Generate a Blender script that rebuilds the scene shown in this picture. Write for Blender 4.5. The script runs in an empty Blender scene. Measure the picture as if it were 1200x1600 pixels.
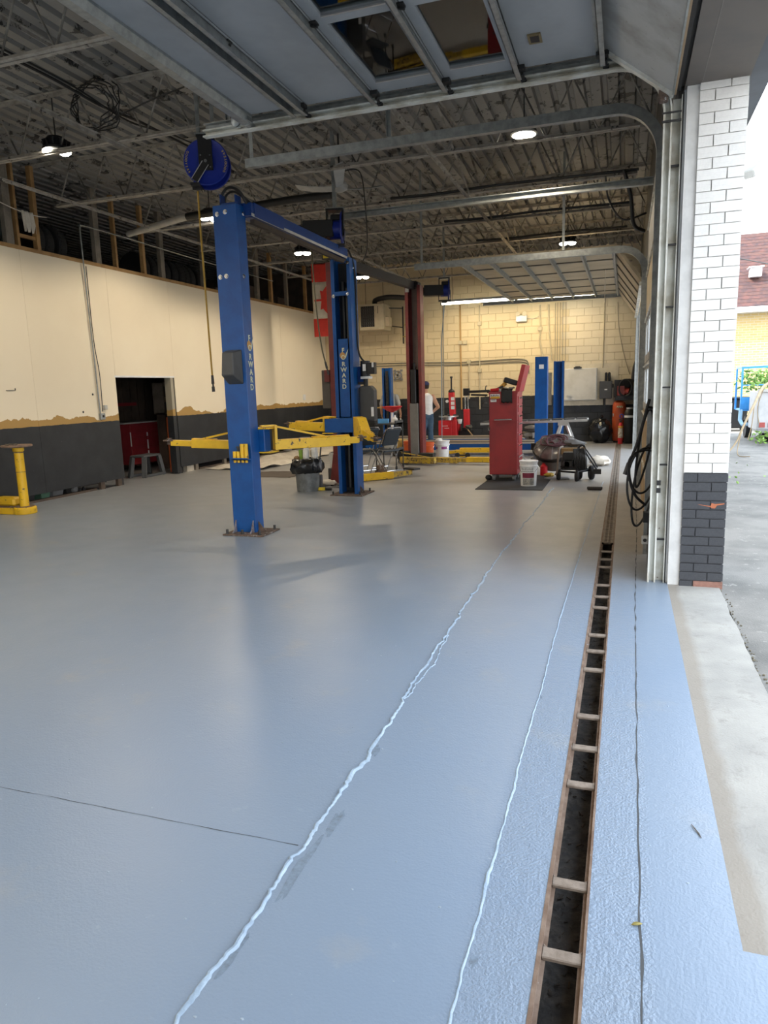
import bpy, math, random
from mathutils import Vector, Matrix, noise
import numpy as np
PI = math.pi
rnd = random.Random(7)
SC = bpy.context.scene
COL = SC.collection

# ---------------------------------------------------------------- camera
cam_d = bpy.data.cameras.new('camera')
cam_d.sensor_fit = 'VERTICAL'; cam_d.sensor_height = 36.0; cam_d.sensor_width = 27.0
cam_d.lens = 1101.34 / 1600 * 36.0
cam_d.clip_start = 0.05; cam_d.clip_end = 300
cam = bpy.data.objects.new('camera', cam_d); COL.objects.link(cam)
def cam_matrix(yaw, pitch, roll, loc):
    f = Vector((-math.sin(yaw)*math.cos(pitch), math.cos(yaw)*math.cos(pitch), -math.sin(pitch)))
    r = Vector((math.cos(yaw), math.sin(yaw), 0)); d = f.cross(r)
    r2 = r*math.cos(roll) + d*math.sin(roll); d2 = d*math.cos(roll) - r*math.sin(roll)
    m = Matrix((r2, -d2, -f)).transposed().to_4x4(); m.translation = loc
    return m
cam.matrix_world = cam_matrix(math.radians(18.92322), math.radians(9.8767), math.radians(1.72355), Vector((0, 0, 1.6)))
SC.camera = cam

# ---------------------------------------------------------------- light, exposure
SC.view_settings.view_transform = 'Standard'; SC.view_settings.look = 'None'
SC.view_settings.gamma = 1.0; SC.view_settings.exposure = 0.12
SC.view_settings.use_curve_mapping = False
SKY = 4.6
w = bpy.data.worlds.new('sky'); SC.world = w; w.use_nodes = True
nt = w.node_tree; bg = nt.nodes['Background']
tc = nt.nodes.new('ShaderNodeTexCoord'); sx = nt.nodes.new('ShaderNodeSeparateXYZ')
rp = nt.nodes.new('ShaderNodeValToRGB')
nt.links.new(tc.outputs['Generated'], sx.inputs[0]); nt.links.new(sx.outputs['Z'], rp.inputs[0])
e = rp.color_ramp.elements
e[0].position = 0.0; e[0].color = (1.0, 0.985, 0.96, 1); e[1].position = 0.7; e[1].color = (0.72, 0.85, 1.0, 1)
nt.links.new(rp.outputs[0], bg.inputs['Color']); bg.inputs['Strength'].default_value = SKY
sun_d = bpy.data.lights.new('sun', 'SUN'); sun_d.energy = 7.0; sun_d.angle = 0.009; sun_d.color = (1, 0.94, 0.84)
sun = bpy.data.objects.new('sun', sun_d); COL.objects.link(sun)
sun.rotation_euler = Vector((0.62, 0.42, -0.85)).to_track_quat('-Z', 'Y').to_euler()
LAMP = 1.0        # strength of the seen and added lamps
SC.cycles.use_denoising = True
SC.cycles.max_bounces = 8; SC.cycles.diffuse_bounces = 5; SC.cycles.glossy_bounces = 4
SC.cycles.transparent_max_bounces = 8; SC.cycles.sample_clamp_indirect = 6.0

# ---------------------------------------------------------------- materials
MATS = {}
def nodes(name):
    m = bpy.data.materials.new(name); m.use_nodes = True
    t = m.node_tree; return m, t, t.nodes['Principled BSDF']
def N(t, typ, **kw):
    n = t.nodes.new(typ)
    for k, v in kw.items():
        if k in n.inputs: n.inputs[k].default_value = v
        else: setattr(n, k, v)
    return n
def noise_fac(t, scale, detail=4, lo=0.4, hi=0.6, vec=None, rough=0.6):
    n = N(t, 'ShaderNodeTexNoise', Scale=scale, Detail=detail, Roughness=rough)
    if vec: t.links.new(vec, n.inputs['Vector'])
    r = N(t, 'ShaderNodeMapRange'); r.inputs['From Min'].default_value = lo; r.inputs['From Max'].default_value = hi
    t.links.new(n.outputs['Fac'], r.inputs['Value'])
    return r.outputs[0]
def mixc(t, fac, a, b):
    n = t.nodes.new('ShaderNodeMix'); n.data_type = 'RGBA'
    for sock, v in ((n.inputs[0], fac), (n.inputs[6], a), (n.inputs[7], b)):
        if hasattr(v, 'is_output'): t.links.new(v, sock)
        else: sock.default_value = (*v, 1) if isinstance(v, tuple) and len(v) == 3 else v
    return n.outputs[2]
def math_n(t, op, a, b=None):
    n = t.nodes.new('ShaderNodeMath'); n.operation = op
    for i, v in enumerate((a, b)):
        if v is None: continue
        if hasattr(v, 'is_output'): t.links.new(v, n.inputs[i])
        else: n.inputs[i].default_value = v
    return n.outputs[0]
def pos(t): return t.nodes.new('ShaderNodeNewGeometry').outputs['Position']
def mat(name, c, rough=0.5, metal=0.0, c2=None, scale=6.0, lo=0.42, hi=0.62, chip=None, chip_at=0.66, chip_scale=25.0, bump=0.0, bscale=60.0, emit=0.0, spec=0.5, coat=0.0):
    """Base colour with a soft second tone, optional chips/rust patches, fine relief."""
    if name in MATS: return MATS[name]
    m, t, b = nodes(name)
    vec = t.nodes.new('ShaderNodeTexCoord').outputs['Object']
    col = c
    c2 = c2 or tuple(x*0.86 for x in c)
    col = mixc(t, noise_fac(t, scale, 4, lo, hi, vec), c, c2)
    if chip:
        col = mixc(t, noise_fac(t, chip_scale, 5, chip_at, chip_at+0.03, vec, 0.7), col, chip)
    t.links.new(col, b.inputs['Base Color'])
    b.inputs['Roughness'].default_value = rough; b.inputs['Metallic'].default_value = metal
    b.inputs['Specular IOR Level'].default_value = spec; b.inputs['Coat Weight'].default_value = coat
    if bump:
        n = N(t, 'ShaderNodeTexNoise', Scale=bscale, Detail=3); t.links.new(vec, n.inputs['Vector'])
        bp = N(t, 'ShaderNodeBump', Strength=bump, Distance=0.01); t.links.new(n.outputs['Fac'], bp.inputs['Height'])
        t.links.new(bp.outputs[0], b.inputs['Normal'])
    if emit:
        b.inputs['Emission Color'].default_value = (*c, 1); b.inputs['Emission Strength'].default_value = emit
    MATS[name] = m
    return m
blue = mat('blue_paint', (0.003, 0.076, 0.295), 0.36, c2=(0.003, 0.062, 0.245), chip=(0.10, 0.18, 0.38), chip_at=0.77, chip_scale=45, spec=0.4)
blue_dk = mat('blue_frame_paint', (0.004, 0.045, 0.22), 0.45, spec=0.4)
yellow = mat('yellow_paint', (0.80, 0.50, 0.02), 0.45, c2=(0.72, 0.43, 0.02), chip=(0.07, 0.05, 0.03), chip_at=0.615, chip_scale=16)
red_dk = mat('dark_red_paint', (0.19, 0.030, 0.028), 0.5, c2=(0.14, 0.025, 0.025), chip=(0.30, 0.19, 0.13), chip_at=0.68, chip_scale=22)
red_cab = mat('cabinet_red_paint', (0.36, 0.032, 0.036), 0.42, c2=(0.27, 0.028, 0.035), scale=2.5, chip=(0.16, 0.05, 0.05), chip_at=0.7)
red = mat('bright_red_paint', (0.62, 0.022, 0.03), 0.4)
galv = mat('galvanised_steel', (0.40, 0.42, 0.42), 0.42, 0.75, c2=(0.28, 0.30, 0.30), scale=14, lo=0.35, hi=0.65)
galv_dirty = mat('dirty_galvanised_steel', (0.66, 0.67, 0.63), 0.5, 0.15, c2=(0.46, 0.44, 0.37), scale=5, chip=(0.12, 0.09, 0.06), chip_at=0.66, chip_scale=9)
alu = mat('aluminium', (0.62, 0.63, 0.64), 0.35, 0.85)
chrome = mat('chrome', (0.75, 0.76, 0.78), 0.15, 1.0)
steel_dk = mat('dark_steel', (0.05, 0.05, 0.05), 0.5, 0.5, chip=(0.14, 0.08, 0.05), chip_at=0.64)
black = mat('black_plastic', (0.012, 0.012, 0.013), 0.45)
black_m = mat('black_metal', (0.018, 0.018, 0.02), 0.4, 0.3)
rubber = mat('black_rubber', (0.018, 0.018, 0.019), 0.75, bump=0.2)
rust = mat('rusty_steel', (0.155, 0.105, 0.08), 0.85, 0.1, c2=(0.085, 0.062, 0.05), scale=14, chip=(0.30, 0.29, 0.29), chip_at=0.58, bump=0.4)
brown_bar = mat('worn_wood_bar', (0.26, 0.21, 0.17), 0.8, c2=(0.18, 0.14, 0.11), scale=20, bump=0.3)
wood = mat('pine_wood', (0.42, 0.25, 0.10), 0.7, c2=(0.32, 0.18, 0.07), scale=5)
wood_gray = mat('weathered_wood', (0.24, 0.21, 0.17), 0.8, c2=(0.17, 0.145, 0.115), scale=5)
wood_dk = mat('dark_panel_wood', (0.10, 0.072, 0.055), 0.75, c2=(0.065, 0.048, 0.038), scale=3)
tan = mat('tan_hardboard', (0.36, 0.26, 0.14), 0.75, c2=(0.26, 0.18, 0.10), scale=3)
joist_m = mat('joist_paint', (0.37, 0.345, 0.305), 0.7, c2=(0.25, 0.23, 0.20), scale=9, chip=(0.05, 0.045, 0.04), chip_at=0.6, chip_scale=7)
rod_m = mat('joist_rod_paint', (0.30, 0.28, 0.25), 0.7, c2=(0.06, 0.055, 0.05), scale=3)
white_p = mat('white_plastic', (0.78, 0.79, 0.80), 0.4)
white_m = mat('white_trim_metal', (0.80, 0.82, 0.84), 0.4, 0.0, c2=(0.70, 0.72, 0.75), scale=3)
cream_m = mat('cream_metal', (0.52, 0.45, 0.31), 0.5)
paper = mat('white_paper', (0.80, 0.79, 0.76), 0.8)
cloth_w = mat('drop_sheet', (0.70, 0.65, 0.56), 0.85, c2=(0.58, 0.52, 0.44))
orange = mat('orange_paint', (0.72, 0.13, 0.03), 0.45)
orange_dk = mat('tank_orange_paint', (0.45, 0.075, 0.02), 0.5)
gold = mat('gold_paint', (0.42, 0.29, 0.07), 0.5)
grey_p = mat('grey_paint', (0.22, 0.225, 0.23), 0.5)
grey_dk = mat('dark_grey_plastic', (0.055, 0.057, 0.06), 0.45)
grey_lt = mat('light_grey_paint', (0.50, 0.50, 0.48), 0.6)
can_m = mat('grey_galvanised_can', (0.22, 0.235, 0.24), 0.5, 0.5, c2=(0.15, 0.16, 0.165), scale=9)
bag_m = mat('black_bin_bag', (0.010, 0.011, 0.013), 0.2, bump=0.7, bscale=26)
skin = mat('skin', (0.52, 0.29, 0.19), 0.6, c2=(0.46, 0.25, 0.16))
yellow_p = mat('yellow_plastic', (0.80, 0.58, 0.03), 0.4)
gold_hose = mat('yellow_hose', (0.48, 0.28, 0.03), 0.5)
hose_blue = mat('pale_blue_hose', (0.20, 0.27, 0.34), 0.5)
reel_blue = mat('reel_blue_paint', (0.010, 0.03, 0.30), 0.35)
mat_rub = mat('dark_floor_mat', (0.035, 0.036, 0.038), 0.8, bump=0.5, bscale=80)
brown_mat = mat('brown_cardboard_mat', (0.11, 0.09, 0.075), 0.85)
def lamp_mat(name, c, s):
    m, t, b = nodes(name)
    b.inputs['Base Color'].default_value = (0.8, 0.8, 0.8, 1)
    b.inputs['Emission Color'].default_value = (*c, 1); b.inputs['Emission Strength'].default_value = s
    return m
glow = lamp_mat('lamp_glow', (1, 0.93, 0.80), 40 * LAMP)
tube_glow = lamp_mat('tube_glow', (1, 0.92, 0.72), 22 * LAMP)
def glass_mat(name, tint, refl_rough=0.02):
    m, t, b = nodes(name)
    t.nodes.remove(b); out = t.nodes['Material Output']
    fr = N(t, 'ShaderNodeFresnel', IOR=1.6); tr = t.nodes.new('ShaderNodeBsdfTransparent'); gl = N(t, 'ShaderNodeBsdfGlossy', Roughness=refl_rough)
    tr.inputs['Color'].default_value = (*tint, 1); mx = t.nodes.new('ShaderNodeMixShader')
    t.links.new(fr.outputs[0], mx.inputs[0]); t.links.new(tr.outputs[0], mx.inputs[1]); t.links.new(gl.outputs[0], mx.inputs[2])
    t.links.new(mx.outputs[0], out.inputs[0])
    return m
glass = glass_mat('window_glass', (0.82, 0.86, 0.86))
def frosted(name):
    m, t, b = nodes(name); out = t.nodes['Material Output']
    tr = t.nodes.new('ShaderNodeBsdfTranslucent'); tr.inputs['Color'].default_value = (0.9, 0.93, 0.95, 1); mx = N(t, 'ShaderNodeMixShader'); mx.inputs[0].default_value = 0.25
    b.inputs['Base Color'].default_value = (0.8, 0.83, 0.85, 1); b.inputs['Roughness'].default_value = 0.5
    t.links.new(tr.outputs[0], mx.inputs[1]); t.links.new(b.outputs[0], mx.inputs[2]); t.links.new(mx.outputs[0], out.inputs[0])
    return m
pane_frost = frosted('ribbed_pane')

def floor_material():
    m, t, b = nodes('painted_concrete_floor')
    p = pos(t); s = t.nodes.new('ShaderNodeSeparateXYZ'); t.links.new(p, s.inputs[0])
    base = mixc(t, noise_fac(t, 0.55, 3, 0.35, 0.65, p), (0.215, 0.282, 0.382), (0.230, 0.288, 0.370))
    base = mixc(t, math_n(t, 'MULTIPLY', noise_fac(t, 2.2, 5, 0.60, 0.72, p), 0.35), base, (0.33, 0.33, 0.32))     # worn, dusty patches
    base = mixc(t, math_n(t, 'MULTIPLY', noise_fac(t, 9, 6, 0.62, 0.72, p, 0.75), 0.25), base, (0.36, 0.41, 0.47))
    base = mixc(t, noise_fac(t, 60, 2, 0.79, 0.81, p), base, (0.52, 0.60, 0.68))                                  # paint flecks
    base = mixc(t, noise_fac(t, 45, 2, 0.80, 0.82, p), base, (0.12, 0.12, 0.12))
    # brown traffic dirt between the drain and the closed door, warm wall and lamp reflection put into the colour deeper in
    mr = N(t, 'ShaderNodeMapRange'); mr.inputs['From Min'].default_value = 5.6; mr.inputs['From Max'].default_value = 7.2; t.links.new(s.outputs['Y'], mr.inputs['Value'])
    mr2 = N(t, 'ShaderNodeMapRange'); mr2.inputs['From Min'].default_value = -1.6; mr2.inputs['From Max'].default_value = 0.05; t.links.new(s.outputs['X'], mr2.inputs['Value'])
    dirt = math_n(t, 'MULTIPLY', math_n(t, 'MULTIPLY', mr.outputs[0], mr2.outputs[0]), 0.9)
    mr4 = N(t, 'ShaderNodeMapRange'); mr4.inputs['From Min'].default_value = 14.6; mr4.inputs['From Max'].default_value = 13.2; t.links.new(s.outputs['Y'], mr4.inputs['Value'])
    dirt = math_n(t, 'MULTIPLY', dirt, mr4.outputs[0])
    base = mixc(t, dirt, base, mixc(t, noise_fac(t, 5, 5, 0.3, 0.7, p), (0.25, 0.21, 0.165), (0.15, 0.12, 0.09)))
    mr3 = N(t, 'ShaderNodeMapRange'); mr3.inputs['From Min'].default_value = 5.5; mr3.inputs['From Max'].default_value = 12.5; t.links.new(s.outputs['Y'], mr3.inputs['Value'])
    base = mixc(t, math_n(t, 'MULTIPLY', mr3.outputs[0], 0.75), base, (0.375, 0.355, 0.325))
    t.links.new(base, b.inputs['Base Color'])
    rr = N(t, 'ShaderNodeMapRange'); rr.inputs['To Min'].default_value = 0.24; rr.inputs['To Max'].default_value = 0.42
    n = N(t, 'ShaderNodeTexNoise', Scale=3.0, Detail=4); t.links.new(p, n.inputs['Vector']); t.links.new(n.outputs['Fac'], rr.inputs['Value'])
    t.links.new(rr.outputs[0], b.inputs['Roughness'])
    # coarse roller texture on the strip along the drain, fine elsewhere
    st = N(t, 'ShaderNodeMapRange'); st.inputs['From Min'].default_value = -0.42; st.inputs['From Max'].default_value = -0.37; st.inputs['To Min'].default_value = 0.20; st.inputs['To Max'].default_value = 0.75
    t.links.new(s.outputs['X'], st.inputs['Value'])
    s2 = N(t, 'ShaderNodeMapRange'); s2.inputs['From Min'].default_value = 0.10; s2.inputs['From Max'].default_value = 0.13; s2.inputs['To Min'].default_value = 1.0; s2.inputs['To Max'].default_value = 0.3; t.links.new(s.outputs['X'], s2.inputs['Value'])
    n2 = N(t, 'ShaderNodeTexNoise', Scale=105, Detail=3); t.links.new(p, n2.inputs['Vector'])
    n3 = N(t, 'ShaderNodeTexNoise', Scale=26, Detail=3); t.links.new(p, n3.inputs['Vector'])
    h = math_n(t, 'ADD', n2.outputs['Fac'], math_n(t, 'MULTIPLY', n3.outputs['Fac'], 0.9))
    bp = N(t, 'ShaderNodeBump', Distance=0.006); t.links.new(h, bp.inputs['Height']); t.links.new(math_n(t, 'MULTIPLY', st.outputs[0], s2.outputs[0]), bp.inputs['Strength'])
    t.links.new(bp.outputs[0], b.inputs['Normal'])
    return m
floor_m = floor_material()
ridge_m = mat('painted_crack_filler', (0.32, 0.41, 0.51), 0.5, c2=(0.24, 0.32, 0.42), scale=12, bump=0.4)
crack_m = mat('dark_crack', (0.07, 0.075, 0.08), 0.9)
concrete_old = mat('bare_concrete', (0.39, 0.37, 0.335), 0.85, c2=(0.31, 0.295, 0.27), scale=2.2, chip=(0.24, 0.22, 0.20), chip_at=0.62, chip_scale=6, bump=0.3, bscale=90)
def apron_material():
    m, t, b = nodes('stained_bare_concrete')
    p = pos(t); s = t.nodes.new('ShaderNodeSeparateXYZ'); t.links.new(p, s.inputs[0])
    c = mixc(t, noise_fac(t, 2.2, 5, 0.38, 0.62, p), (0.37, 0.355, 0.325), (0.29, 0.28, 0.26))
    c = mixc(t, math_n(t, 'MULTIPLY', noise_fac(t, 7, 6, 0.55, 0.68, p, 0.75), 0.6), c, (0.22, 0.205, 0.185))
    n = N(t, 'ShaderNodeTexNoise', Scale=3.5, Detail=5); t.links.new(p, n.inputs['Vector'])
    x2 = math_n(t, 'ADD', s.outputs['X'], math_n(t, 'MULTIPLY', n.outputs['Fac'], 0.10))
    mr = N(t, 'ShaderNodeMapRange'); mr.inputs['From Min'].default_value = 0.50; mr.inputs['From Max'].default_value = 0.46; t.links.new(x2, mr.inputs['Value'])
    c = mixc(t, math_n(t, 'MULTIPLY', mr.outputs[0], 0.7), c, (0.25, 0.215, 0.175))          # dirt along the edge of the floor paint
    t.links.new(c, b.inputs['Base Color']); b.inputs['Roughness'].default_value = 0.85
    n2 = N(t, 'ShaderNodeTexNoise', Scale=90, Detail=4); t.links.new(p, n2.inputs['Vector'])
    bp = N(t, 'ShaderNodeBump', Strength=0.35, Distance=0.006); t.links.new(n2.outputs['Fac'], bp.inputs['Height']); t.links.new(bp.outputs[0], b.inputs['Normal'])
    return m
concrete = apron_material()
asphalt = mat('old_asphalt', (0.225, 0.213, 0.195), 0.9, c2=(0.14, 0.135, 0.125), scale=1.2, chip=(0.29, 0.275, 0.25), chip_at=0.62, chip_scale=10, bump=0.5, bscale=80)

def banded_wall(name, black_top, ochre_top, cream, cream2):
    """Black painted dado, an uneven ochre strip of old paint, cream above."""
    m, t, b = nodes(name)
    p = pos(t); s = t.nodes.new('ShaderNodeSeparateXYZ'); t.links.new(p, s.inputs[0])
    z = s.outputs['Z']
    top = mixc(t, noise_fac(t, 0.8, 3, 0.35, 0.65, p), cream, cream2)
    blk = mixc(t, noise_fac(t, 3, 5, 0.4, 0.65, p), (0.013, 0.0155, 0.020), (0.021, 0.024, 0.029))
    blk = mixc(t, noise_fac(t, 28, 4, 0.73, 0.75, p), blk, (0.22, 0.23, 0.25))
    if ochre_top:
        n = N(t, 'ShaderNodeTexNoise', Scale=0.9, Detail=6, Roughness=0.65); t.links.new(p, n.inputs['Vector'])
        edge = math_n(t, 'ADD', math_n(t, 'MULTIPLY', n.outputs['Fac'], 0.62), ochre_top - 0.31)
        col = mixc(t, math_n(t, 'GREATER_THAN', z, edge), (0.40, 0.245, 0.075), top)
    else:
        col = top
    n2 = N(t, 'ShaderNodeTexNoise', Scale=7, Detail=3); t.links.new(p, n2.inputs['Vector'])
    e2 = math_n(t, 'ADD', math_n(t, 'MULTIPLY', n2.outputs['Fac'], 0.03), black_top - 0.015)
    col = mixc(t, math_n(t, 'GREATER_THAN', z, e2), blk, col)
    t.links.new(col, b.inputs['Base Color']); b.inputs['Roughness'].default_value = 0.6
    n3 = N(t, 'ShaderNodeTexNoise', Scale=50, Detail=3); t.links.new(p, n3.inputs['Vector'])
    bp = N(t, 'ShaderNodeBump', Strength=0.15, Distance=0.005); t.links.new(n3.outputs['Fac'], bp.inputs['Height']); t.links.new(bp.outputs[0], b.inputs['Normal'])
    return m
wall_l_m = banded_wall('left_wall_paint', 1.185, 1.285, (0.84, 0.755, 0.59), (0.81, 0.72, 0.555))
wall_b_m = banded_wall('back_wall_paint', 1.30, None, (0.66, 0.55, 0.35), (0.60, 0.50, 0.32))
wall_b2_m = banded_wall('back_wall_low_band_paint', 1.0, None, (0.66, 0.58, 0.43), (0.60, 0.53, 0.39))
mortar_m = mat('grey_mortar', (0.34, 0.32, 0.29), 0.9)
brick_w = mat('white_painted_brick', (0.80, 0.79, 0.765), 0.55, c2=(0.75, 0.74, 0.72), bump=0.25, bscale=120)
brick_k = mat('charcoal_painted_brick', (0.040, 0.043, 0.052), 0.6, c2=(0.055, 0.058, 0.066), scale=9, chip=(0.13, 0.13, 0.14), chip_at=0.72, bump=0.3, bscale=120)
brick_r = mat('bare_red_brick', (0.33, 0.17, 0.13), 0.85, c2=(0.25, 0.13, 0.10), bump=0.4)
def deck_material():
    m, t, b = nodes('peeling_deck_paint')
    p = pos(t)
    c = mixc(t, noise_fac(t, 0.9, 4, 0.35, 0.65, p), (0.245, 0.24, 0.228), (0.18, 0.177, 0.170))
    c = mixc(t, noise_fac(t, 4.0, 6, 0.565, 0.585, p, 0.72), c, (0.028, 0.027, 0.026))
    t.links.new(c, b.inputs['Base Color']); b.inputs['Roughness'].default_value = 0.6
    return m
deck_m = deck_material()
door_panel = mat('pale_door_panel', (0.33, 0.345, 0.36), 0.55, c2=(0.285, 0.30, 0.31), scale=2)
door_panel_old = mat('stained_door_panel', (0.40, 0.40, 0.385), 0.65, c2=(0.29, 0.28, 0.26), scale=3, chip=(0.20, 0.18, 0.16), chip_at=0.66)
door_tan = mat('tan_door_panel', (0.50, 0.42, 0.29), 0.6, c2=(0.42, 0.35, 0.24), scale=2)
soffit_m = mat('brown_grey_soffit', (0.135, 0.115, 0.10), 0.55, c2=(0.115, 0.10, 0.09), scale=3)
fascia_m = mat('sky_tinted_grey_fascia', (0.06, 0.075, 0.10), 0.5)  # blue of the sky light put into the base colour

# ---------------------------------------------------------------- mesh builder
class MB:
    def __init__(s): s.v = []; s.f = []
    def add(s, vs, fs):
        o = len(s.v); s.v += [tuple(map(float, v)) for v in vs]; s.f += [tuple(i+o for i in f) for f in fs]; return s
    def box(s, a, b):
        x0, y0, z0 = (min(a[i], b[i]) for i in range(3)); x1, y1, z1 = (max(a[i], b[i]) for i in range(3))
        return s.add([(x0,y0,z0),(x1,y0,z0),(x1,y1,z0),(x0,y1,z0),(x0,y0,z1),(x1,y0,z1),(x1,y1,z1),(x0,y1,z1)],
                     [(0,3,2,1),(4,5,6,7),(0,1,5,4),(1,2,6,5),(2,3,7,6),(3,0,4,7)])
    def cb(s, c, d): return s.box([c[i]-d[i]/2 for i in range(3)], [c[i]+d[i]/2 for i in range(3)])
    def beam(s, p, q, w, h, up=(0, 0, 1)):
        """Rectangular bar from p to q, w wide (sideways), h high (along up)."""
        p = Vector(p); q = Vector(q); d = (q-p).normalized(); u = Vector(up)
        if abs(d.dot(u)) > 0.98: u = Vector((0, 1, 0)) if abs(d.y) < 0.9 else Vector((1, 0, 0))
        sd = d.cross(u).normalized()*w/2; u = sd.cross(d).normalized()*h/2
        r = [p-sd-u, p+sd-u, p+sd+u, p-sd+u, q-sd-u, q+sd-u, q+sd+u, q-sd+u]
        return s.add(r, [(0,1,2,3),(7,6,5,4),(0,4,5,1),(1,5,6,2),(2,6,7,3),(3,7,4,0)])
    def cyl(s, p, q, r0, r1=None, n=16, cap=True):
        r1 = r0 if r1 is None else r1
        p = Vector(p); q = Vector(q); d = (q-p).normalized(); a = d.orthogonal().normalized(); b = d.cross(a)
        vs = []
        for c, r in ((p, r0), (q, r1)):
            vs += [c + (a*math.cos(2*PI*i/n) + b*math.sin(2*PI*i/n))*r for i in range(n)]
        fs = [(i, (i+1) % n, n+(i+1) % n, n+i) for i in range(n)]
        if cap: fs += [tuple(range(n))[::-1], tuple(range(n, 2*n))]
        return s.add(vs, fs)
    def tube(s, pts, r, n=8, closed=False):
        pts = [Vector(p) for p in pts]; m = len(pts); rs = r if isinstance(r, (list, tuple)) else [r]*m
        vs = []; a = None
        for i, p in enumerate(pts):
            d = (pts[(i+1) % m if closed else min(i+1, m-1)] - pts[(i-1) % m if closed else max(i-1, 0)]).normalized()
            a = d.orthogonal().normalized() if a is None else (a - d*a.dot(d)).normalized()
            b = d.cross(a)
            vs += [p + (a*math.cos(2*PI*k/n) + b*math.sin(2*PI*k/n))*rs[i] for k in range(n)]
        fs = []
        for i in range(m if closed else m-1):
            j = (i+1) % m
            fs += [(i*n+k, i*n+(k+1) % n, j*n+(k+1) % n, j*n+k) for k in range(n)]
        if not closed: fs += [tuple(range(n))[::-1], tuple((m-1)*n+k for k in range(n))]
        return s.add(vs, fs)
    def lathe(s, prof, c=(0, 0, 0), n=24, axis=(0, 0, 1)):
        """prof: list of (radius, height along axis)."""
        ax = Vector(axis).normalized(); a = ax.orthogonal().normalized(); b = ax.cross(a); c = Vector(c); vs = []
        for r, h in prof: vs += [c + ax*h + (a*math.cos(2*PI*k/n) + b*math.sin(2*PI*k/n))*max(r, 1e-4) for k in range(n)]
        m = len(prof); fs = []
        for i in range(m-1): fs += [(i*n+k, i*n+(k+1) % n, (i+1)*n+(k+1) % n, (i+1)*n+k) for k in range(n)]
        fs += [tuple(range(n))[::-1], tuple((m-1)*n+k for k in range(n))]
        return s.add(vs, fs)
    def prism(s, poly, d, o=(0, 0, 0), u=(1, 0, 0), v=(0, 0, 1)):
        """2D polygon in the (u, v) plane at o, extruded by vector d."""
        o = Vector(o); u = Vector(u); v = Vector(v); d = Vector(d); n = len(poly)
        r = [o + u*x + v*y for x, y in poly]; r += [p + d for p in r]
        return s.add(r, [tuple(range(n))[::-1], tuple(range(n, 2*n))] + [(i, (i+1) % n, n+(i+1) % n, n+i) for i in range(n)])
    def ball(s, c, r, nu=14, nv=8, jig=0.0, seed=0):
        r = (r, r, r) if not isinstance(r, (tuple, list)) else r; c = Vector(c); vs = [c + Vector((0, 0, -r[2]))]
        for j in range(1, nv):
            th = PI*j/nv - PI/2
            for i in range(nu):
                d = Vector((math.cos(th)*math.cos(2*PI*i/nu), math.cos(th)*math.sin(2*PI*i/nu), math.sin(th)))
                k = 1 + jig*noise.noise(d*2.3 + Vector((seed, 0, 0))) + jig*0.5*noise.noise(d*6 + Vector((0, seed, 0)))
                vs.append(c + Vector((d.x*r[0], d.y*r[1], d.z*r[2]))*k)
        vs.append(c + Vector((0, 0, r[2])))
        fs = [(0, 1+(i+1) % nu, 1+i) for i in range(nu)]
        for j in range(nv-2): fs += [(1+j*nu+i, 1+j*nu+(i+1) % nu, 1+(j+1)*nu+(i+1) % nu, 1+(j+1)*nu+i) for i in range(nu)]
        l = len(vs)-1; b0 = 1+(nv-2)*nu
        fs += [(b0+i, b0+(i+1) % nu, l) for i in range(nu)]
        return s.add(vs, fs)
    def torus(s, c, R, r, axis=(0, 0, 1), n=28, m=10):
        ax = Vector(axis).normalized(); a = ax.orthogonal().normalized(); b = ax.cross(a); c = Vector(c)
        return s.tube([c + (a*math.cos(2*PI*i/n) + b*math.sin(2*PI*i/n))*R for i in range(n)], r, m, closed=True)

def world_of(o):
    m = o.matrix_basis.copy()
    while o.parent: o = o.parent; m = o.matrix_basis @ m
    return m
def set_props(o, label=None, cat=None, group=None, kind=None):
    if label: o['label'] = label
    if cat: o['category'] = cat
    if group: o['group'] = group
    if kind: o['kind'] = kind
    return o
def build(name, mb, m, parent=None, label=None, cat=None, group=None, kind=None, smooth=35, bevel=0.0, seg=1, origin=None):
    """One mesh object; vertices are given in world space (or in the frame of a template at the world origin)."""
    vs = np.array(mb.v)
    if parent is not None:
        inv = np.array(world_of(parent).inverted()); vs = vs @ inv[:3, :3].T + inv[:3, 3]
        loc = Vector((0, 0, 0))
    else:
        lo = vs.min(0); hi = vs.max(0)
        loc = Vector(origin) if origin else Vector(((lo[0]+hi[0])/2, (lo[1]+hi[1])/2, lo[2])); vs = vs - np.array(loc)
    me = bpy.data.meshes.new(name); me.from_pydata(vs.tolist(), [], mb.f); me.materials.append(m)
    if smooth:
        me.shade_smooth(); me.set_sharp_from_angle(angle=math.radians(smooth))
    o = bpy.data.objects.new(name, me); COL.objects.link(o); o.location = loc
    if parent is not None: o.parent = parent
    if bevel:
        b = o.modifiers.new('bevel', 'BEVEL'); b.width = bevel; b.segments = seg; b.limit_method = 'ANGLE'
    return set_props(o, label, cat, group, kind)
def thing(name, label, cat, loc=(0, 0, 0), rotz=0.0, group=None, kind=None):
    o = bpy.data.objects.new(name, None); COL.objects.link(o); o.empty_display_size = 0.1
    o.location = loc; o.rotation_euler = (0, 0, rotz)
    return set_props(o, label, cat, group, kind)
def struct(name, loc=(0, 0, 0)): return thing(name, None, None, loc, kind='structure')
def dup(root, loc=None, rotz=None, label=None, group=None):
    def cp(o, par):
        c = o.copy(); COL.objects.link(c)
        if par is not None: c.parent = par
        for ch in list(o.children): cp(ch, c)
        return c
    r = cp(root, None)
    if loc is not None: r.location = loc
    if rotz is not None: r.rotation_euler[2] = rotz
    return set_props(r, label, None, group)
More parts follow.
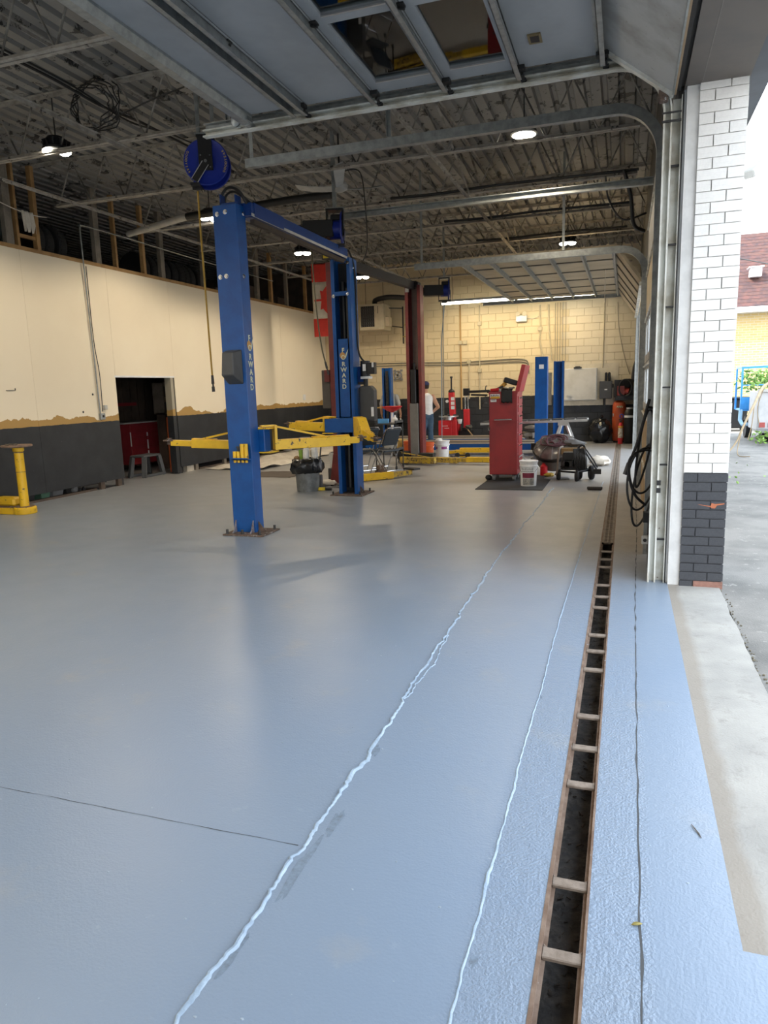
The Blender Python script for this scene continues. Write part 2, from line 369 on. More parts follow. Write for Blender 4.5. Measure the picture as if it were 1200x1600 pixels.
def piece(src, parent, loc, name=None, rot=None, scale=None, mat_=None):
    """A repeated piece of a surface that shares mesh data with its first."""
    o = src.copy(); COL.objects.link(o); o.parent = parent
    o.matrix_basis = Matrix.Translation(Vector(loc) - parent.location) if parent.rotation_euler[2] == 0 else world_of(parent).inverted() @ Matrix.Translation(loc)
    if rot: o.rotation_euler = rot
    if scale: o.scale = scale
    return o
def unit_mesh(name, mb, m, bevel=0):
    me = bpy.data.meshes.new(name); me.from_pydata(mb.v, [], mb.f); me.materials.append(m)
    return me
def put(name, me, parent, loc, scale=(1, 1, 1), rot=(0, 0, 0)):
    o = bpy.data.objects.new(name, me); COL.objects.link(o); o.parent = parent
    o.matrix_basis = world_of(parent).inverted() @ Matrix.LocRotScale(Vector(loc), Matrix.Rotation(0, 3, 'X') if rot == (0, 0, 0) else __import__('mathutils').Euler(rot).to_matrix(), Vector(scale))
    return o
def text(name, s, size, m, parent, loc, right, up, extrude=0.001, align='CENTER', spacing=1.0, bold=0.0, kind=None):
    """Raised or printed lettering: right and up are the reading directions in space."""
    c = bpy.data.curves.new(name, 'FONT'); c.body = s; c.size = size; c.extrude = extrude; c.align_x = align; c.align_y = 'CENTER'; c.space_character = spacing; c.offset = bold
    c.resolution_u = 3
    tmp = bpy.data.objects.new(name, c); COL.objects.link(tmp)
    bpy.context.view_layer.update()
    me = bpy.data.meshes.new_from_object(tmp.evaluated_get(bpy.context.evaluated_depsgraph_get()))
    bpy.data.objects.remove(tmp); bpy.data.curves.remove(c)
    r = Vector(right).normalized(); u = Vector(up).normalized(); n = r.cross(u)
    M = Matrix((r, u, n)).transposed().to_4x4(); M.translation = Vector(loc)
    me.materials.clear(); me.materials.append(m)
    o = bpy.data.objects.new(name, me); COL.objects.link(o)
    if parent is not None: o.parent = parent; o.matrix_basis = world_of(parent).inverted() @ M
    else: o.matrix_basis = M
    return o
def arc(c, R, a0, a1, n, u=(1, 0, 0), v=(0, 0, 1)):
    c = Vector(c); u = Vector(u); v = Vector(v)
    return [c + u*R*math.cos(a0+(a1-a0)*i/n) + v*R*math.sin(a0+(a1-a0)*i/n) for i in range(n+1)]
def hang(p, q, sag, n=14):
    p = Vector(p); q = Vector(q)
    return [p.lerp(q, i/n) - Vector((0, 0, sag*4*(i/n)*(1-i/n))) for i in range(n+1)]
def spline(pts, k=6):
    P = [Vector(p) for p in pts]; out = []
    for i in range(len(P)-1):
        a = P[max(i-1, 0)]; b = P[i]; c = P[i+1]; d = P[min(i+2, len(P)-1)]
        for j in range(k):
            t = j/k; out.append(0.5*((2*b) + (c-a)*t + (2*a-5*b+4*c-d)*t*t + (3*b-a-3*c+d)*t**3))
    return out + [P[-1]]
# ================================================================ SETTING
XL = -8.72; YB = 20.4; ZD = 5.16; YF = -5.0
def noisy(y, seed, amp, f=2.0): return amp*(noise.noise(Vector((y*f, seed, 0))) + 0.6*noise.noise(Vector((y*f*3.7, seed+5, 0))) + 0.35*noise.noise(Vector((y*f*11, seed+9, 0))))

# ---- floor
fb = MB()
fb.box((-13.6, YF, -0.3), (-0.19, YB+0.2, 0)); fb.box((-0.065, YF, -0.3), (0.36, YB+0.2, 0)); fb.box((0.36, YF, -0.3), (0.75, 1.975, 0))
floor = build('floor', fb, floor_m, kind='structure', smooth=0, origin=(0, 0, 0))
def ribbon(y0, y1, xf, w0, hgt, step=0.03, seed=0):
    """A raised, uneven bead of filler along a floor crack."""
    m = MB(); n = int((y1-y0)/step); vs = []; fs = []
    for i in range(n+1):
        y = y0+(y1-y0)*i/n; x = xf(y); w = w0*(0.55+0.8*abs(noise.noise(Vector((y*1.7, seed+3, 0))))+0.35*noise.noise(Vector((y*9, seed, 0)))); h = hgt*(0.5+0.8*abs(noise.noise(Vector((y*6, seed+7, 0)))))
        vs += [(x-w, y, 0.0002), (x-w*0.35, y, h), (x+w*0.3, y, h*0.9), (x+w, y, 0.0002)]
    for i in range(n):
        for k in range(3): fs.append((4*i+k, 4*i+k+1, 4*i+k+5, 4*i+k+4))
    return m.add(vs, fs)
def main_crack(y):
    base = -1.035 - 0.012*(y-1.3)
    if y > 6.5: base += 0.028*(y-6.5)
    return base + noisy(y, 1, 0.035, 0.9) + noisy(y, 31, 0.014, 7) + noisy(y, 51, 0.006, 23)
build('crack_filler', ribbon(0.6, 11.2, main_crack, 0.012, 0.010, 0.012, 2), ridge_m, floor)
build('crack_filler', ribbon(3.3, 4.3, lambda y: main_crack(y)+0.012+0.025*abs(math.sin((y-3.3)*PI))+noisy(y, 61, 0.012, 9), 0.006, 0.006, 0.012, 12), ridge_m, floor)
build('crack_filler', ribbon(0.5, 12.0, lambda y: -0.385+0.012*max(0, y-5)+noisy(y, 4, 0.008, 1.5)+noisy(y, 71, 0.004, 17), 0.006, 0.006, 0.015, 5), ridge_m, floor)
def flat_ribbon(pts, w, z=0.0008, seed=0):
    m = MB(); vs = []; fs = []; P = [Vector((*p, 0)) for p in pts]
    Q = [];
    for a, b in zip(P, P[1:]):
        k = max(2, int((b-a).length/0.04)); Q += [a.lerp(b, i/k) for i in range(k)]
    Q.append(P[-1])
    for i, p in enumerate(Q):
        d = (Q[min(i+1, len(Q)-1)]-Q[max(i-1, 0)]).normalized(); n = Vector((-d.y, d.x, 0))
        ww = w*max(0.15, 0.55+0.9*noise.noise(Vector((i*0.35, seed, 0)))); p = p+n*0.006*noise.noise(Vector((i*0.21, seed+4, 0)))
        vs += [p+n*ww+Vector((0, 0, z)), p-n*ww+Vector((0, 0, z))]
    for i in range(len(Q)-1): fs.append((2*i+1, 2*i+3, 2*i+2, 2*i))
    return m.add(vs, fs)
build('crack', flat_ribbon([(0.082, 0.4), (0.085, 1.7), (0.09, 2.9), (0.112, 5.4), (0.16, 8), (0.2, 12.5)], 0.0055, seed=3), crack_m, floor, smooth=0)
build('saw_joint', flat_ribbon([(-4.6, 2.05), (-2.445, 2.048), (-1.065, 2.049)], 0.0022, seed=8), crack_m, floor, smooth=0)
build('saw_joint', flat_ribbon([(-3.80, 2.6), (-3.772, 3.288), (-3.747, 5.114), (-3.70, 6.2)], 0.0018, seed=15), ridge_m, floor, smooth=0)
# broken paint beside the main crack: low gritty patches
for k, (cx, cy, rx, ry) in enumerate(((-1.005, 1.93, 0.028, 0.20), (-0.99, 2.22, 0.03, 0.10), (-1.03, 1.55, 0.02, 0.10), (-1.02, 2.75, 0.02, 0.08), (-0.36, 1.72, 0.014, 0.035), (-0.375, 3.5, 0.012, 0.05))):
    m = MB(); vs = []
    for i in range(22):
        a = 2*PI*i/22; q = 0.7+0.55*noise.noise(Vector((math.cos(a)*1.5, math.sin(a)*1.5, k*3.1)))
        vs.append((cx+rx*math.cos(a)*q, cy+ry*math.sin(a)*q, 0.0006))
    m.add(vs, [tuple(range(22))])
    build('worn_patch', m, mat('broken_paint', (0.12, 0.145, 0.18), 0.9, c2=(0.19, 0.25, 0.33), scale=45, lo=0.25, hi=0.6), floor, smooth=0)
m = MB()
for i in range(170):
    x = rnd.uniform(-3.4, 0.3); y = rnd.uniform(1.2, 4.2); r = rnd.uniform(0.0015, 0.0042)
    if -0.2 < x < -0.05: continue
    m.ball((x, y, 0), (r*rnd.uniform(0.8, 2), r, r*0.7), 5, 4)
build('paint_nib', m, mat('floor_paint_nib', (0.34, 0.41, 0.49), 0.5), floor, kind='stuff')

# ---- concrete apron, asphalt outside
gb = MB()
vs = []; fs = []; K = 70
for i in range(K+1):
    y = 1.4+(5.95-1.4)*i/K; xe = 0.735+noisy(y, 21, 0.012, 3)
    vs += [(0.350, max(y, 1.970), -0.0012), (xe, max(y, 1.970), -0.0012), (xe, max(y, 1.970), -0.2)]
for i in range(K): fs += [(3*i, 3*i+1, 3*i+4, 3*i+3), (3*i+1, 3*i+2, 3*i+5, 3*i+4)]
gb.add(vs, fs)
build('concrete_apron', gb, concrete, floor, smooth=0)
m = MB().box((0.74, YF-10, -0.35), (60, 90, -0.012)).box((-60, YB+0.4, -0.35), (0.74, 90, -0.012)).box((-60, -40, -0.35), (60, YF-0.2, -0.012))
ground = build('ground', m, asphalt, kind='structure', smooth=0, origin=(0, 0, -0.35))
m = MB()
for i in range(150):
    y = rnd.uniform(2.4, 5.9); x = 0.745+noisy(y, 21, 0.012, 3)+rnd.uniform(-0.012, 0.02)
    r = rnd.uniform(0.003, 0.009); m.ball((x, y, -0.008), (r, r, r*0.7), 5, 4)
build('joint_grit', m, mat('joint_grit_brown', (0.16, 0.14, 0.10), 0.9), ground, kind='stuff')

# ---- trench drain: rusty rails, flat bars, slotted grates further in, debris in the bottom
tr = thing('trench_drain', 'long narrow trench drain in the blue floor, its near half uncovered', 'drain', (-0.128, 1.5, -0.16))
m = MB()
m.box((-0.19, -3, -0.16), (-0.184, 20.3, 0.0006)); m.box((-0.071, -3, -0.16), (-0.065, 20.3, 0.0006))
m.box((-0.196, -3, -0.0), (-0.184, 20.3, 0.0015)); m.box((-0.071, -3, -0.0), (-0.063, 20.3, 0.0015))
m.box((-0.184, -3, -0.022), (-0.172, 20.3, -0.018)); m.box((-0.083, -3, -0.022), (-0.071, 20.3, -0.018))
build('frame_rail', m, mat('rust_paint_edge', (0.15, 0.095, 0.065), 0.85, c2=(0.23, 0.165, 0.125), scale=9, chip=(0.42, 0.47, 0.53), chip_at=0.66, chip_scale=16, bump=0.3), tr, smooth=0)
build('channel_bottom', MB().box((-0.184, -3, -0.165), (-0.071, 20.3, -0.13)), mat('drain_sludge', (0.017, 0.014, 0.012), 0.7, c2=(0.05, 0.04, 0.032), scale=22, bump=0.8, bscale=40), tr, smooth=0)
for y in (0.92, 1.22, 1.82, 2.13, 2.74, 3.05, 3.37, 3.97, 4.27, 4.56, 5.16, 5.44, 5.77, 6.37, 6.66, 6.98):
    b = MB().box((-0.184, y-0.021, -0.020), (-0.071, y+0.021, -0.006))
    b.prism([(0, 0), (0.014, 0), (0, 0.014)], (0, 0, -0.012), (-0.184, y+0.021, -0.007), (1, 0, 0), (0, 1, 0)); b.prism([(0, 0), (0.014, 0), (0, 0.014)], (0, 0, -0.012), (-0.071, y+0.021, -0.007), (-1, 0, 0), (0, 1, 0))
    build('cross_bar', b, brown_bar, tr, smooth=0, bevel=0.003)
gm = mat('rusty_cast_grate', (0.20, 0.165, 0.13), 0.75, 0.2, c2=(0.13, 0.105, 0.085), scale=12, bump=0.3)
gy = 7.33; k = 0
while gy < 20.0:
    L = min(0.61, 20.2-gy); g = MB()
    g.box((-0.182, gy, -0.016), (-0.160, gy+L-0.004, 0.001)); g.box((-0.095, gy, -0.016), (-0.073, gy+L-0.004, 0.001)); g.box((-0.134, gy, -0.016), (-0.121, gy+L-0.004, 0.001))
    ns = 16
    for i in range(ns+1):
        y = gy + (L-0.02)*i/ns; g.box((-0.182, y, -0.016), (-0.073, y+0.016, 0.0))
    build('grate', g, gm, tr, smooth=0); gy += 0.61
m = MB()
for i in range(260):
    x = rnd.uniform(-0.182, -0.075); y = rnd.uniform(0.5, 6.8); r = rnd.uniform(0.003, 0.010); a = rnd.uniform(0, PI)
    m.beam((x, y, -0.127), (x+math.cos(a)*r*2.2, y+math.sin(a)*r*2.2, -0.127+rnd.uniform(0, 0.008)), r*0.8, r*0.35)
build('debris', m, mat('trench_debris', (0.07, 0.05, 0.036), 0.9, c2=(0.02, 0.018, 0.016), scale=30, lo=0.3, hi=0.7), tr, kind='stuff', smooth=0)
leaf_y = mat('yellow_leaf', (0.30, 0.25, 0.07), 0.7)
def leaf(x, y, z, a, s, label, m_):
    vs = []; pts = [(0, 0), (0.25, 0.16), (0.55, 0.2), (0.85, 0.1), (1, 0), (0.85, -0.1), (0.55, -0.2), (0.25, -0.16)]
    for p in pts: vs.append((x+s*(p[0]*math.cos(a)-p[1]*math.sin(a)), y+s*(p[0]*math.sin(a)+p[1]*math.cos(a)), z+0.15*s*abs(p[1])*3+0.003))
    o = build('leaf', MB().add(vs, [tuple(range(8))]), m_, label=label, cat='leaf')
    so = o.modifiers.new('thick', 'SOLIDIFY'); so.thickness = 0.001
leaf(-0.145, 1.50, -0.125, 2.1, 0.05, 'pale yellow fallen leaf lying in the bottom of the open trench drain', leaf_y)
leaf(0.06, 1.985, 0.0, 0.4, 0.035, 'small curled yellow leaf on the blue floor beside the dark crack', leaf_y)
build('twig', MB().tube([(0.272, 2.56, 0.003), (0.280, 2.535, 0.005), (0.292, 2.51, 0.003), (0.298, 2.485, 0.003)], [0.0012, 0.0022, 0.0026, 0.001], 5), mat('grey_twig', (0.13, 0.11, 0.09), 0.9), label='short dark twig lying on the blue floor near the bare concrete', cat='twig')

# ---- left wall: drywall sheets, black dado boards, studs above, room behind
wl = struct('wall_left', (XL, 11, 0))
sheets = [(3.0, 6.4), (6.4, 8.83), (8.83, 10.72), (12.5, 14.94), (14.94, 17.4), (17.4, YB)]
for a, b in sheets: build('drywall_sheet', MB().box((XL-0.016, a+0.002, 1.185), (XL, b-0.002, 3.86)), wall_l_m, wl, smooth=0)
build('drywall_sheet', MB().box((XL-0.016, 10.722, 1.965), (XL, 12.498, 3.86)), wall_l_m, wl, smooth=0)
for a, b in sheets:
    build('dado_board', MB().box((XL-0.016, a+0.002, 0.13), (XL+0.006, b-0.002, 1.19)), wall_l_m, wl, smooth=0)
build('sole_plate', MB().box((XL-0.11, 3.0, 0.0), (XL-0.02, 10.0, 0.035)).box((XL-0.11, 13.2, 0.0), (XL-0.02, YB, 0.035)), wood_dk, wl, smooth=0)
build('top_plate', MB().box((XL-0.10, 2.5, 3.84), (XL+0.002, YB, 3.90)), wood, wl, smooth=0)
for y, mm, wd in ((7.9, wood_gray, .09), (8.68, wood_gray, .10), (8.86, wood, .045), (9.25, wood, .07), (10.57, wood_gray, .09), (11.07, wood, .05), (11.86, wood, .07), (12.41, wood_gray, .08), (13.9, wood_gray, .08), (15.2, wood_gray, .08), (16.3, wood_gray, .09), (17.05, wood, .09), (17.95, wood_gray, .09), (19.17, wood, .08)):
    build('stud', MB().box((XL-0.085, y-wd/2, 3.90), (XL-0.005, y+wd/2, ZD-0.03)), mm, wl, smooth=0)
    if y in (8.68, 10.57, 12.41, 16.3): build('stud', MB().box((XL-0.045, y+wd/2+0.002, 3.90), (XL-0.005, y+wd/2+0.04, ZD-0.03)), wood_gray, wl, smooth=0)
build('blocking', MB().box((XL-0.08, 8.89, 4.04), (XL-0.03, 9.215, 4.09)), wood, wl, smooth=0)
for y in (10.70, 12.5):
    build('door_post', MB().box((XL-0.13, y-0.05 if y > 11 else y-0.06, 0), (XL-0.012, y+0.06 if y > 11 else y, 1.97)), mat('dark_post', (0.03, 0.03, 0.033), 0.7), wl, smooth=0)
build('door_casing', MB().box((XL-0.14, 12.36, 0.02), (XL+0.004, 12.45, 1.97)), banded_wall('casing_paint', 1.19, 1.36, (0.36, 0.33, 0.26), (0.33, 0.30, 0.24)), wl, smooth=0)
build('door_head', MB().box((XL-0.13, 10.7, 1.955), (XL+0.005, 12.5, 1.985)), white_m, wl, smooth=0)
for y in (10.1, 10.55, 13.05, 14.2): build('wall_block', MB().box((XL-0.07, y, 0), (XL-0.01, y+0.10, 0.14)), wood_dk if y < 11 else wood_gray, wl, smooth=0)
# store room seen through the doorway and under the dado, loft above it
room = struct('wall_store_room', (-13.4, 11, 0)); rp = struct('wall_store_planks', (-10.7, 12, 0)); rl_ = struct('floor_loft', (-11, 11, 3.6)); re1 = struct('wall_store_near', (-11, 2.4, 0)); re2 = struct('wall_store_far', (-11, YB, 0))
build('plank_backing', MB().box((-13.45, 2.5, 0), (-13.4, YB, ZD)), wood_dk, room, smooth=0)
for i in range(16):
    build('plank', MB().box((-10.72, 10.2+i*0.26, 0), (-10.68, 10.2+i*0.26+0.25, 3.5)), wood_dk, rp, smooth=0)
build('panel', MB().box((-13.4, 2.4, 0), (XL-0.14, 2.5, ZD)), wood_dk, re1, smooth=0); build('panel', MB().box((-13.4, YB-0.1, 0), (XL-0.14, YB, ZD)), wood_dk, re2, smooth=0)
build('loft_floor', MB().box((-13.4, 2.5, 3.62), (XL-0.11, YB, 3.80)), mat('loft_board', (0.10, 0.075, 0.05), 0.8), rl_, smooth=0)
build('brace', MB().beam((-9.6, 11.5, 1.62), (-10.3, 11.9, 2.5), 0.05, 0.12), wood_gray, rp, smooth=0)

# ---- back wall of painted concrete blocks
wb = struct('wall_back', (-4, YB, 0))
build('block_backing', MB().box((-13.4, YB+0.012, -0.1), (-1.75, YB+0.25, ZD+0.2)), wall_b_m, wb, smooth=0); build('block_backing', MB().box((-1.75, YB+0.012, -0.1), (0.75, YB+0.25, ZD+0.2)), wall_b2_m, wb, smooth=0)
bw, bh = 0.40, 0.2; blk = []
for r in range(25):
    x = 0.70 - (0.2 if r % 2 else 0)
    while x > XL+0.1:
        x0 = max(x-bw, XL); blk.append((x0, x, r*bh)); x -= bw
blk.sort(key=lambda b: abs(b[0]+2.3)*0.8+abs(b[2]-2.2)*1.1)
ub = {}
for mm in (wall_b_m, wall_b2_m):
    ub[mm.name] = unit_mesh('block', MB().add([(0.004, 0.012, 0.004), (0.996, 0.012, 0.004), (0.996, 0.012, 0.98), (0.004, 0.012, 0.98), (0.012, 0, 0.02), (0.988, 0, 0.02), (0.988, 0, 0.965), (0.012, 0, 0.965)],
        [(4, 5, 6, 7), (0, 1, 5, 4), (1, 2, 6, 5), (2, 3, 7, 6), (3, 0, 4, 7)]), mm)
rest = {wall_b_m.name: MB(), wall_b2_m.name: MB()}
for i, (x0, x1, z) in enumerate(blk):
    mm = wall_b2_m if x0 > -1.75 else wall_b_m
    if i < 290:
        put('block', ub[mm.name], wb, (x0, YB, z), (x1-x0, 1, bh))
    else:
        W = x1-x0; rest[mm.name].add([(x0+.0016, YB+.012, z+.001), (x1-.0016, YB+.012, z+.001), (x1-.0016, YB+.012, z+.196), (x0+.0016, YB+.012, z+.196), (x0+.005, YB, z+.004), (x1-.005, YB, z+.004), (x1-.005, YB, z+.193), (x0+.005, YB, z+.193)],
            [(4, 5, 6, 7), (0, 1, 5, 4), (1, 2, 6, 5), (2, 3, 7, 6), (3, 0, 4, 7)])
for mm in (wall_b_m, wall_b2_m):
    if rest[mm.name].v: build('block_course', rest[mm.name], mm, wb, smooth=0, kind='stuff')
wf = struct('wall_front', (-4, YF, 0))
build('panel', MB().box((-13.4, YF-0.2, -0.1), (0.75, YF, ZD+0.2)), mat('front_wall_cream', (0.66, 0.58, 0.43), 0.7), wf, smooth=0)

# ---- right wall: brick pillar between the doors, header, inner lining
wr = struct('wall_right', (0.5, 6.0, 0))
CH = 0.0735; z0 = -0.055
brk = {}
for nm, mm in (('w', brick_w), ('k', brick_k), ('r', brick_r)):
    bb = 0.03
    brk[nm] = unit_mesh('brick', MB().box((0, 0, 0), (1, 1, 1)), mm)
YP = 5.85; PX0, PX1 = 0.445, 0.755; YP2 = 6.72
build('pillar_core', MB().box((0.36, YP+0.02, -0.1), (PX1-0.012, YP2, 3.66)), mat('painted_joint', (0.66, 0.66, 0.65), 0.8), wr, smooth=0)
build('pillar_core_base', MB().box((0.45, YP+0.012, -0.1), (PX1-0.008, YP2, 0.9)), brick_k, wr, smooth=0)
c = 0
ZB = lambda c: -0.02 + c*0.0708 if c < 13 else 0.9004 + (c-13)*0.0752
while ZB(c) < 3.63:
    z = ZB(c); nm = 'k' if c < 13 else 'w'; h = 0.0625 if c < 13 else 0.0705
    sp = PX0 + (0.098 if c % 2 == 0 else 0.198)
    j = lambda: rnd.uniform(-0.0022, 0.0022)
    put('brick', brk[nm], wr, (PX0, YP+j(), z), (sp-PX0-0.004, 0.10, h))
    n2 = 'r' if c == 0 else nm
    put('brick', brk[n2], wr, (sp+0.004, YP+j(), z), (PX1-sp-0.004+j(), 0.10, h))
    ys = YP+0.10+0.009 if c % 2 else YP+0.20+0.009
    if c % 2 == 0: put('brick', brk[nm], wr, (PX1-0.10, YP+0.104, z), (0.10+j(), 0.098, h))
    while ys < YP2-0.02:
        ye = min(ys+0.20, YP2); put('brick', brk[nm], wr, (PX1-0.10, ys, z), (0.10+j(), ye-ys, h)); ys = ye+0.009
    c += 1
# scraped orange mark on the dark bricks
build('paint_scrape', MB().prism([(0, 0), (0.05, -0.006), (0.095, -0.012), (0.10, 0.012), (0.125, 0.004), (0.19, 0.012), (0.19, 0.004), (0.14, -0.006), (0.125, -0.03), (0.10, -0.028), (0.095, -0.02), (0.05, -0.012)], (0, 0.002, 0), (0.55, YP-0.0035, 0.655)), mat('scraped_brick_orange', (0.42, 0.14, 0.07), 0.9), wr, smooth=0)
# white metal jamb trim beside the bricks and the door stop
build('jamb_trim', MB().prism([(0, 0), (0.04, 0), (0.04, -0.05), (0.10, -0.05), (0.10, 0.12), (0, 0.12)], (0, 0, 3.66), (0.345, 5.93, 0.0), (1, 0, 0), (0, 1, 0)), white_m, wr, smooth=0, bevel=0.003)
build('weather_strip', MB().box((0.334, 5.93, 0.01), (0.346, 5.99, 3.64)), grey_dk, wr, smooth=0)
# inner lining between doors, header above the openings
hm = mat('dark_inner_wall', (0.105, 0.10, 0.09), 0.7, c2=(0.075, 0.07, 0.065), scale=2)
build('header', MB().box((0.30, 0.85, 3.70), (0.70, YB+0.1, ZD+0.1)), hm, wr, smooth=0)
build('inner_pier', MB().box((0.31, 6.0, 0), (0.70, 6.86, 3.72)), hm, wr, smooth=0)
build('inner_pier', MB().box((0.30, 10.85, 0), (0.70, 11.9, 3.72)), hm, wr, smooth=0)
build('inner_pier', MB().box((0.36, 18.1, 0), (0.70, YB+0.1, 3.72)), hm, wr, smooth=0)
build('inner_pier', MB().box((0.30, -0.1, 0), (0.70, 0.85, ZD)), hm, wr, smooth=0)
build('inner_pier', MB().box((0.30, YF, 0), (0.70, -4.2, ZD)).box((0.30, -4.2, 3.7), (0.70, -0.1, ZD)), hm, wr, smooth=0)  # unseen bay between these piers left open, added to let in daylight
# soffit and fascia over the brick face
build('soffit', MB().box((0.345, 0.5, 3.655), (0.76, YB+0.5, 3.69)), soffit_m, wr, smooth=0)
build('soffit_joint', MB().box((0.452, 0.5, 3.6535), (0.458, YP-0.01, 3.656)), mat('soffit_seam', (0.20, 0.18, 0.16), 0.6), wr, smooth=0)
build('fascia', MB().prism([(0.76, 3.655), (0.90, 3.66), (0.905, 4.0), (0.76, 4.0)], (0, YB+0.6, 0), (0, 0.4, 0)), fascia_m, wr, smooth=0)
build('parapet', MB().box((0.68, YF, 4.0), (0.88, YB+0.6, 5.5)), brick_w, wr, smooth=0)

# ---- corrugated deck and joists
cp = []; P = 0.20; n = int(14.2/P)
for i in range(n):
    x = -13.5+i*P; cp += [(x, ZD), (x+0.115, ZD), (x+0.135, ZD+0.045), (x+0.18, ZD+0.045)]
cp.append((-13.5+n*P, ZD))
m = MB(); vs = [(x, YF, z) for x, z in cp] + [(x, YB+0.1, z) for x, z in cp]; K = len(cp)
m.add(vs, [(i, K+i, K+i+1, i+1) for i in range(K-1)])
ceil = build('ceiling', m, deck_m, kind='structure', smooth=0, origin=(-4, 8, ZD))
build('roof_slab', MB().box((-13.6, YF-0.2, ZD+0.05), (0.7, YB+0.3, ZD+0.3)), mortar_m, ceil, smooth=0)
ZC = 4.5
jp = None
def joist(y):
    J = struct('roof_joist', (-4, y, ZC))
    for nm, za, zb, x0, x1 in (('bottom_chord', ZC, 1, -8.35, 0.08), ('top_chord', ZD-0.045, -1, -8.75, 0.33)):
        m = MB()
        for s in (-1, 1):
            if zb > 0: m.box((x0, y+s*0.008, za), (x1, y+s*0.014, za+0.045)); m.box((x0, y+s*0.014, za), (x1, y+s*0.052, za+0.006))
            else: m.box((x0, y+s*0.008, za), (x1, y+s*0.014, za+0.04)); m.box((x0, y+s*0.014, za+0.034), (x1, y+s*0.052, za+0.04))
        build(nm, m, joist_m, J, smooth=0)
    x = -8.3; k = 0
    while x < 0.0:
        build('web_rod', MB().cyl((x, y, ZC+0.03), (x+0.30, y, ZD-0.02), 0.0105, n=6), rod_m, J); build('web_rod', MB().cyl((x+0.30, y, ZD-0.02), (x+0.60, y, ZC+0.03), 0.0105, n=6), rod_m, J); x += 0.61
    return J
J0 = joist(5.35)
for y in (1.4, 3.4, 7.35, 9.3, 11.3, 13.25, 15.2, 17.2, 19.1): dup(J0, (-4, y, ZC))
br = struct('trim_1', (-5, 8, ZC))
for x in (-5.65, -2.4, -7.9): build('bridging_angle', MB().box((x-0.004, 1.4, ZC-0.04), (x, YB, ZC)).box((x, 1.4, ZC-0.005), (x+0.036, YB, ZC)), joist_m, br, smooth=0)
for x in (-5.65, -2.4): build('bridging_angle', MB().box((x+0.1, 1.4, ZD-0.09), (x+0.104, YB, ZD-0.05)).box((x+0.1, 1.4, ZD-0.055), (x+0.135, YB, ZD-0.05)), joist_m, br, smooth=0)
for x in (-2.4, -5.65):
    for y in (9.3, 11.3, 13.25, 15.2, 17.2): build('cross_brace', MB().beam((x+0.05, y, ZC), (x+0.05, y+1.93, ZD-0.06), 0.03, 0.005), rod_m, br, smooth=0); build('cross_brace', MB().beam((x+0.07, y, ZD-0.06), (x+0.07, y+1.93, ZC), 0.03, 0.005), rod_m, br, smooth=0)
# ================================================================ OVERHEAD DOORS
def c_track(y, side, z, x0, R, xw=0.24, w=0.05, d=0.06, zb=0.0):
    """Door track: horizontal run, quarter bend, vertical run; C section open towards the door (side)."""
    pts = [Vector((x0, y, z)), Vector((xw-R, y, z))] + arc((xw-R, y, z-R), R, PI/2, 0, 12)[1:] + [Vector((xw, y, zb))]
    m = MB(); vs = []; fs = []; prof = [(0, d/2), (w, d/2), (w, d/2-0.012), (0.006, d/2-0.012), (0.006, -d/2+0.012), (w, -d/2+0.012), (w, -d/2), (0, -d/2)]
    for i, p in enumerate(pts):
        t = (pts[min(i+1, len(pts)-1)]-pts[max(i-1, 0)]).normalized(); nrm = Vector((-t.z, 0, t.x)); nrm = -nrm
        for a, b in prof: vs.append(p + Vector((0, -side*a, 0)) + nrm*b)
    q = len(prof)
    for i in range(len(pts)-1): fs += [(i*q+k, i*q+(k+1) % q, (i+1)*q+(k+1) % q, (i+1)*q+k) for k in range(q)]
    return m.add(vs, fs + [tuple(range(q))[::-1], tuple((len(pts)-1)*q+k for k in range(q))])
def strut(x, y0, y1, z, h=0.075, w=0.07):
    """Hat-shaped stiffener hanging under a raised door section (long axis along Y)."""
    return MB().prism([(-w/2, 0), (-w/2, -0.004), (-w/2+0.018, -0.004), (-0.012, -h), (0.012, -h), (w/2-0.018, -0.004), (w/2, -0.004), (w/2, 0)], (0, y1-y0, 0), (x, y0, z), (1, 0, 0), (0, 0, 1))
def z_strut(x, y0, y1, z, h=0.09):
    return MB().box((x-0.004, y0, z-h), (x, y1, z)).box((x-0.004, y0, z-h), (x+0.034, y1, z-h+0.005)).box((x-0.034, y0, z-0.005), (x, y1, z))

# ---- door 1, rolled up over the camera bay
d1 = struct('door_1', (-1.5, 3.4, 3.9))
T1Y = 5.96; DZ = 3.95; Y0, Y1 = 0.95, 5.85
build('track', c_track(T1Y, 1, 3.885, -3.62, 0.38, w=0.06, d=0.06), galv_dirty, d1, smooth=30)
build('track_angle', MB().box((0.275, T1Y+0.03, 0), (0.335, T1Y+0.036, 3.62)).box((0.329, T1Y-0.05, 0), (0.335, T1Y+0.03, 3.62)), galv_dirty, d1, smooth=0)
build('track_angle', MB().box((-3.62, T1Y+0.002, 3.915), (-0.16, T1Y+0.008, 3.97)).box((-3.62, T1Y-0.04, 3.964), (-0.16, T1Y+0.002, 3.97)), galv, d1, smooth=0)
for z in (0.35, 0.95, 1.55, 2.15, 2.6, 3.15):
    build('track_bracket', MB().box((0.262, T1Y-0.035, z-0.006), (0.33, T1Y+0.0, z+0.006)), black_m, d1, smooth=0)
build('flag_bracket', MB().box((0.20, T1Y-0.066, 3.44), (0.33, T1Y-0.058, 3.456)).box((0.20, T1Y-0.066, 3.50), (0.33, T1Y-0.058, 3.512)), steel_dk, d1, smooth=0)
XS = [-0.22, -0.82, -1.39, -1.98, -2.58, -3.17]
def plain_panel(xa, xb, m_): build('section_panel', MB().box((xa+0.004, Y0, DZ), (xb-0.004, Y1, DZ+0.045)), m_, d1, smooth=0, bevel=0.004)
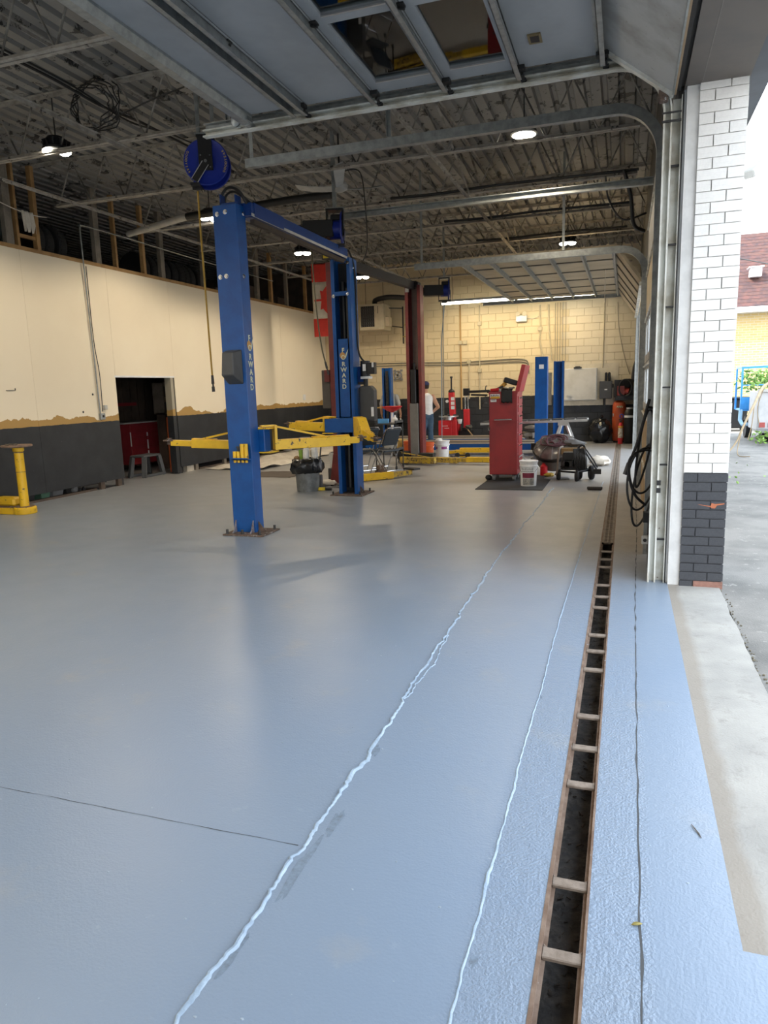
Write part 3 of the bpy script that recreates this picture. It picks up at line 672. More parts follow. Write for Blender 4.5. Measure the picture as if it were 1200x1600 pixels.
plain_panel(-0.82, -0.22, door_panel); plain_panel(-2.58, -1.98, door_panel); plain_panel(-3.17, -2.58, door_panel)
for xa, xb in ((-1.39, -0.82), (-1.98, -1.39)):
    fr = MB(); a, b = xa+0.004, xb-0.004
    fr.box((a, Y0, DZ), (a+0.075, Y1, DZ+0.045)); fr.box((b-0.075, Y0, DZ), (b, Y1, DZ+0.045))
    edges = [Y1, 5.66, 4.70, 4.60, 3.64, 3.54, 2.58, 2.48, 1.5, 1.4, Y0]
    for i in range(0, 10, 2): fr.box((a+0.075, edges[i+1], DZ), (b-0.075, edges[i], DZ+0.045))
    fr.box((a+0.075, Y0, DZ), (b-0.075, 1.4, DZ+0.045))
    sf = build('section_frame', fr, door_panel, d1, smooth=0)
    for i in range(1, 9, 2): build('pane', MB().box((a+0.07, edges[i+1]+0.004, DZ+0.022), (b-0.07, edges[i]-0.004, DZ+0.026)), glass, sf, smooth=0)
    for i in range(1, 9, 2): build('pane_bead', MB().box((a+0.075, edges[i]-0.012, DZ-0.006), (b-0.075, edges[i]+0.004, DZ+0.002)), alu, sf, smooth=0)
# bottom section, tipped in the bend
p, q = Vector((-0.215, 0, DZ+0.02)), Vector((0.265, 0, 3.60))
m = MB(); dq = (q-p).normalized(); nn = Vector((-dq.z, 0, dq.x)); 
if nn.z < 0: nn = -nn
r = [p, q, q+nn*0.045, p+nn*0.045]
m.add([(v.x, Y0, v.z) for v in r]+[(v.x, Y1, v.z) for v in r], [(0, 1, 2, 3), (7, 6, 5, 4), (0, 4, 5, 1), (1, 5, 6, 2), (2, 6, 7, 3), (3, 7, 4, 0)])
build('bottom_section', m, door_panel_old, d1, smooth=0)
build('bottom_edge', MB().beam((q.x, Y0, q.z+0.02), (q.x, Y1, q.z+0.02), 0.012, 0.07), galv, d1, smooth=0)
build('bottom_seal', MB().beam((q.x+0.014, Y0, q.z+0.028), (q.x+0.014, Y1, q.z+0.028), 0.016, 0.05), mat('tan_seal', (0.36, 0.25, 0.15), 0.7), d1, smooth=0)
build('seal_flap', MB().beam((q.x+0.035, Y0, q.z+0.05), (q.x+0.035, Y1, q.z+0.05), 0.03, 0.05), rubber, d1, smooth=0)
build('section_rail', MB().beam((p.x, Y1-0.03, p.z-0.012), (q.x, Y1-0.03, q.z-0.012), 0.06, 0.02), galv_dirty, d1, smooth=0)
for x in (-0.235, -0.835, -1.405, -1.995, -2.60, -2.70): build('strut', z_strut(x, Y0, Y1-0.02, DZ), galv, d1, smooth=0)
build('strut', MB().prism([(-0.06, 0), (-0.06, -0.02), (-0.035, -0.07), (0.035, -0.07), (0.06, -0.02), (0.06, 0)], (0, Y1-Y0, 0), (-3.155, Y0, DZ), (1, 0, 0), (0, 0, 1)), galv, d1, smooth=25)
for x in (-0.22, -0.82, -1.39, -1.98, -2.62):
    h = MB().box((x-0.045, Y1-0.07, DZ-0.032), (x+0.045, Y1-0.0, DZ-0.002)); h.cyl((x+0.02, Y1-0.02, DZ-0.045), (x+0.02, T1Y-0.03, DZ-0.05), 0.012, n=8); h.cyl((x+0.02, T1Y-0.055, DZ-0.055), (x+0.02, T1Y-0.02, DZ-0.055), 0.022, n=12)
    build('roller_hinge', h, steel_dk, d1)
    for y in (2.53, 4.65): build('hinge', MB().box((x-0.04, y-0.03, DZ-0.012), (x+0.03, y+0.03, DZ-0.001)).beam((x-0.035, y, DZ-0.012), (x+0.03, y, DZ-0.03), 0.02, 0.012), steel_dk, d1, smooth=0)
build('top_bracket', MB().box((-3.19, Y1-0.08, DZ-0.06), (-3.10, Y1+0.02, DZ)).cyl((-3.15, Y1, DZ-0.05), (-3.15, Y1+0.1, DZ-0.05), 0.035, n=12), galv, d1)
build('coupling_spool', MB().lathe([(0.03, 0), (0.045, 0.01), (0.045, 0.03), (0.03, 0.035), (0.03, 0.07), (0.045, 0.075), (0.045, 0.10)], (-3.27, 5.86, 3.93), 14, (0, 1, 0.1)), galv, d1)
build('lift_handle', MB().box((-0.70, 5.34, DZ-0.010), (-0.61, 5.48, DZ+0.001)).box((-0.69, 5.352, DZ-0.012), (-0.62, 5.36, DZ-0.008)), mat('brass_handle', (0.24, 0.19, 0.10), 0.5, 0.5), d1, smooth=0)
build('lift_handle_recess', MB().box((-0.685, 5.365, DZ-0.0115), (-0.625, 5.455, DZ-0.0095)), black, d1, smooth=0)
for x in (-1.6, -2.9, -3.4): build('track_hanger', MB().box((x, T1Y-0.01, 3.96), (x+0.035, T1Y-0.006, ZD-0.05)).box((x, T1Y-0.03, 3.96), (x+0.004, T1Y-0.006, ZD-0.05)), galv, d1, smooth=0)
build('corner_block', MB().box((0.17, T1Y-0.13, 3.57), (0.235, T1Y-0.06, 3.66)), rust, d1, smooth=0, bevel=0.01)

# ---- door 2, closed, ribbed panes
d2 = struct('door_2', (0.3, 8.6, 0))
build('track', c_track(6.90, -1, 3.925, -3.76, 0.40, w=0.065, d=0.085), galv, d2, smooth=30)
build('track_hanger', MB().box((-2.22, 6.90, 3.97), (-2.18, 6.904, ZD-0.05)).box((-2.22, 6.87, 3.97), (-2.216, 6.90, ZD-0.05)), galv, d2, smooth=0)
build('track_hanger', MB().box((-3.70, 6.90, 3.97), (-3.66, 6.904, ZD-0.05)), galv, d2, smooth=0)
build('far_track', MB().box((-4.1, 10.30, 4.09), (0.27, 10.306, 4.18)).box((-4.1, 10.23, 4.17), (0.27, 10.306, 4.18)).box((-4.1, 10.23, 4.09), (0.27, 10.306, 4.10)), galv, d2, smooth=0)
for i in range(6):
    za, zb = 0.02+i*0.61, 0.02+i*0.61+0.60; gl = i in (2, 3)
    mm = door_panel_old if i not in (0, 1, 4) else (tan if i != 4 else door_tan)
    if gl:
        f = MB().box((0.245, 6.98, za), (0.285, 10.75, za+0.09)).box((0.245, 6.98, zb-0.09), (0.285, 10.75, zb))
        ed = [6.98, 7.85, 8.75, 8.85, 9.70, 9.80, 10.60, 10.75]
        for k in range(0, 8, 2): f.box((0.245, ed[k], za+0.09), (0.285, ed[k+1], zb-0.09))
        sf = build('section_frame', f, door_panel_old, d2, smooth=0)
        for k in range(1, 7, 2):
            g = MB(); n = 7
            y0_, y1_ = ed[k], ed[k+1]; cpv = []
            build('pane', MB().box((0.258, y0_, za+0.085), (0.262, y1_, zb-0.085)), pane_frost, sf, smooth=0)
            for q_ in (0.33, 0.66): build('pane_rib', MB().box((0.254, y0_+(y1_-y0_)*q_-0.012, za+0.09), (0.258, y0_+(y1_-y0_)*q_+0.012, zb-0.09)), grey_lt, sf, smooth=0)
    else: build('section_panel', MB().box((0.245, 6.98, za), (0.285, 10.75, zb)), mm, d2, smooth=0)
    build('end_stile', MB().box((0.232, 6.98, za), (0.246, 7.10, zb)), galv_dirty, d2, smooth=0)
    build('strut', MB().box((0.225, 7.0, zb-0.05), (0.245, 10.75, zb-0.035)), galv_dirty, d2, smooth=0)

# ---- door 3, rolled up at the far end, last section in the bend
d3 = struct('door_3', (-1.2, 15, 3.6))
DZ3 = 3.66; YA, YZ = 12.0, 18.0
build('track', c_track(11.92, -1, 3.61, -3.42, 0.36, w=0.06, d=0.10), galv, d3, smooth=30)
build('track', c_track(18.08, 1, 3.61, -3.42, 0.36, w=0.06, d=0.08), galv, d3, smooth=30)
X3 = [-2.66, -2.2, -1.715, -1.225, -0.72, -0.225]
for a, b in zip(X3, X3[1:]):
    build('section_panel', MB().box((a+0.004, YA, DZ3), (b-0.004, YZ, DZ3+0.04)), door_tan, d3, smooth=0)
    for y in (13.1, 14.2, 15.3, 16.4, 17.4): build('stile', MB().box((a+0.03, y-0.035, DZ3-0.014), (b-0.03, y+0.035, DZ3)), mat('brown_stile', (0.13, 0.115, 0.09), 0.6), d3, smooth=0)
for x in X3: build('strut', strut(x, YA+0.02, YZ-0.02, DZ3, 0.07, 0.085), galv, d3, smooth=0)
p, q = Vector((-0.215, 0, DZ3+0.01)), Vector((0.20, 0, 3.10)); dq = (q-p).normalized(); nn = Vector((dq.z, 0, -dq.x))*-1
r = [p, q, q+nn*0.04, p+nn*0.04]
build('bottom_section', MB().add([(v.x, YA, v.z) for v in r]+[(v.x, YZ, v.z) for v in r], [(0, 1, 2, 3), (7, 6, 5, 4), (0, 4, 5, 1), (1, 5, 6, 2), (2, 6, 7, 3), (3, 7, 4, 0)]), door_tan, d3, smooth=0)
for y in (12.6, 13.6, 14.7, 15.8, 16.9): build('stile', MB().beam(p-nn*0.01+Vector((0, y, 0)), q-nn*0.01+Vector((0, y, 0)), 0.07, 0.016, nn), mat('brown_stile', (0.13, 0.115, 0.09), 0.6), d3, smooth=0)
build('edge_rail', MB().beam(q-nn*0.02+Vector((0, YA, 0)), q-nn*0.02+Vector((0, YZ, 0)), 0.05, 0.06), galv_dirty, d3, smooth=0)
build('pull_rope', MB().tube([(-0.4, 14.0, 3.62), (-0.41, 14.2, 3.3), (-0.40, 14.0, 3.05)], 0.006, 5), cloth_w, d3)
for x in (-1.0, -3.3): build('track_hanger', MB().box((x, 11.90, 3.66), (x+0.04, 11.904, ZD-0.05)), galv, d3, smooth=0)

# ================================================================ OUTSIDE
hs = thing('neighbour_house', 'yellow brick house with a red brown shingled roof beyond the parking lot', 'house', (6, 28, 0))
def brickwork(name, c, c2, mortar, sx, sy):
    m, t, b = nodes(name)
    p = t.nodes.new('ShaderNodeTexCoord').outputs['Object']; mp = t.nodes.new('ShaderNodeMapping'); mp.inputs['Rotation'].default_value = (PI/2, 0, 0); t.links.new(p, mp.inputs[0])
    br_ = t.nodes.new('ShaderNodeTexBrick'); t.links.new(mp.outputs[0], br_.inputs['Vector'])
    br_.inputs['Scale'].default_value = 1.0; br_.inputs['Brick Width'].default_value = sx; br_.inputs['Row Height'].default_value = sy; br_.inputs['Mortar Size'].default_value = 0.012
    br_.inputs['Color1'].default_value = (*c, 1); br_.inputs['Color2'].default_value = (*c2, 1); br_.inputs['Mortar'].default_value = (*mortar, 1)
    t.links.new(br_.outputs['Color'], b.inputs['Base Color']); b.inputs['Roughness'].default_value = 0.85
    return m
build('brick_wall', MB().box((1.2, 28.2, -0.05), (12, 34, 3.95)), brickwork('yellow_house_brick', (0.52, 0.38, 0.15), (0.58, 0.44, 0.20), (0.55, 0.47, 0.33), 0.24, 0.085), hs, smooth=0)
shm = mat('red_brown_shingle', (0.115, 0.05, 0.042), 0.9, c2=(0.055, 0.034, 0.036), scale=5, lo=0.35, hi=0.65)
shm2 = mat('dark_red_shingle', (0.065, 0.036, 0.036), 0.9, c2=(0.115, 0.055, 0.043), scale=6, lo=0.35, hi=0.65)
for i in range(22):
    a, b = i/22, (i+1)/22 + 0.012
    build('shingle_course', MB().beam((6.4, 27.75+a*3.2, 4.02+a*2.9+0.012), (6.4, 27.75+b*3.2, 4.02+b*2.9), 11.6, 0.03, (0, -0.67, 0.74)), (shm, shm2)[i % 2], hs, smooth=0)
build('gable_fill', MB().prism([(28.2, 3.95), (30.95, 6.8), (33.6, 3.95)], (10.8, 0, 0), (1.2, 0, 0), (0, 1, 0), (0, 0, 1)), shm, hs, smooth=0)
build('eave_fascia', MB().box((0.7, 27.70, 3.84), (12.2, 27.78, 4.02)).box((0.7, 27.78, 3.84), (12.2, 28.2, 3.87)), white_m, hs, smooth=0)
build('roof_vent', MB().box((4.05, 28.6, 5.1), (4.42, 29.0, 5.42)).box((3.98, 28.52, 5.40), (4.48, 29.05, 5.45)), white_m, hs, smooth=0, bevel=0.02)
tag_ = build('overhead_cable', MB().tube(hang((0.98, 14.5, 4.0), (9, 27.0, 4.9), 0.35), 0.012, 6), black, label='thin black cable strung across in front of the shingled roof', cat='cable')
fl_ = thing('flood_light', 'small grey flood light on the outer brick face near the fascia', 'light', (0.76, 6.3, 3.1))
build('bracket', MB().box((0.757, 6.27, 3.05), (0.775, 6.35, 3.13)).beam((0.77, 6.31, 3.09), (0.86, 6.28, 3.13), 0.02, 0.02), grey_lt, fl_, smooth=0)
build('lamp_head', MB().beam((0.83, 6.23, 3.10), (0.93, 6.35, 3.20), 0.09, 0.06), grey_lt, fl_, smooth=0, bevel=0.008)
bn = thing('wheelie_bin', 'black wheeled bin standing behind the blue rack outside', 'bin', (3.25, 24.6, 0))
build('bin_body', MB().add([(2.98, 24.35, 0.08), (3.55, 24.35, 0.08), (3.55, 24.9, 0.08), (2.98, 24.9, 0.08), (2.9, 24.3, 0.98), (3.62, 24.3, 0.98), (3.62, 24.98, 0.98), (2.9, 24.98, 0.98)], [(0, 3, 2, 1), (4, 5, 6, 7), (0, 1, 5, 4), (1, 2, 6, 5), (2, 3, 7, 6), (3, 0, 4, 7)]), black, bn, smooth=0, bevel=0.03)
build('lid', MB().box((2.87, 24.25, 0.98), (3.65, 25.02, 1.04)), black, bn, smooth=0, bevel=0.02)
for x in (3.0, 3.5): build('wheel', MB().cyl((x-0.03, 24.85, 0.1), (x+0.03, 24.85, 0.1), 0.1), rubber, bn)
sky_blue = mat('sky_blue_paint', (0.04, 0.30, 0.72), 0.4)
ck = thing('blue_rack', 'bright blue metal rack on a frame holding green leafy branches outside', 'rack', (3.6, 21.6, 0))
for x, y in ((2.95, 21.2), (4.6, 21.2), (2.95, 22.2), (4.6, 22.2)): build('post', MB().beam((x, y, 0.75), (x, y, 1.88), 0.045, 0.045), sky_blue, ck, smooth=0)
build('top_rail', MB().beam((2.93, 21.2, 1.88), (4.62, 21.2, 1.92), 0.05, 0.05).beam((2.93, 22.2, 1.88), (4.62, 22.2, 1.92), 0.05, 0.05).beam((2.95, 21.2, 1.88), (2.95, 22.2, 1.88), 0.05, 0.05).beam((4.6, 21.2, 1.9), (4.6, 22.2, 1.9), 0.05, 0.05), sky_blue, ck, smooth=0)
build('mid_rail', MB().beam((2.95, 21.2, 1.42), (4.6, 21.2, 1.42), 0.03, 0.03).beam((2.95, 21.2, 0.80), (4.6, 21.2, 0.80), 0.03, 0.03), sky_blue, ck, smooth=0)
build('side_panel', MB().box((2.95, 21.19, 0.78), (4.6, 21.21, 1.10)), sky_blue, ck, smooth=0)
build('deck', MB().box((2.95, 21.2, 0.74), (4.6, 22.2, 0.78)), sky_blue, ck, smooth=0)
pale = mat('pale_blue_bracket', (0.35, 0.55, 0.72), 0.5)
build('leg', MB().tube([(2.96, 21.22, 0.78), (2.95, 21.2, 0.5), (3.0, 21.1, 0.38), (3.1, 21.0, 0.4)], 0.05, 8), pale, ck)
build('axle_frame', MB().beam((3.05, 21.5, 0.45), (4.6, 21.5, 0.45), 0.08, 0.08), black_m, ck, smooth=0)
for x in (3.2, 4.5): build('wheel', MB().cyl((x-0.07, 21.6, 0.3), (x+0.07, 21.6, 0.3), 0.3), rubber, ck)
tl = thing('grey_trailer', 'grey box trailer with red tail lamps under a heap of cut branches', 'trailer', (4.3, 20.5, 0))
build('body', MB().box((3.10, 19.5, 0.32), (5.6, 20.85, 1.27)), mat('trailer_grey_paint', (0.50, 0.51, 0.52), 0.5), tl, smooth=0, bevel=0.02)
build('rail', MB().box((3.07, 19.45, 1.26), (5.65, 19.52, 1.33)), grey_lt, tl, smooth=0)
build('bumper', MB().box((3.08, 19.38, 0.27), (5.6, 19.5, 0.37)), grey_p, tl, smooth=0)
for x in (3.14, 3.34): build('tail_lamp', MB().box((x, 19.47, 0.40), (x+0.13, 19.5, 0.52)), mat('tail_lamp_red', (0.35, 0.06, 0.05), 0.3), tl, smooth=0)
for x in (3.3, 5.3): build('wheel', MB().cyl((x, 20.2, 0.26), (x+0.2, 20.2, 0.26), 0.26), rubber, tl)
bark = mat('pale_bark', (0.33, 0.25, 0.15), 0.85)
leaf_g = mat('leaf_green', (0.16, 0.30, 0.045), 0.6, c2=(0.26, 0.40, 0.10), scale=3)
bp_ = thing('cut_branch', 'cut tree limb leaning from the grey trailer to the ground', 'branch', (2.6, 16.6, 0))
build('limb', MB().tube(spline([(2.0, 16.2, 0.0), (2.25, 16.5, 0.28), (2.42, 16.8, 0.62), (2.72, 17.6, 1.03), (3.2, 19.35, 1.42), (3.7, 19.8, 1.56)], 5), [0.012+0.03*i/25 for i in range(26)], 8), bark, bp_)
for k, pts in enumerate((((2.42, 16.8, 0.62), (2.32, 16.6, 0.3), (2.28, 16.4, 0.02), (2.45, 16.0, 0.02)), ((2.72, 17.6, 1.03), (2.68, 17.5, 0.6), (2.6, 17.4, 0.25)), ((3.2, 19.35, 1.42), (3.05, 19.25, 0.9), (3.1, 19.2, 0.5)))):
    build('twig', MB().tube(spline(pts, 5), 0.009, 6), bark, bp_)
def leaves(center, rad, n, s, seed):
    r_ = random.Random(seed); m = MB()
    for i in range(n):
        v = Vector((r_.gauss(0, 1), r_.gauss(0, 1), r_.gauss(0, 1))).normalized()*r_.random()**0.5
        c_ = Vector(center) + Vector((v.x*rad[0], v.y*rad[1], v.z*rad[2]))
        a = Vector((r_.gauss(0, 1), r_.gauss(0, 1), r_.gauss(0, 0.6)-0.3)).normalized(); b_ = a.orthogonal().normalized(); b_.rotate(Matrix.Rotation(r_.random()*6, 3, a)); L_ = s*r_.uniform(0.6, 1.3)
        nz = a.cross(b_)*L_*0.08
        m.add([c_, c_+a*L_*0.5+b_*L_*0.24+nz, c_+a*L_, c_+a*L_*0.5-b_*L_*0.24+nz], [(0, 1, 2), (0, 2, 3)])
    return m
lb = build('leafy_branches', leaves((3.45, 21.5, 1.55), (0.62, 0.5, 0.35), 420, 0.13, 5).add([], []), leaf_g, label='heap of green leafy cut branches piled on the blue rack', cat='foliage', kind='stuff', smooth=0)
build('leafy_branches', leaves((3.12, 19.15, 0.20), (0.28, 0.18, 0.16), 90, 0.10, 9), leaf_g, label='sprig of green leaves hanging below the grey trailer', cat='foliage', kind='stuff', smooth=0)
build('fallen_leaves', leaves((2.35, 12.8, 0.02), (1.3, 2.6, 0.012), 26, 0.07, 12), leaf_g, label='scattered green leaves fallen on the asphalt outside', cat='leaves', kind='stuff', smooth=0)
# ================================================================ LAMPS AND CEILING FITTINGS
def point(name, loc, e, c=(1, 0.84, 0.62), r=0.12, parent=None):
    d = bpy.data.lights.new(name, 'SPOT'); d.energy = e*LAMP; d.color = c; d.shadow_soft_size = r; d.spot_size = 2.75; d.spot_blend = 0.35
    o = bpy.data.objects.new(name, d); COL.objects.link(o)
    if parent is not None: o.parent = parent; o.location = Vector(loc)-parent.location
    else: o.location = loc
    return o
def hibay(loc, label, rz=0.0, disc=False):
    t = thing('high_bay_lamp', label, 'lamp', loc, 0, 'high bay lamps under the roof joists')
    x, y, z = loc
    m = MB().lathe([(0.03, 0.16), (0.10, 0.15), (0.12, 0.10), (0.125, 0.05), (0.16, 0.03), (0.16, 0.0)], loc, 20)
    for i in range(12):
        a = 2*PI*i/12; m.beam((x+0.06*math.cos(a), y+0.06*math.sin(a), z+0.10), (x+0.15*math.cos(a), y+0.15*math.sin(a), z+0.06), 0.008, 0.09)
    build('housing', m, black_m, t)
    build('hanger', MB().cyl((x, y, z+0.15), (x, y, ZD), 0.008, n=6), steel_dk, t)
    if disc: build('lens', MB().lathe([(0.0, -0.03), (0.09, -0.026), (0.135, -0.01), (0.138, 0.002), (0.0, 0.003)], (x, y, z), 24), glow, t); build('rim', MB().torus((x, y, z+0.005), 0.15, 0.014), grey_lt, t)
    for s in (() if disc else (-1, 1)):
        cx, cy = x+s*0.085*math.cos(rz), y+s*0.085*math.sin(rz)
        build('lens', MB().lathe([(0.0, -0.045), (0.05, -0.04), (0.075, -0.02), (0.078, 0.002), (0.0, 0.003)], (cx, cy, z), 16), glow, t)
    point('bulb_light', (x, y, z-0.06), 175, parent=t)
    return t
hibay((-1.265, 9.42, 4.63), 'round glowing high bay lamp nearest the camera bay, between the track and the joist', 0, True)
hibay((-1.19, 15.5, 4.42), 'glowing high bay lamp over the raised far door track')
hibay((-6.58, 7.42, 4.55), 'twin lens high bay lamp at upper left beside the coiled roof cables', 0.6)
hibay((-6.25, 13.65, 4.36), 'twin lens high bay lamp above the flag, behind the blue crossbeam', 0.4)
hibay((-6.28, 17.2, 4.37), 'twin lens high bay lamp right of the open blue post, near the heater', 0.4)
hibay((-6.75, 11.05, 4.54), 'high bay lamp half hidden behind the top of the nearest blue post', 0.9)
tb = thing('fluorescent_fixture', 'long glowing fluorescent tube fixture hung before the cream block wall', 'lamp', (-2.8, 19.35, 3.86))
build('tube', MB().cyl((-4.78, 19.35, 3.84), (-2.82, 19.35, 3.84), 0.032, n=10), tube_glow, tb); build('tube', MB().cyl((-2.74, 19.35, 3.84), (-0.78, 19.35, 3.84), 0.032, n=10), tube_glow, tb)
build('reflector', MB().prism([(-0.09, 0.03), (-0.03, 0.09), (0.03, 0.09), (0.09, 0.03), (0.085, 0.028), (0.03, 0.084), (-0.03, 0.084), (-0.085, 0.028)], (4.06, 0, 0), (-4.81, 19.35, 3.84), (0, 1, 0), (0, 0, 1)), white_p, tb, smooth=0)
build('end_holder', MB().box((-4.82, 19.31, 3.80), (-4.79, 19.39, 3.9)).box((-2.815, 19.31, 3.80), (-2.745, 19.39, 3.9)).box((-0.77, 19.31, 3.80), (-0.74, 19.39, 3.9)), grey_dk, tb, smooth=0)
for x in (-4.5, -2.78, -1.0): build('chain', MB().cyl((x, 19.35, 3.92), (x, 19.35, ZD), 0.006, n=5), steel_dk, tb)
ar = bpy.data.lights.new('tube_light', 'AREA'); ar.shape = 'RECTANGLE'; ar.size = 3.9; ar.size_y = 0.06; ar.energy = 75*LAMP; ar.color = (1, 0.80, 0.50)
ao = bpy.data.objects.new('tube_light', ar); COL.objects.link(ao); ao.parent = tb; ao.location = (0, 0, -0.06)
added_lamps = [(-4.3, 2.6), (-6.6, 2.5), (-6.4, -1.0), (-2.0, -1.5)]  # lamps out of view, added to brighten the shop
for i, (x, y) in enumerate(added_lamps): hibay((x, y, 4.4), 'added unseen high bay lamp over the camera side, '+('above the raised door', 'beside the yellow stand', 'in the front corner', 'near the front wall')[i])

# ceiling fan
fn = thing('ceiling_fan', 'white three blade ceiling fan hanging beyond the door track', 'fan', (-3.93, 9.95, 4.42))
fx, fy, fz = -3.93, 9.95, 4.44
build('motor', MB().lathe([(0.03, 0.10), (0.09, 0.08), (0.12, 0.03), (0.11, -0.02), (0.05, -0.05), (0.0, -0.055)], (fx, fy, fz), 20), grey_lt, fn)
build('down_rod', MB().cyl((fx, fy, fz+0.08), (fx, fy, ZD), 0.014, n=8).cyl((fx, fy, fz+0.08), (fx, fy, fz+0.2), 0.04, n=10), steel_dk, fn)
for a in (-1.19, -1.19+2*PI/3, -1.19+4*PI/3):
    d = Vector((math.cos(a), math.sin(a), 0)); s = Vector((-d.y, d.x, 0)); vs = []; fs = []
    for i in range(9):
        t_ = i/8; r = 0.1+0.62*t_; wv = 0.05+0.035*t_ if t_ < 0.95 else 0.05; z = fz+0.012+0.11*t_**1.6 + (0.0)
        c_ = Vector((fx, fy, z))+d*r
        vs += [c_+s*wv+Vector((0, 0, 0.02)), c_-s*wv-Vector((0, 0, 0.02)), c_-s*wv-Vector((0, 0, 0.03)), c_+s*wv+Vector((0, 0, 0.01))]
    for i in range(8):
        for k in range(4): fs.append((4*i+k, 4*i+(k+1) % 4, 4*i+4+(k+1) % 4, 4*i+4+k))
    fs += [(0, 3, 2, 1), (32, 33, 34, 35)]
    build('blade', MB().add(vs, fs), grey_lt, fn)
build('fan_cord', MB().tube(spline([(fx, fy, fz+0.15), (fx+0.1, fy, fz+0.22), (fx+0.3, fy+0.05, fz+0.18), (fx+0.36, fy+0.05, fz-0.3), (fx+0.35, fy+0.1, fz-0.8), (fx+0.28, fy+0.1, fz-1.0)], 6), 0.008, 6), black, fn)

# spring-driven hose reels
def reel(name, label, c, yaw, hose_top=None, hose_pts=None, hose_m=None, txt=True, out=(-0.13, 0.0, -0.20), canister=False):
    """Disc reel in a black bracket; built facing -Y at the origin, then turned by yaw and placed."""
    t = thing(name, label, 'hose reel', (0, 0, 0))
    m = MB()
    for y in ((-0.085,) if canister else (-0.085, 0.085)):
        s = 1 if y > 0 else -1
        m.lathe([(0.07, 0), (0.10, 0.012), (0.15, 0.0), (0.20, 0.006), (0.235, 0.0), (0.245, 0.012), (0.235, 0.022), (0.20, 0.014), (0.15, 0.012), (0.07, 0.01)], (0, y, 0), 36, (0, s, 0))
    m.cyl((0, -0.08, 0), (0, 0.08, 0), 0.13, n=28)
    build('drum', m, reel_blue, t)
    b = MB().box((-0.075, -0.125, -0.09), (0.075, -0.105, 0.27)).box((-0.075, 0.105, -0.09), (0.075, 0.125, 0.27)).box((-0.09, -0.125, 0.25), (0.09, 0.125, 0.275))
    for s in (-1, 1): b.beam((0.0, s*0.132, -0.02), (out[0], s*0.132, out[2]), 0.012, 0.075)
    b.box((out[0]-0.05, -0.138, out[2]-0.05), (out[0]+0.05, 0.138, out[2]-0.02)); b.box((out[0]-0.045, -0.06, out[2]-0.08), (out[0]+0.045, 0.06, out[2]-0.05))
    build('bracket', b, black, t, smooth=0)
    ae = MB()
    for sg in (-1, 1): dv = Vector((-out[2], 0, out[0])).normalized()*0.038*sg; ae.beam(Vector((0.0, -0.139, -0.02))+dv, Vector((out[0], -0.139, out[2]))+dv, 0.006, 0.008)
    build('arm_edge', ae, alu, t, smooth=0)
    if canister:
        build('spring_canister', MB().box((-0.13, 0.02, -0.11), (0.13, 0.46, 0.12)).box((-0.06, -0.10, 0.12), (0.06, 0.06, 0.2)).cyl((0.0, 0.46, 0), (0.0, 0.55, 0), 0.09, n=16), black, t, smooth=0, bevel=0.01)
        build('hose_guide_arc', MB().tube(arc((0, 0.2, -0.13), 0.07, 0.3, 2.8, 10), 0.008, 6), grey_lt, t)
    bl = MB()
    for x, z in ((-0.05, 0.06), (0.05, 0.06), (-0.05, -0.06), (0.05, -0.06), (out[0]+0.06, out[2]+0.07), (out[0]-0.02, out[2]+0.0), (out[0]+0.03, out[2]+0.0)):
        for s in (-1, 1): bl.cyl((x, s*0.124, z), (x, s*0.132, z), 0.009, n=6)
    bl.cyl((0, -0.124, 0), (0, -0.14, 0), 0.018, n=10)
    build('bolt', bl, chrome, t)
    build('hanger_plate', MB().box((-0.10, -0.14, 0.275), (0.10, 0.14, 0.285)).box((-0.10, -0.02, 0.285), (-0.06, 0.02, ZD-c[2])).box((0.06, -0.02, 0.285), (0.10, 0.02, ZD-c[2])), galv, t, smooth=0)
    if txt:
        for word, a0, sgn, mm in (('GOODYEAR', 150, 1, mat('reel_text_yellow', (0.75, 0.55, 0.05), 0.5)), ('GOODYEAR', 30, 1, mat('reel_text_yellow', (0.75, 0.55, 0.05), 0.5))):
            for k, ch in enumerate(word):
                if a0 == 150: a = math.radians(152 + (k)*8.2); rr = 0.217
                else: a = math.radians(-28 + k*8.2); rr = 0.217
                d = Vector((math.cos(a), 0, math.sin(a))); tn = Vector((-math.sin(a), 0, math.cos(a)))
                text('lettering', ch, 0.034, mm, t, d*rr+Vector((0, -0.106, 0)), tn, -d, 0.001)
    if hose_pts:
        inv = Matrix.Rotation(-yaw, 4, 'Z'); pp = [inv @ (Vector(p)-Vector(c)) for p in hose_pts]
        build('hose', MB().tube(pp, 0.0105, 8), hose_m, t)
        e = pp[-1]; e0 = (pp[-1]-pp[-2]).normalized()
        build('ball_stop', MB().cyl(e, e+e0*0.10, 0.014, 0.018, n=10).cyl(e+e0*0.10, e+e0*0.16, 0.010, n=10).cyl(e+e0*0.13, e+e0*0.19, 0.018, n=10), steel_dk, t)
    t.location = c; t.rotation_euler = (0, 0, yaw)
    return t
ya = 0.38
o1 = Matrix.Rotation(ya, 3, 'Z') @ Vector((-0.13, 0, -0.27))
c1 = Vector((-4.47, 7.35, 4.12)); h1 = c1+o1
reel('hose_reel', 'blue disc hose reel with a hanging yellow hose left of the nearest blue post', c1, ya, hose_pts=[h1, h1+Vector((0, 0, -0.4)), h1+Vector((0.01, 0, -1.2)), h1+Vector((0.015, 0, -1.7)), (h1.x+0.02, h1.y, 1.82)], hose_m=gold_hose)
c2 = Vector((-4.00, 9.9, 3.87)); yb = 1.85; h2 = c2+Matrix.Rotation(yb, 3, 'Z') @ Vector((-0.13, 0, -0.27))
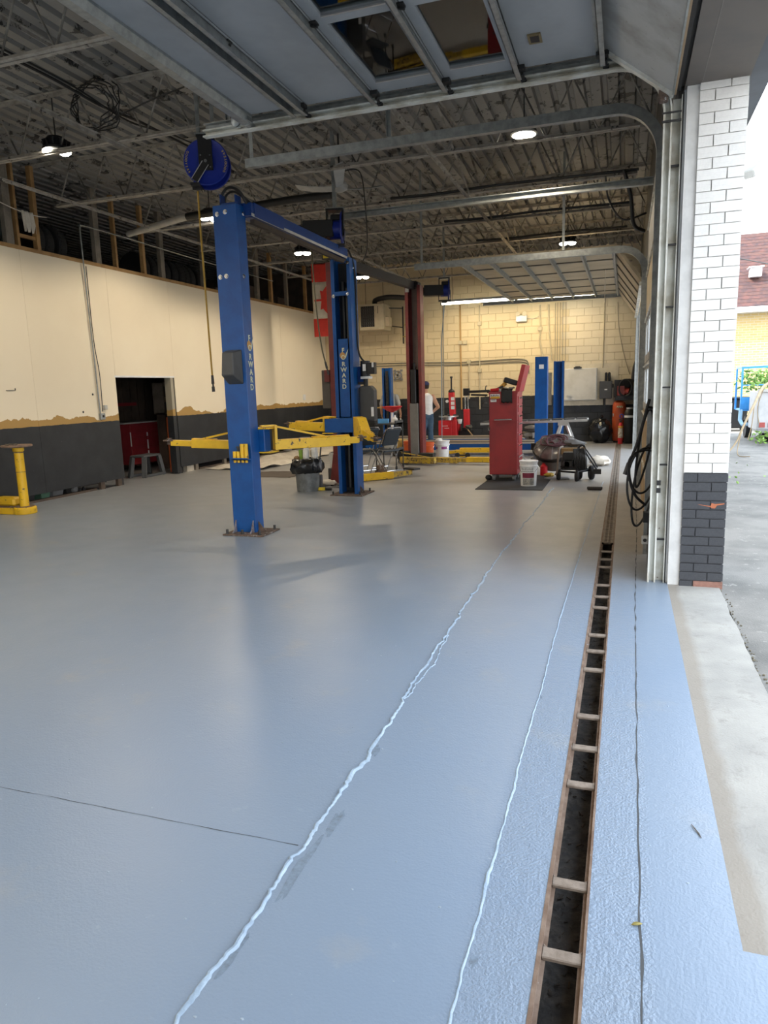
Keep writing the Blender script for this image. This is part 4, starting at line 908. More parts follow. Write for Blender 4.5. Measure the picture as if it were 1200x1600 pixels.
reel('hose_reel', 'edge-on hose reel above the far end of the blue crossbeam', c2, yb, hose_pts=spline([(-4.34, 9.78, 3.78), (-4.32, 9.75, 3.45), (-4.29, 9.74, 2.9), (-4.26, 9.74, 2.5), (-4.22, 9.74, 2.2), (-4.18, 9.74, 2.02)], 4), hose_m=mat('olive_hose', (0.10, 0.085, 0.04), 0.5), txt=False, canister=True)
c3 = Vector((-3.95, 16.2, 3.76)); h3 = c3+Matrix.Rotation(yb, 3, 'Z') @ Vector((-0.13, 0, -0.27))
reel('hose_reel', 'black hose reel beside the glowing fluorescent tube, its pale blue hose reaching the floor', c3, yb, hose_pts=[h3+Vector((0.0, 0, 0)), (-3.98, 15.97, 2.6), (-3.99, 15.97, 1.2), (-4.0, 15.97, 0.4), (-4.02, 15.95, 0.03), (-3.9, 15.9, 0.012), (-3.6, 15.85, 0.012), (-3.35, 15.5, 0.012), (-3.5, 15.46, 0.045)], hose_m=hose_blue, txt=False, canister=True)

# pipe, cables
pp = thing('roof_duct_pipe', 'long pipe under the roof, white lagged on the left and black further right', 'pipe', (-6, 10.6, 4.5))
build('lagged_length', MB().tube([(-8.5, 11.15, 4.47), (-7.0, 10.75, 4.53)], 0.055, 12), mat('pipe_lagging', (0.50, 0.48, 0.44), 0.7), pp)
build('black_length', MB().tube([(-7.0, 10.75, 4.53), (-5.0, 10.65, 4.56), (-4.35, 10.65, 4.56)], 0.06, 12), black, pp)
m = MB()
for k in range(5):
    R = 0.24+0.02*k; m.tube([Vector((-5.86+0.03*k+R*math.cos(2*PI*i/26), 7.2+0.05*math.sin(i*1.3+k), 4.86+R*math.sin(2*PI*i/26)*0.9)) for i in range(26)], 0.007, 5, closed=True)
m.tube(spline([(-5.95, 5.5, 4.98), (-5.85, 6.6, 4.95), (-5.7, 7.2, 4.85), (-5.75, 8.0, 4.93), (-5.8, 9.2, 4.98)], 6), 0.016, 6)
m.tube(spline([(-5.9, 5.5, 5.0), (-5.8, 6.8, 4.96), (-5.6, 7.5, 4.78), (-5.65, 8.4, 4.92), (-5.7, 9.2, 5.0)], 6), 0.011, 6)
m.tube(spline([(-5.6, 7.25, 4.72), (-5.1, 7.3, 4.86), (-4.7, 7.35, 4.95)], 6), 0.009, 6)
build('roof_cable', m, black, label='tangle of coiled black cables hung among the roof joists at upper left', cat='cable')
m = MB()
for k, (y, x0, x1) in enumerate(((11.28, -3.6, 0.1), (13.2, -3.2, 0.0), (15.15, -3.0, -0.05))): build('roof_cable', MB().tube(spline([(x0, y, ZC+0.07), (x0+0.8, y, ZC+0.055), (x0+1.7, y, ZC+0.075), (x1, y, ZC+0.06)], 5), 0.02, 6), black, label='black cable laid along the '+('nearest', 'middle', 'farthest')[k]+' of the three cabled roof joists', cat='cable')
build('flexible_conduit', MB().tube(spline([(-0.1, 11.2, 4.55), (0.0, 11.25, 4.2), (0.05, 11.4, 3.85), (0.2, 11.6, 3.78)], 6), 0.028, 8), black, label='thick black flexible conduit bending down beside the door header', cat='conduit')
m = MB()
m.tube(spline([(-0.35, 11.2, 4.5), (-0.3, 11.3, 4.2), (-0.1, 11.5, 3.95), (0.22, 11.7, 4.05)], 6), 0.014, 6)
build('roof_cable', m, black, label='thin black cable drooping in a loop beside the door header', cat='cable')

# ================================================================ BLUE TWO-POST LIFT
bl = thing('two_post_lift', 'blue two-post car lift with yellow arms and a crossbeam on top', 'car lift', (-4.08, 8.6, 0))
def post_c(cx, y0, y1, hw, h, open_dir, t=0.012, lip=0.055):
    """Folded C-section post; open_dir +1 opens towards +Y, -1 towards -Y."""
    yb_, yo = (y0, y1) if open_dir > 0 else (y1, y0); s = 1 if open_dir > 0 else -1
    P_ = [(cx-hw, yb_), (cx+hw, yb_), (cx+hw, yo), (cx+hw-lip, yo), (cx+hw-lip, yo-s*t), (cx+hw-t, yo-s*t), (cx+hw-t, yb_+s*t), (cx-hw+t, yb_+s*t), (cx-hw+t, yo-s*t), (cx-hw+lip, yo-s*t), (cx-hw+lip, yo), (cx-hw, yo)]
    if s < 0: P_ = P_[::-1]
    return MB().prism(P_, (0, 0, h), (0, 0, 0.015), (1, 0, 0), (0, 1, 0))
build('post', post_c(-4.128, 7.06, 7.25, 0.145, 3.585, 1), blue, bl, smooth=0, bevel=0.004)
build('post', post_c(-4.02, 10.06, 10.34, 0.155, 3.50, -1), blue, bl, smooth=0, bevel=0.004)
# posts: sleeves, bolts, base plates, gussets
def bolts(pts, d, r=0.017, L=0.016):
    m = MB()
    for p in pts: m.cyl(p, Vector(p)+Vector(d)*L, r, n=6); m.cyl(Vector(p)-Vector(d)*0.001, Vector(p)+Vector(d)*0.004, r*1.5, n=12)
    return m
build('bolt', bolts([(-4.22, 7.06, 3.51), (-4.12, 7.06, 3.525), (-4.23, 7.06, 2.86), (-4.155, 7.06, 2.865)], (0, -1, 0)), chrome, bl)
build('bolt', bolts([(-3.983, 7.13, 2.86), (-3.983, 7.2, 3.52)], (1, 0, 0)), chrome, bl)
build('bolt', bolts([(-4.14, 10.06, 2.98), (-3.92, 10.06, 3.0), (-3.90, 10.06, 3.44)], (0, -1, 0)), chrome, bl)
build('bolt', bolts([(-3.865, 10.2, 3.38)], (1, 0, 0)), chrome, bl)
build('base_plate', MB().box((-4.33, 6.90, 0), (-3.82, 7.34, 0.018)), rust, bl, smooth=0, bevel=0.004)
build('base_plate', MB().box((-4.28, 9.93, 0), (-3.74, 10.48, 0.018)), rust, bl, smooth=0, bevel=0.004)
for x in (-4.245, -4.02): build('gusset', MB().prism([(0, 0), (-0.10, 0), (-0.05, 0.03), (0, 0.14)], (0.014, 0, 0), (x, 7.06, 0.018), (0, 1, 0), (0, 0, 1)), mat('scuffed_blue_grey', (0.20, 0.20, 0.24), 0.6, chip=(0.17, 0.08, 0.05), chip_at=0.55), bl, smooth=0)
for x, y, sx in ((-3.983, 7.12, 1), (-3.865, 10.16, 1)): build('gusset', MB().prism([(0, 0), (0.085, 0), (0.08, 0.015), (0, 0.12)], (0, 0.014, 0), (x, y, 0.018), (1, 0, 0), (0, 0, 1)), rust, bl, smooth=0)
build('anchor_bolt', bolts([(-4.29, 6.94, 0.018), (-4.1, 6.95, 0.018), (-3.88, 6.95, 0.018), (-3.86, 7.28, 0.018), (-4.29, 7.28, 0.018), (-4.24, 9.97, 0.018), (-3.8, 9.98, 0.018), (-3.79, 10.4, 0.018)], (0, 0, 1), 0.015, 0.05), steel_dk, bl)
# inside of the open far post: hydraulic cylinder, chain, cross tie, name plate panel
build('lift_cylinder', MB().cyl((-4.055, 10.24, 0.1), (-4.055, 10.24, 3.2), 0.042, n=16), black_m, bl)
build('slider_rail', MB().box((-4.15, 10.31, 0.02), (-3.88, 10.325, 3.48)), steel_dk, bl, smooth=0)
build('chain', MB().box((-3.985, 10.16, 1.2), (-3.955, 10.18, 3.1)), steel_dk, bl, smooth=0)
build('cross_tie', MB().box((-4.12, 10.052, 2.98), (-3.92, 10.06, 3.04)), blue, bl, smooth=0)
build('name_panel', MB().box((-4.10, 10.065, 1.20), (-3.94, 10.08, 2.36)), blue, bl, smooth=0, bevel=0.004)
fw = mat('lift_lettering', (0.62, 0.66, 0.50), 0.5); gl_ = mat('gold_emblem', (0.50, 0.28, 0.09), 0.5)
def forward(loc, right, sz, stp):
    for k, ch in enumerate('FORWARD'):
        if k == 1:
            r = Vector(right); o = Vector(loc) + Vector((0, 0, -k*stp+0.012))
            nn_ = r.cross(Vector((0, 0, 1)))
            build('emblem', MB().prism([(sz*0.48*math.cos(a), sz*0.52*math.sin(a)) for a in [2*PI*i/14 for i in range(14)]], nn_*0.002, o - r*sz*0.12, r, (0, 0, 1)), gl_, bl, smooth=0)
            build('emblem_swoosh', MB().prism([(0.25*sz, -0.5*sz), (0.5*sz, 0.3*sz), (0.95*sz, 1.0*sz), (0.72*sz, 0.3*sz), (0.45*sz, -0.45*sz)], nn_*0.003, o, r, (0, 0, 1)), fw, bl, smooth=0)
            text('lettering', 'O', sz, fw, bl, Vector(loc)+Vector((0, 0, -k*stp-0.022)), right, (0, 0, 1), 0.003, bold=0.002)
        else:
            text('lettering', ch, sz, fw, bl, Vector(loc)+Vector((0, 0, -k*stp - (0.035 if k > 1 else 0))), right, (0, 0, 1), 0.002, bold=0.002)
forward((-3.9815, 7.165, 2.20), (0, 1, 0), 0.094, 0.0835)
forward((-4.022, 10.063, 2.19), (1, 0, 0), 0.092, 0.0835)
# crossbeam, padded trip bar, sheaves and hoses on top
p, q = Vector((-3.97, 7.22, 3.57)), Vector((-3.985, 10.1, 3.57))
build('crossbeam', MB().beam(p, q, 0.16, 0.13), blue_dk, bl, smooth=0, bevel=0.004)
build('crossbeam_flange', MB().beam(p+Vector((0.08, 0, -0.06)), q+Vector((0.08, 0, -0.06)), 0.008, 0.03), grey_lt, bl, smooth=0)
build('trip_bar', MB().beam((-3.93, 7.3, 3.455), (-3.945, 10.0, 3.455), 0.05, 0.05), mat('padded_trip_bar', (0.06, 0.045, 0.035), 0.8), bl, smooth=0)
build('beam_sleeve', MB().beam(p.lerp(q, 0.02)+Vector((0, 0, 0.0)), p.lerp(q, 0.27), 0.175, 0.142), blue_dk, bl, smooth=0)
build('limit_switch', MB().box((-4.27, 9.99, 3.50), (-4.14, 10.06, 3.62)), black, bl, smooth=0)
build('switch_sticker', MB().box((-4.25, 9.985, 3.515), (-4.165, 9.99, 3.605)), mat('yellow_sticker', (0.85, 0.65, 0.03), 0.5), bl, smooth=0)
build('top_bracket', MB().box((-4.2, 7.1, 3.60), (-3.99, 7.22, 3.625)).box((-4.2, 7.1, 3.6), (-4.19, 7.22, 3.72)).box((-4.02, 7.1, 3.6), (-4.01, 7.22, 3.70)), blue_dk, bl, smooth=0)
build('hydraulic_hose', MB().tube(spline([(-4.22, 7.15, 3.55), (-4.21, 7.15, 3.70), (-4.12, 7.15, 3.79), (-4.0, 7.16, 3.75), (-3.93, 7.2, 3.62)], 6), 0.016, 6).tube(spline([(-4.2, 7.2, 3.6), (-4.18, 7.2, 3.72), (-4.09, 7.2, 3.76), (-3.98, 7.2, 3.70), (-3.92, 7.3, 3.63)], 6), 0.013, 6), black, bl)
build('hydraulic_hose', MB().tube(spline([(-4.0, 10.12, 3.64), (-3.9, 10.15, 3.60), (-3.85, 10.22, 3.3), (-3.85, 10.24, 2.6), (-3.835, 10.24, 2.15), (-3.70, 10.22, 1.98)], 6), 0.014, 6), black, bl)
# control box and adapter rack on the near post
cx0, cx1 = -4.135, -3.985 + 0.0
build('control_box', MB().add([(-4.215, 7.06, 1.70), (-4.02, 7.06, 1.70), (-4.02, 7.06, 2.08), (-4.215, 7.06, 2.08), (-4.225, 6.93, 1.80), (-4.075, 6.93, 1.80), (-4.085, 6.955, 2.05), (-4.215, 6.955, 2.05)], [(0, 1, 2, 3), (4, 7, 6, 5), (0, 4, 5, 1), (1, 5, 6, 2), (2, 6, 7, 3), (3, 7, 4, 0)]), grey_dk, bl, smooth=0, bevel=0.012, seg=2)
build('adapter_tray', MB().box((-4.20, 6.98, 0.86), (-3.99, 7.06, 0.87)).box((-4.20, 6.98, 0.86), (-3.99, 6.984, 0.885)), blue, bl, smooth=0)
for x, h in ((-4.175, 0.085), (-4.128, 0.085)): build('adapter', MB().cyl((x, 7.02, 0.87), (x, 7.02, 0.87+h), 0.021, n=14).cyl((x, 7.02, 0.83), (x, 7.02, 0.87), 0.018, n=12), yellow, bl)
for x, h in ((-4.075, 0.17), (-4.027, 0.17)): build('adapter', MB().cyl((x, 7.02, 0.87), (x, 7.02, 0.87+h), 0.024, n=14).cyl((x, 7.02, 0.83), (x, 7.02, 0.87), 0.018, n=12), yellow, bl)
build('adapter_pin', MB().cyl((-4.128, 7.02, 0.955), (-4.128, 7.02, 1.0), 0.011, n=10).cyl((-4.128, 7.02, 1.0), (-4.128, 7.02, 1.012), 0.022, n=10), steel_dk, bl)
# near carriage and its two arms
build('carriage', MB().box((-4.26, 7.25, 0.93), (-3.91, 7.40, 1.19)), blue, bl, smooth=0, bevel=0.006)
build('carriage_plate', MB().box((-4.29, 7.24, 1.19), (-3.84, 7.46, 1.205)).box((-4.29, 7.24, 0.915), (-3.84, 7.46, 0.93)), yellow, bl, smooth=0)
def arm(root, tip, h, w, ext, name_label=None, gusset=1.0, pad=True):
    """Yellow telescopic lift arm: outer box, inner box, triangular root gusset, round rubber pad."""
    r_ = Vector(root); t_ = Vector(tip); d = (t_-r_).normalized(); L = (t_-r_).length; s = Vector((-d.y, d.x, 0)).normalized()
    a = MB().beam(r_, r_+d*(L-ext), w, h)
    a.beam(r_+d*0.5*(L-ext)+Vector((0, 0, h/2+0.006)), r_+d*(L-ext)+Vector((0, 0, h/2+0.006)), w*0.7, 0.012)
    ar_ = build('arm', a, yellow, bl, smooth=0, bevel=0.005)
    build('arm_extension', MB().beam(r_+d*(L-ext-0.1), t_-d*0.03, w*0.72, h*0.68), yellow, ar_, smooth=0, bevel=0.004)
    if gusset:
        g = MB()
        g.beam(r_+d*0.012+Vector((0, 0, -h/2)), r_+d*0.012+Vector((0, 0, h/2+0.17*gusset)), w, 0.03, d)
        g.beam(r_+d*0.02+Vector((0, 0, h/2+0.155*gusset)), r_+d*min(0.62*gusset, L-ext)+Vector((0, 0, h/2+0.01)), w*0.45, 0.022)
        g.beam(r_+d*0.02+Vector((0, 0, h/2+0.165*gusset)), r_-d*0.15+Vector((0, 0, h/2+0.165*gusset)), w*0.8, 0.018)
        build('arm_gusset', g, yellow, ar_, smooth=0)
    if pad:
        build('arm_pad', MB().cyl(t_+Vector((0, 0, -0.02)), t_+Vector((0, 0, 0.055)), 0.03, n=14).cyl(t_+Vector((0, 0, 0.02)), t_+Vector((0, 0, 0.035)), 0.075, n=20), rust, ar_)
arm((-3.865, 7.40, 1.0), (-3.07, 8.15, 1.0), 0.115, 0.12, 0.16)
arm((-4.31, 7.40, 1.0), (-5.20, 7.26, 1.04), 0.10, 0.115, 0.30, gusset=0.75)
# far carriage and arms
build('carriage', MB().box((-4.26, 9.80, 0.98), (-3.80, 10.05, 1.19)), blue, bl, smooth=0, bevel=0.006)
build('carriage_plate', MB().box((-4.30, 9.78, 1.19), (-4.18, 10.05, 1.205)).box((-4.30, 9.78, 0.965), (-4.12, 10.05, 0.98)), yellow, bl, smooth=0)
build('arm_root', MB().prism([(0, 0), (0.0, 0.285), (0.19, 0.27), (0.36, 0.10), (0.36, 0.0)], (0.11, 0.09, 0), (-3.80, 9.80, 0.93), (0.63, -0.77, 0), (0, 0, 1)), yellow, bl, smooth=0, bevel=0.005)
arm((-3.56, 9.62, 0.985), (-3.27, 9.28, 0.91), 0.11, 0.10, 0.18, gusset=0)
arm((-4.28, 9.92, 1.06), (-4.98, 10.05, 1.09), 0.13, 0.12, 0.16, gusset=0.55)
# power unit beside the far post
build('motor', MB().cyl((-3.74, 10.24, 1.80), (-3.74, 10.24, 2.03), 0.075, n=20).box((-3.68, 10.14, 1.83), (-3.56, 10.24, 2.0)), black_m, bl)
build('motor_label', MB().box((-3.755, 10.160, 1.88), (-3.705, 10.166, 1.98)).box((-3.60, 10.134, 1.93), (-3.57, 10.138, 2.0)), white_p, bl, smooth=0)
build('valve_block', MB().box((-3.80, 10.18, 1.765), (-3.66, 10.32, 1.80)), white_m, bl, smooth=0)
build('valve_stem', MB().cyl((-3.74, 10.24, 1.66), (-3.74, 10.24, 1.77), 0.035, n=12).box((-3.86, 10.22, 1.68), (-3.74, 10.26, 1.72)), steel_dk, bl)
build('oil_tank', MB().prism([(-3.83, 1.16), (-3.60, 1.13), (-3.60, 1.60), (-3.66, 1.66), (-3.80, 1.66), (-3.83, 1.64)], (0, 0.16, 0), (0, 10.18, 0), (1, 0, 0), (0, 0, 1)), grey_dk, bl, smooth=0, bevel=0.012)
build('tank_label', MB().box((-3.645, 10.174, 1.20), (-3.605, 10.18, 1.34)), white_p, bl, smooth=0)
build('unit_bracket', MB().box((-3.88, 10.25, 1.7), (-3.76, 10.34, 1.95)), blue_dk, bl, smooth=0)

# adapter-topped arm of the lift in the camera's bay, at the left edge
sa = thing('lift_arm_with_stand', 'yellow lift arm with a tall tube and round rusty plate beside the black dado', 'lift arm', (-8.1, 7.78, 0))
sx_, sy_ = -8.10, 7.78
build('tube', MB().cyl((sx_, sy_, 0.10), (sx_, sy_, 0.93), 0.062, n=24).cyl((sx_, sy_, 0.60), (sx_, sy_, 0.612), 0.0635, n=24), yellow, sa)
build('collar', MB().lathe([(0.062, 0), (0.075, 0.01), (0.078, 0.055), (0.06, 0.06)], (sx_, sy_, 0.885), 24), yellow, sa)
build('groove_ring', MB().cyl((sx_, sy_, 0.868), (sx_, sy_, 0.882), 0.0645, n=24).cyl((sx_, sy_, 0.595), (sx_, sy_, 0.602), 0.064, n=24), rust, sa)
build('saddle_plate', MB().lathe([(0.02, 0.0), (0.20, 0.018), (0.205, 0.03), (0.20, 0.045), (0.02, 0.04)], (sx_-0.02, sy_, 0.935), 28), mat('rusty_saddle', (0.26, 0.17, 0.12), 0.85, c2=(0.16, 0.11, 0.085), scale=12, bump=0.5), sa)
m = MB()
for i in range(14): a = rnd.uniform(0, 6.3); r = rnd.uniform(0, 0.14); m.ball((sx_-0.06+r*math.cos(a), sy_+r*math.sin(a), 0.985), (rnd.uniform(.015, .04), rnd.uniform(.015, .03), 0.012), 6, 4)
build('torn_rubber', m, mat('torn_rubber', (0.10, 0.085, 0.07), 0.95), sa)
build('foot', MB().lathe([(0.15, 0), (0.155, 0.01), (0.155, 0.085), (0.14, 0.10)], (sx_, sy_, 0.0), 28).box((sx_-0.35, sy_-0.13, 0.0), (sx_, sy_+0.13, 0.09)), yellow, sa, bevel=0.006)
build('foot_plate', MB().box((sx_-0.5, sy_-0.10, 0.09), (sx_-0.02, sy_+0.10, 0.105)).cyl((sx_, sy_, 0.1), (sx_, sy_, 0.108), 0.13, n=24), rust, sa)
build('arm', MB().box((sx_-0.50, sy_-0.05, 0.10), (sx_-0.14, sy_+0.12, 0.23)), yellow, sa, smooth=0, bevel=0.03)
# ================================================================ RED TWO-POST LIFT
rl = thing('two_post_lift', 'dark red two-post car lift, one post partly hidden behind the open blue post', 'car lift', (-4.4, 13.0, 0))
def into(bl_new):
    global bl
    bl = bl_new
into(rl)
m = post_c(-4.64, 11.28, 11.48, 0.125, 3.68, 1); build('post', m, red_dk, rl, smooth=0, bevel=0.004)
build('post_foot', MB().prism([(-0.20, 0), (0.14, 0), (0.125, 0.5), (-0.125, 0.5)], (0, 0.22, 0), (-4.64, 11.27, 0.015), (1, 0, 0), (0, 0, 1)), red_dk, rl, smooth=0)
build('control_box', MB().box((-4.93, 11.30, 1.30), (-4.77, 11.42, 1.95)), mat('dusty_grey_box', (0.10, 0.09, 0.08), 0.7), rl, smooth=0, bevel=0.01)
build('lock_box', MB().box((-4.86, 11.26, 1.75), (-4.77, 11.36, 1.95)), red_dk, rl, smooth=0)
build('base_plate', MB().box((-4.9, 11.1, 0), (-4.35, 11.75, 0.018)), rust, rl, smooth=0)
build('post', post_c(-4.30, 14.80, 15.06, 0.168, 3.72, -1, 0.014, 0.07), red_dk, rl, smooth=0, bevel=0.004)
build('inner_channel', MB().box((-4.37, 14.98, 0.05), (-4.23, 15.0, 3.7)), mat('worn_channel', (0.22, 0.16, 0.14), 0.5, 0.4), rl, smooth=0)
build('carriage', MB().box((-4.40, 14.76, 0.05), (-4.22, 14.97, 1.28)), mat('dusty_grey_carriage', (0.17, 0.165, 0.155), 0.7), rl, smooth=0, bevel=0.006)
build('lift_cylinder', MB().box((-4.365, 14.74, 1.28), (-4.255, 14.96, 2.0)).cyl((-4.31, 14.85, 1.9), (-4.31, 14.85, 2.14), 0.03, n=12), black_m, rl, smooth=0, bevel=0.015)
build('post_cap', MB().box((-4.42, 14.82, 3.70), (-4.18, 15.04, 3.80)).cyl((-4.36, 14.93, 3.78), (-4.24, 14.93, 3.78), 0.06, n=14), black_m, rl)
build('end_cap', MB().box((-4.45, 14.78, 3.60), (-4.38, 14.82, 3.68)), grey_lt, rl, smooth=0)
build('crossbeam', MB().beam((-4.58, 11.4, 3.72), (-4.32, 14.9, 3.74), 0.12, 0.15), mat('dark_beam_paint', (0.035, 0.03, 0.03), 0.6), rl, smooth=0)
build('base_plate', MB().box((-4.62, 14.55, 0), (-3.95, 15.2, 0.02)), rust, rl, smooth=0)
ysd = mat('worn_yellow_paint', (0.58, 0.38, 0.03), 0.6, c2=(0.30, 0.20, 0.05), scale=10, chip=(0.10, 0.07, 0.05), chip_at=0.55, chip_scale=14)
build('carriage_block', MB().box((-4.62, 14.5, 0.03), (-4.42, 14.78, 0.26)), black_m, rl, smooth=0)
build('carriage_block', MB().box((-4.17, 14.55, 0.10), (-3.85, 14.78, 0.22)), steel_dk, rl, smooth=0)
build('arm', MB().beam((-4.52, 14.42, 0.10), (-3.72, 14.25, 0.10), 0.12, 0.13), ysd, rl, smooth=0, bevel=0.006)
build('arm_strap', MB().beam((-4.5, 14.42, 0.25), (-3.85, 14.5, 0.13), 0.03, 0.02), ysd, rl, smooth=0)
build('arm', MB().beam((-3.95, 14.62, 0.085), (-3.3, 14.55, 0.075), 0.16, 0.11), ysd, rl, smooth=0, bevel=0.006)
build('arm_extension', MB().beam((-3.4, 14.55, 0.09), (-2.2, 14.45, 0.085), 0.10, 0.08), ysd, rl, smooth=0)
build('arm_cover', MB().beam((-3.1, 14.5, 0.10), (-2.62, 14.47, 0.10), 0.12, 0.10), yellow, rl, smooth=0)
build('arm', MB().beam((-4.45, 11.55, 0.07), (-3.95, 12.05, 0.07), 0.13, 0.12), yellow, rl, smooth=0, bevel=0.006)
build('arm_extension', MB().beam((-3.98, 12.02, 0.07), (-3.72, 12.45, 0.07), 0.09, 0.08), ysd, rl, smooth=0)
build('arm_pad', MB().beam((-3.85, 12.6, 0.13), (-3.6, 12.45, 0.13), 0.16, 0.035), steel_dk, rl, smooth=0)
build('arm_pad', MB().cyl((-4.16, 12.0, 0.12), (-4.16, 12.0, 0.15), 0.10, n=18).cyl((-4.16, 12.0, 0.15), (-4.16, 12.0, 0.25), 0.075, n=14), rust, rl)

# ================================================================ FOUR-POST LIFT
fp = thing('four_post_lift', 'blue four-post drive-on lift with low runways before the back wall', 'car lift', (-4, 17.4, 0))
def fpost(x, y, h, od):
    build('post', post_c(x, y-0.10, y+0.10, 0.13, h, od, 0.01, 0.05), blue, fp, smooth=0, bevel=0.003)
    build('base_plate', MB().box((x-0.2, y-0.2, 0), (x+0.2, y+0.2, 0.018)), steel_dk, fp, smooth=0)
fpost(-1.715, 15.75, 2.17, 1); fpost(-1.645, 19.2, 2.17, -1); fpost(-6.36, 19.2, 2.17, -1); fpost(-6.4, 15.75, 2.17, 1)
build('lock_ladder', MB().box((-6.40, 19.14, 0.1), (-6.32, 19.15, 2.1)), steel_dk, fp, smooth=0)
m = MB()
for k in range(18): m.box((-6.385, 19.13, 0.2+k*0.105), (-6.335, 19.142, 0.25+k*0.105))
build('lock_slot', m, black, fp, smooth=0)
build('safety_card', MB().box((-1.76, 15.642, 1.93), (-1.66, 15.648, 2.02)), white_p, fp, smooth=0)
build('lift_cable', MB().cyl((-1.715, 15.7, 2.0), (-1.715, 15.7, 2.18), 0.006, n=6), chrome, fp)
dkrun = mat('dusty_runway', (0.17, 0.14, 0.11), 0.7)
for y0 in (16.5, 18.1):
    build('runway', MB().box((-6.1, y0, 0.12), (-1.9, y0+0.5, 0.29)), blue, fp, smooth=0)
    build('runway_top', MB().box((-6.1, y0, 0.29), (-1.9, y0+0.5, 0.325)), dkrun, fp, smooth=0)
    build('runway_edge', MB().box((-6.1, y0-0.012, 0.265), (-1.9, y0, 0.295)), mat('worn_edge', (0.45, 0.40, 0.32), 0.6), fp, smooth=0)
for x in (-6.3, -1.75): build('cross_tube', MB().box((x-0.12, 15.85, 0.08), (x+0.12, 19.1, 0.24)), blue, fp, smooth=0)
build('runway_sticker', MB().box((-4.16, 16.495, 0.18), (-4.0, 16.499, 0.21)), white_p, fp, smooth=0)
# floor strips and yellow ramp lying in front
build('yellow_beam', MB().beam((-3.72, 16.1, 0.13), (-2.2, 16.0, 0.14), 0.2, 0.05).beam((-3.6, 16.1, 0.18), (-2.2, 16.0, 0.19), 0.10, 0.05).beam((-3.85, 16.08, 0.10), (-3.6, 16.1, 0.13), 0.10, 0.06).box((-3.6, 16.0, 0), (-3.5, 16.2, 0.12)).box((-2.4, 15.9, 0), (-2.3, 16.1, 0.12)), yellow, label='yellow steel beam lying low on blocks before the blue runway', cat='beam', smooth=0)
build('beam_wheel', MB().cyl((-3.62, 15.86, 0.055), (-3.62, 15.92, 0.055), 0.055, n=14).cyl((-3.38, 15.86, 0.055), (-3.38, 15.92, 0.055), 0.055, n=14).cyl((-3.62, 15.89, 0.055), (-3.38, 15.89, 0.055), 0.015, n=8), rubber, label='small pair of black wheels on an axle before the yellow beam', cat='wheels')
build('plank', MB().box((-3.95, 15.25, 0), (-2.0, 15.42, 0.03)), cloth_w, label='pale flat plank on the floor behind the dark red lift arm', cat='plank', smooth=0)
build('floor_mat', MB().box((-3.6, 14.75, 0), (-2.1, 15.2, 0.006)), brown_mat, label='brown mat lying flat on the floor behind the dark red lift arm', cat='mat', smooth=0)
build('floor_mat', MB().box((-3.5, 15.5, 0), (-2.1, 15.8, 0.006)), brown_mat, label='thin brown mat on the floor under the yellow beam', cat='mat', smooth=0)

# ================================================================ BUCKETS, CANS, CHAIRS
def bucket(loc, r, h, m_, label, lid=True, group=None):
    x, y, z = loc
    t = thing('bucket', label, 'bucket', loc, 0, group)
    prof = [(r*0.86, 0), (r*0.87, 0.005), (r*0.96, h*0.78), (r*1.03, h*0.79), (r*1.03, h*0.83), (r*0.98, h*0.84), (r, h)]
    if not lid: prof += [(r*0.95, h), (r*0.84, 0.02)]
    build('shell', MB().lathe(prof, loc, 28), m_, t)
    if lid: build('lid', MB().lathe([(r*1.05, h-0.02), (r*1.07, h-0.015), (r*1.07, h+0.008), (r*0.97, h+0.012), (r*0.94, h+0.004), (0.01, h+0.004)], loc, 28), white_p, t)
    build('handle', MB().tube([Vector(loc)+Vector((r*1.06*math.cos(a), -r*0.25*math.sin(a)-r*0.55*math.sin(a), h*0.82-h*0.33*math.sin(a))) for a in [PI*i/14 for i in range(15)]], 0.004, 6), chrome, t)
    return t
b1 = bucket((-1.43, 11.36, 0.01), 0.140, 0.395, white_p, 'white plastic pail with a maroon paint label beside the red tool cabinet')
lm = mat('maroon_label', (0.20, 0.02, 0.05), 0.5); lg = mat('grey_print', (0.16, 0.18, 0.20), 0.5)
def band(c, r0, r1, z0, z1, a0, a1, m_, par, n=10):
    vs = []
    for i in range(n+1):
        a = a0+(a1-a0)*i/n
        vs += [(c[0]+r0*math.cos(a), c[1]+r0*math.sin(a), c[2]+z0), (c[0]+r1*math.cos(a), c[1]+r1*math.sin(a), c[2]+z1)]
    o = build('printed_label', MB().add(vs, [(2*i, 2*i+2, 2*i+3, 2*i+1) for i in range(n)]), m_, par)
    return o
c_ = (-1.43, 11.36, 0.01)
band(c_, 0.1300, 0.1325, 0.135, 0.215, math.radians(232), math.radians(318), lm, b1)
band(c_, 0.1245, 0.1300, 0.02, 0.13, math.radians(235), math.radians(318), mat('photo_print', (0.20, 0.21, 0.22), 0.5, c2=(0.45, 0.43, 0.38), scale=25, lo=0.4, hi=0.6), b1)
def arc_text(c, r, z, s, size, mid, m_, par, tilt=0.0):
    wd = size*0.72; n = len(s)
    for k, ch in enumerate(s):
        if ch == ' ': continue
        a = mid + (k-(n-1)/2)*wd/r
        d = Vector((math.cos(a), math.sin(a), 0)); tn = Vector((-math.sin(a), math.cos(a), 0))
        text('lettering', ch, size, m_, par, Vector(c)+d*(r+0.002)+Vector((0, 0, z)), tn, (0, 0, 1), 0.0006)
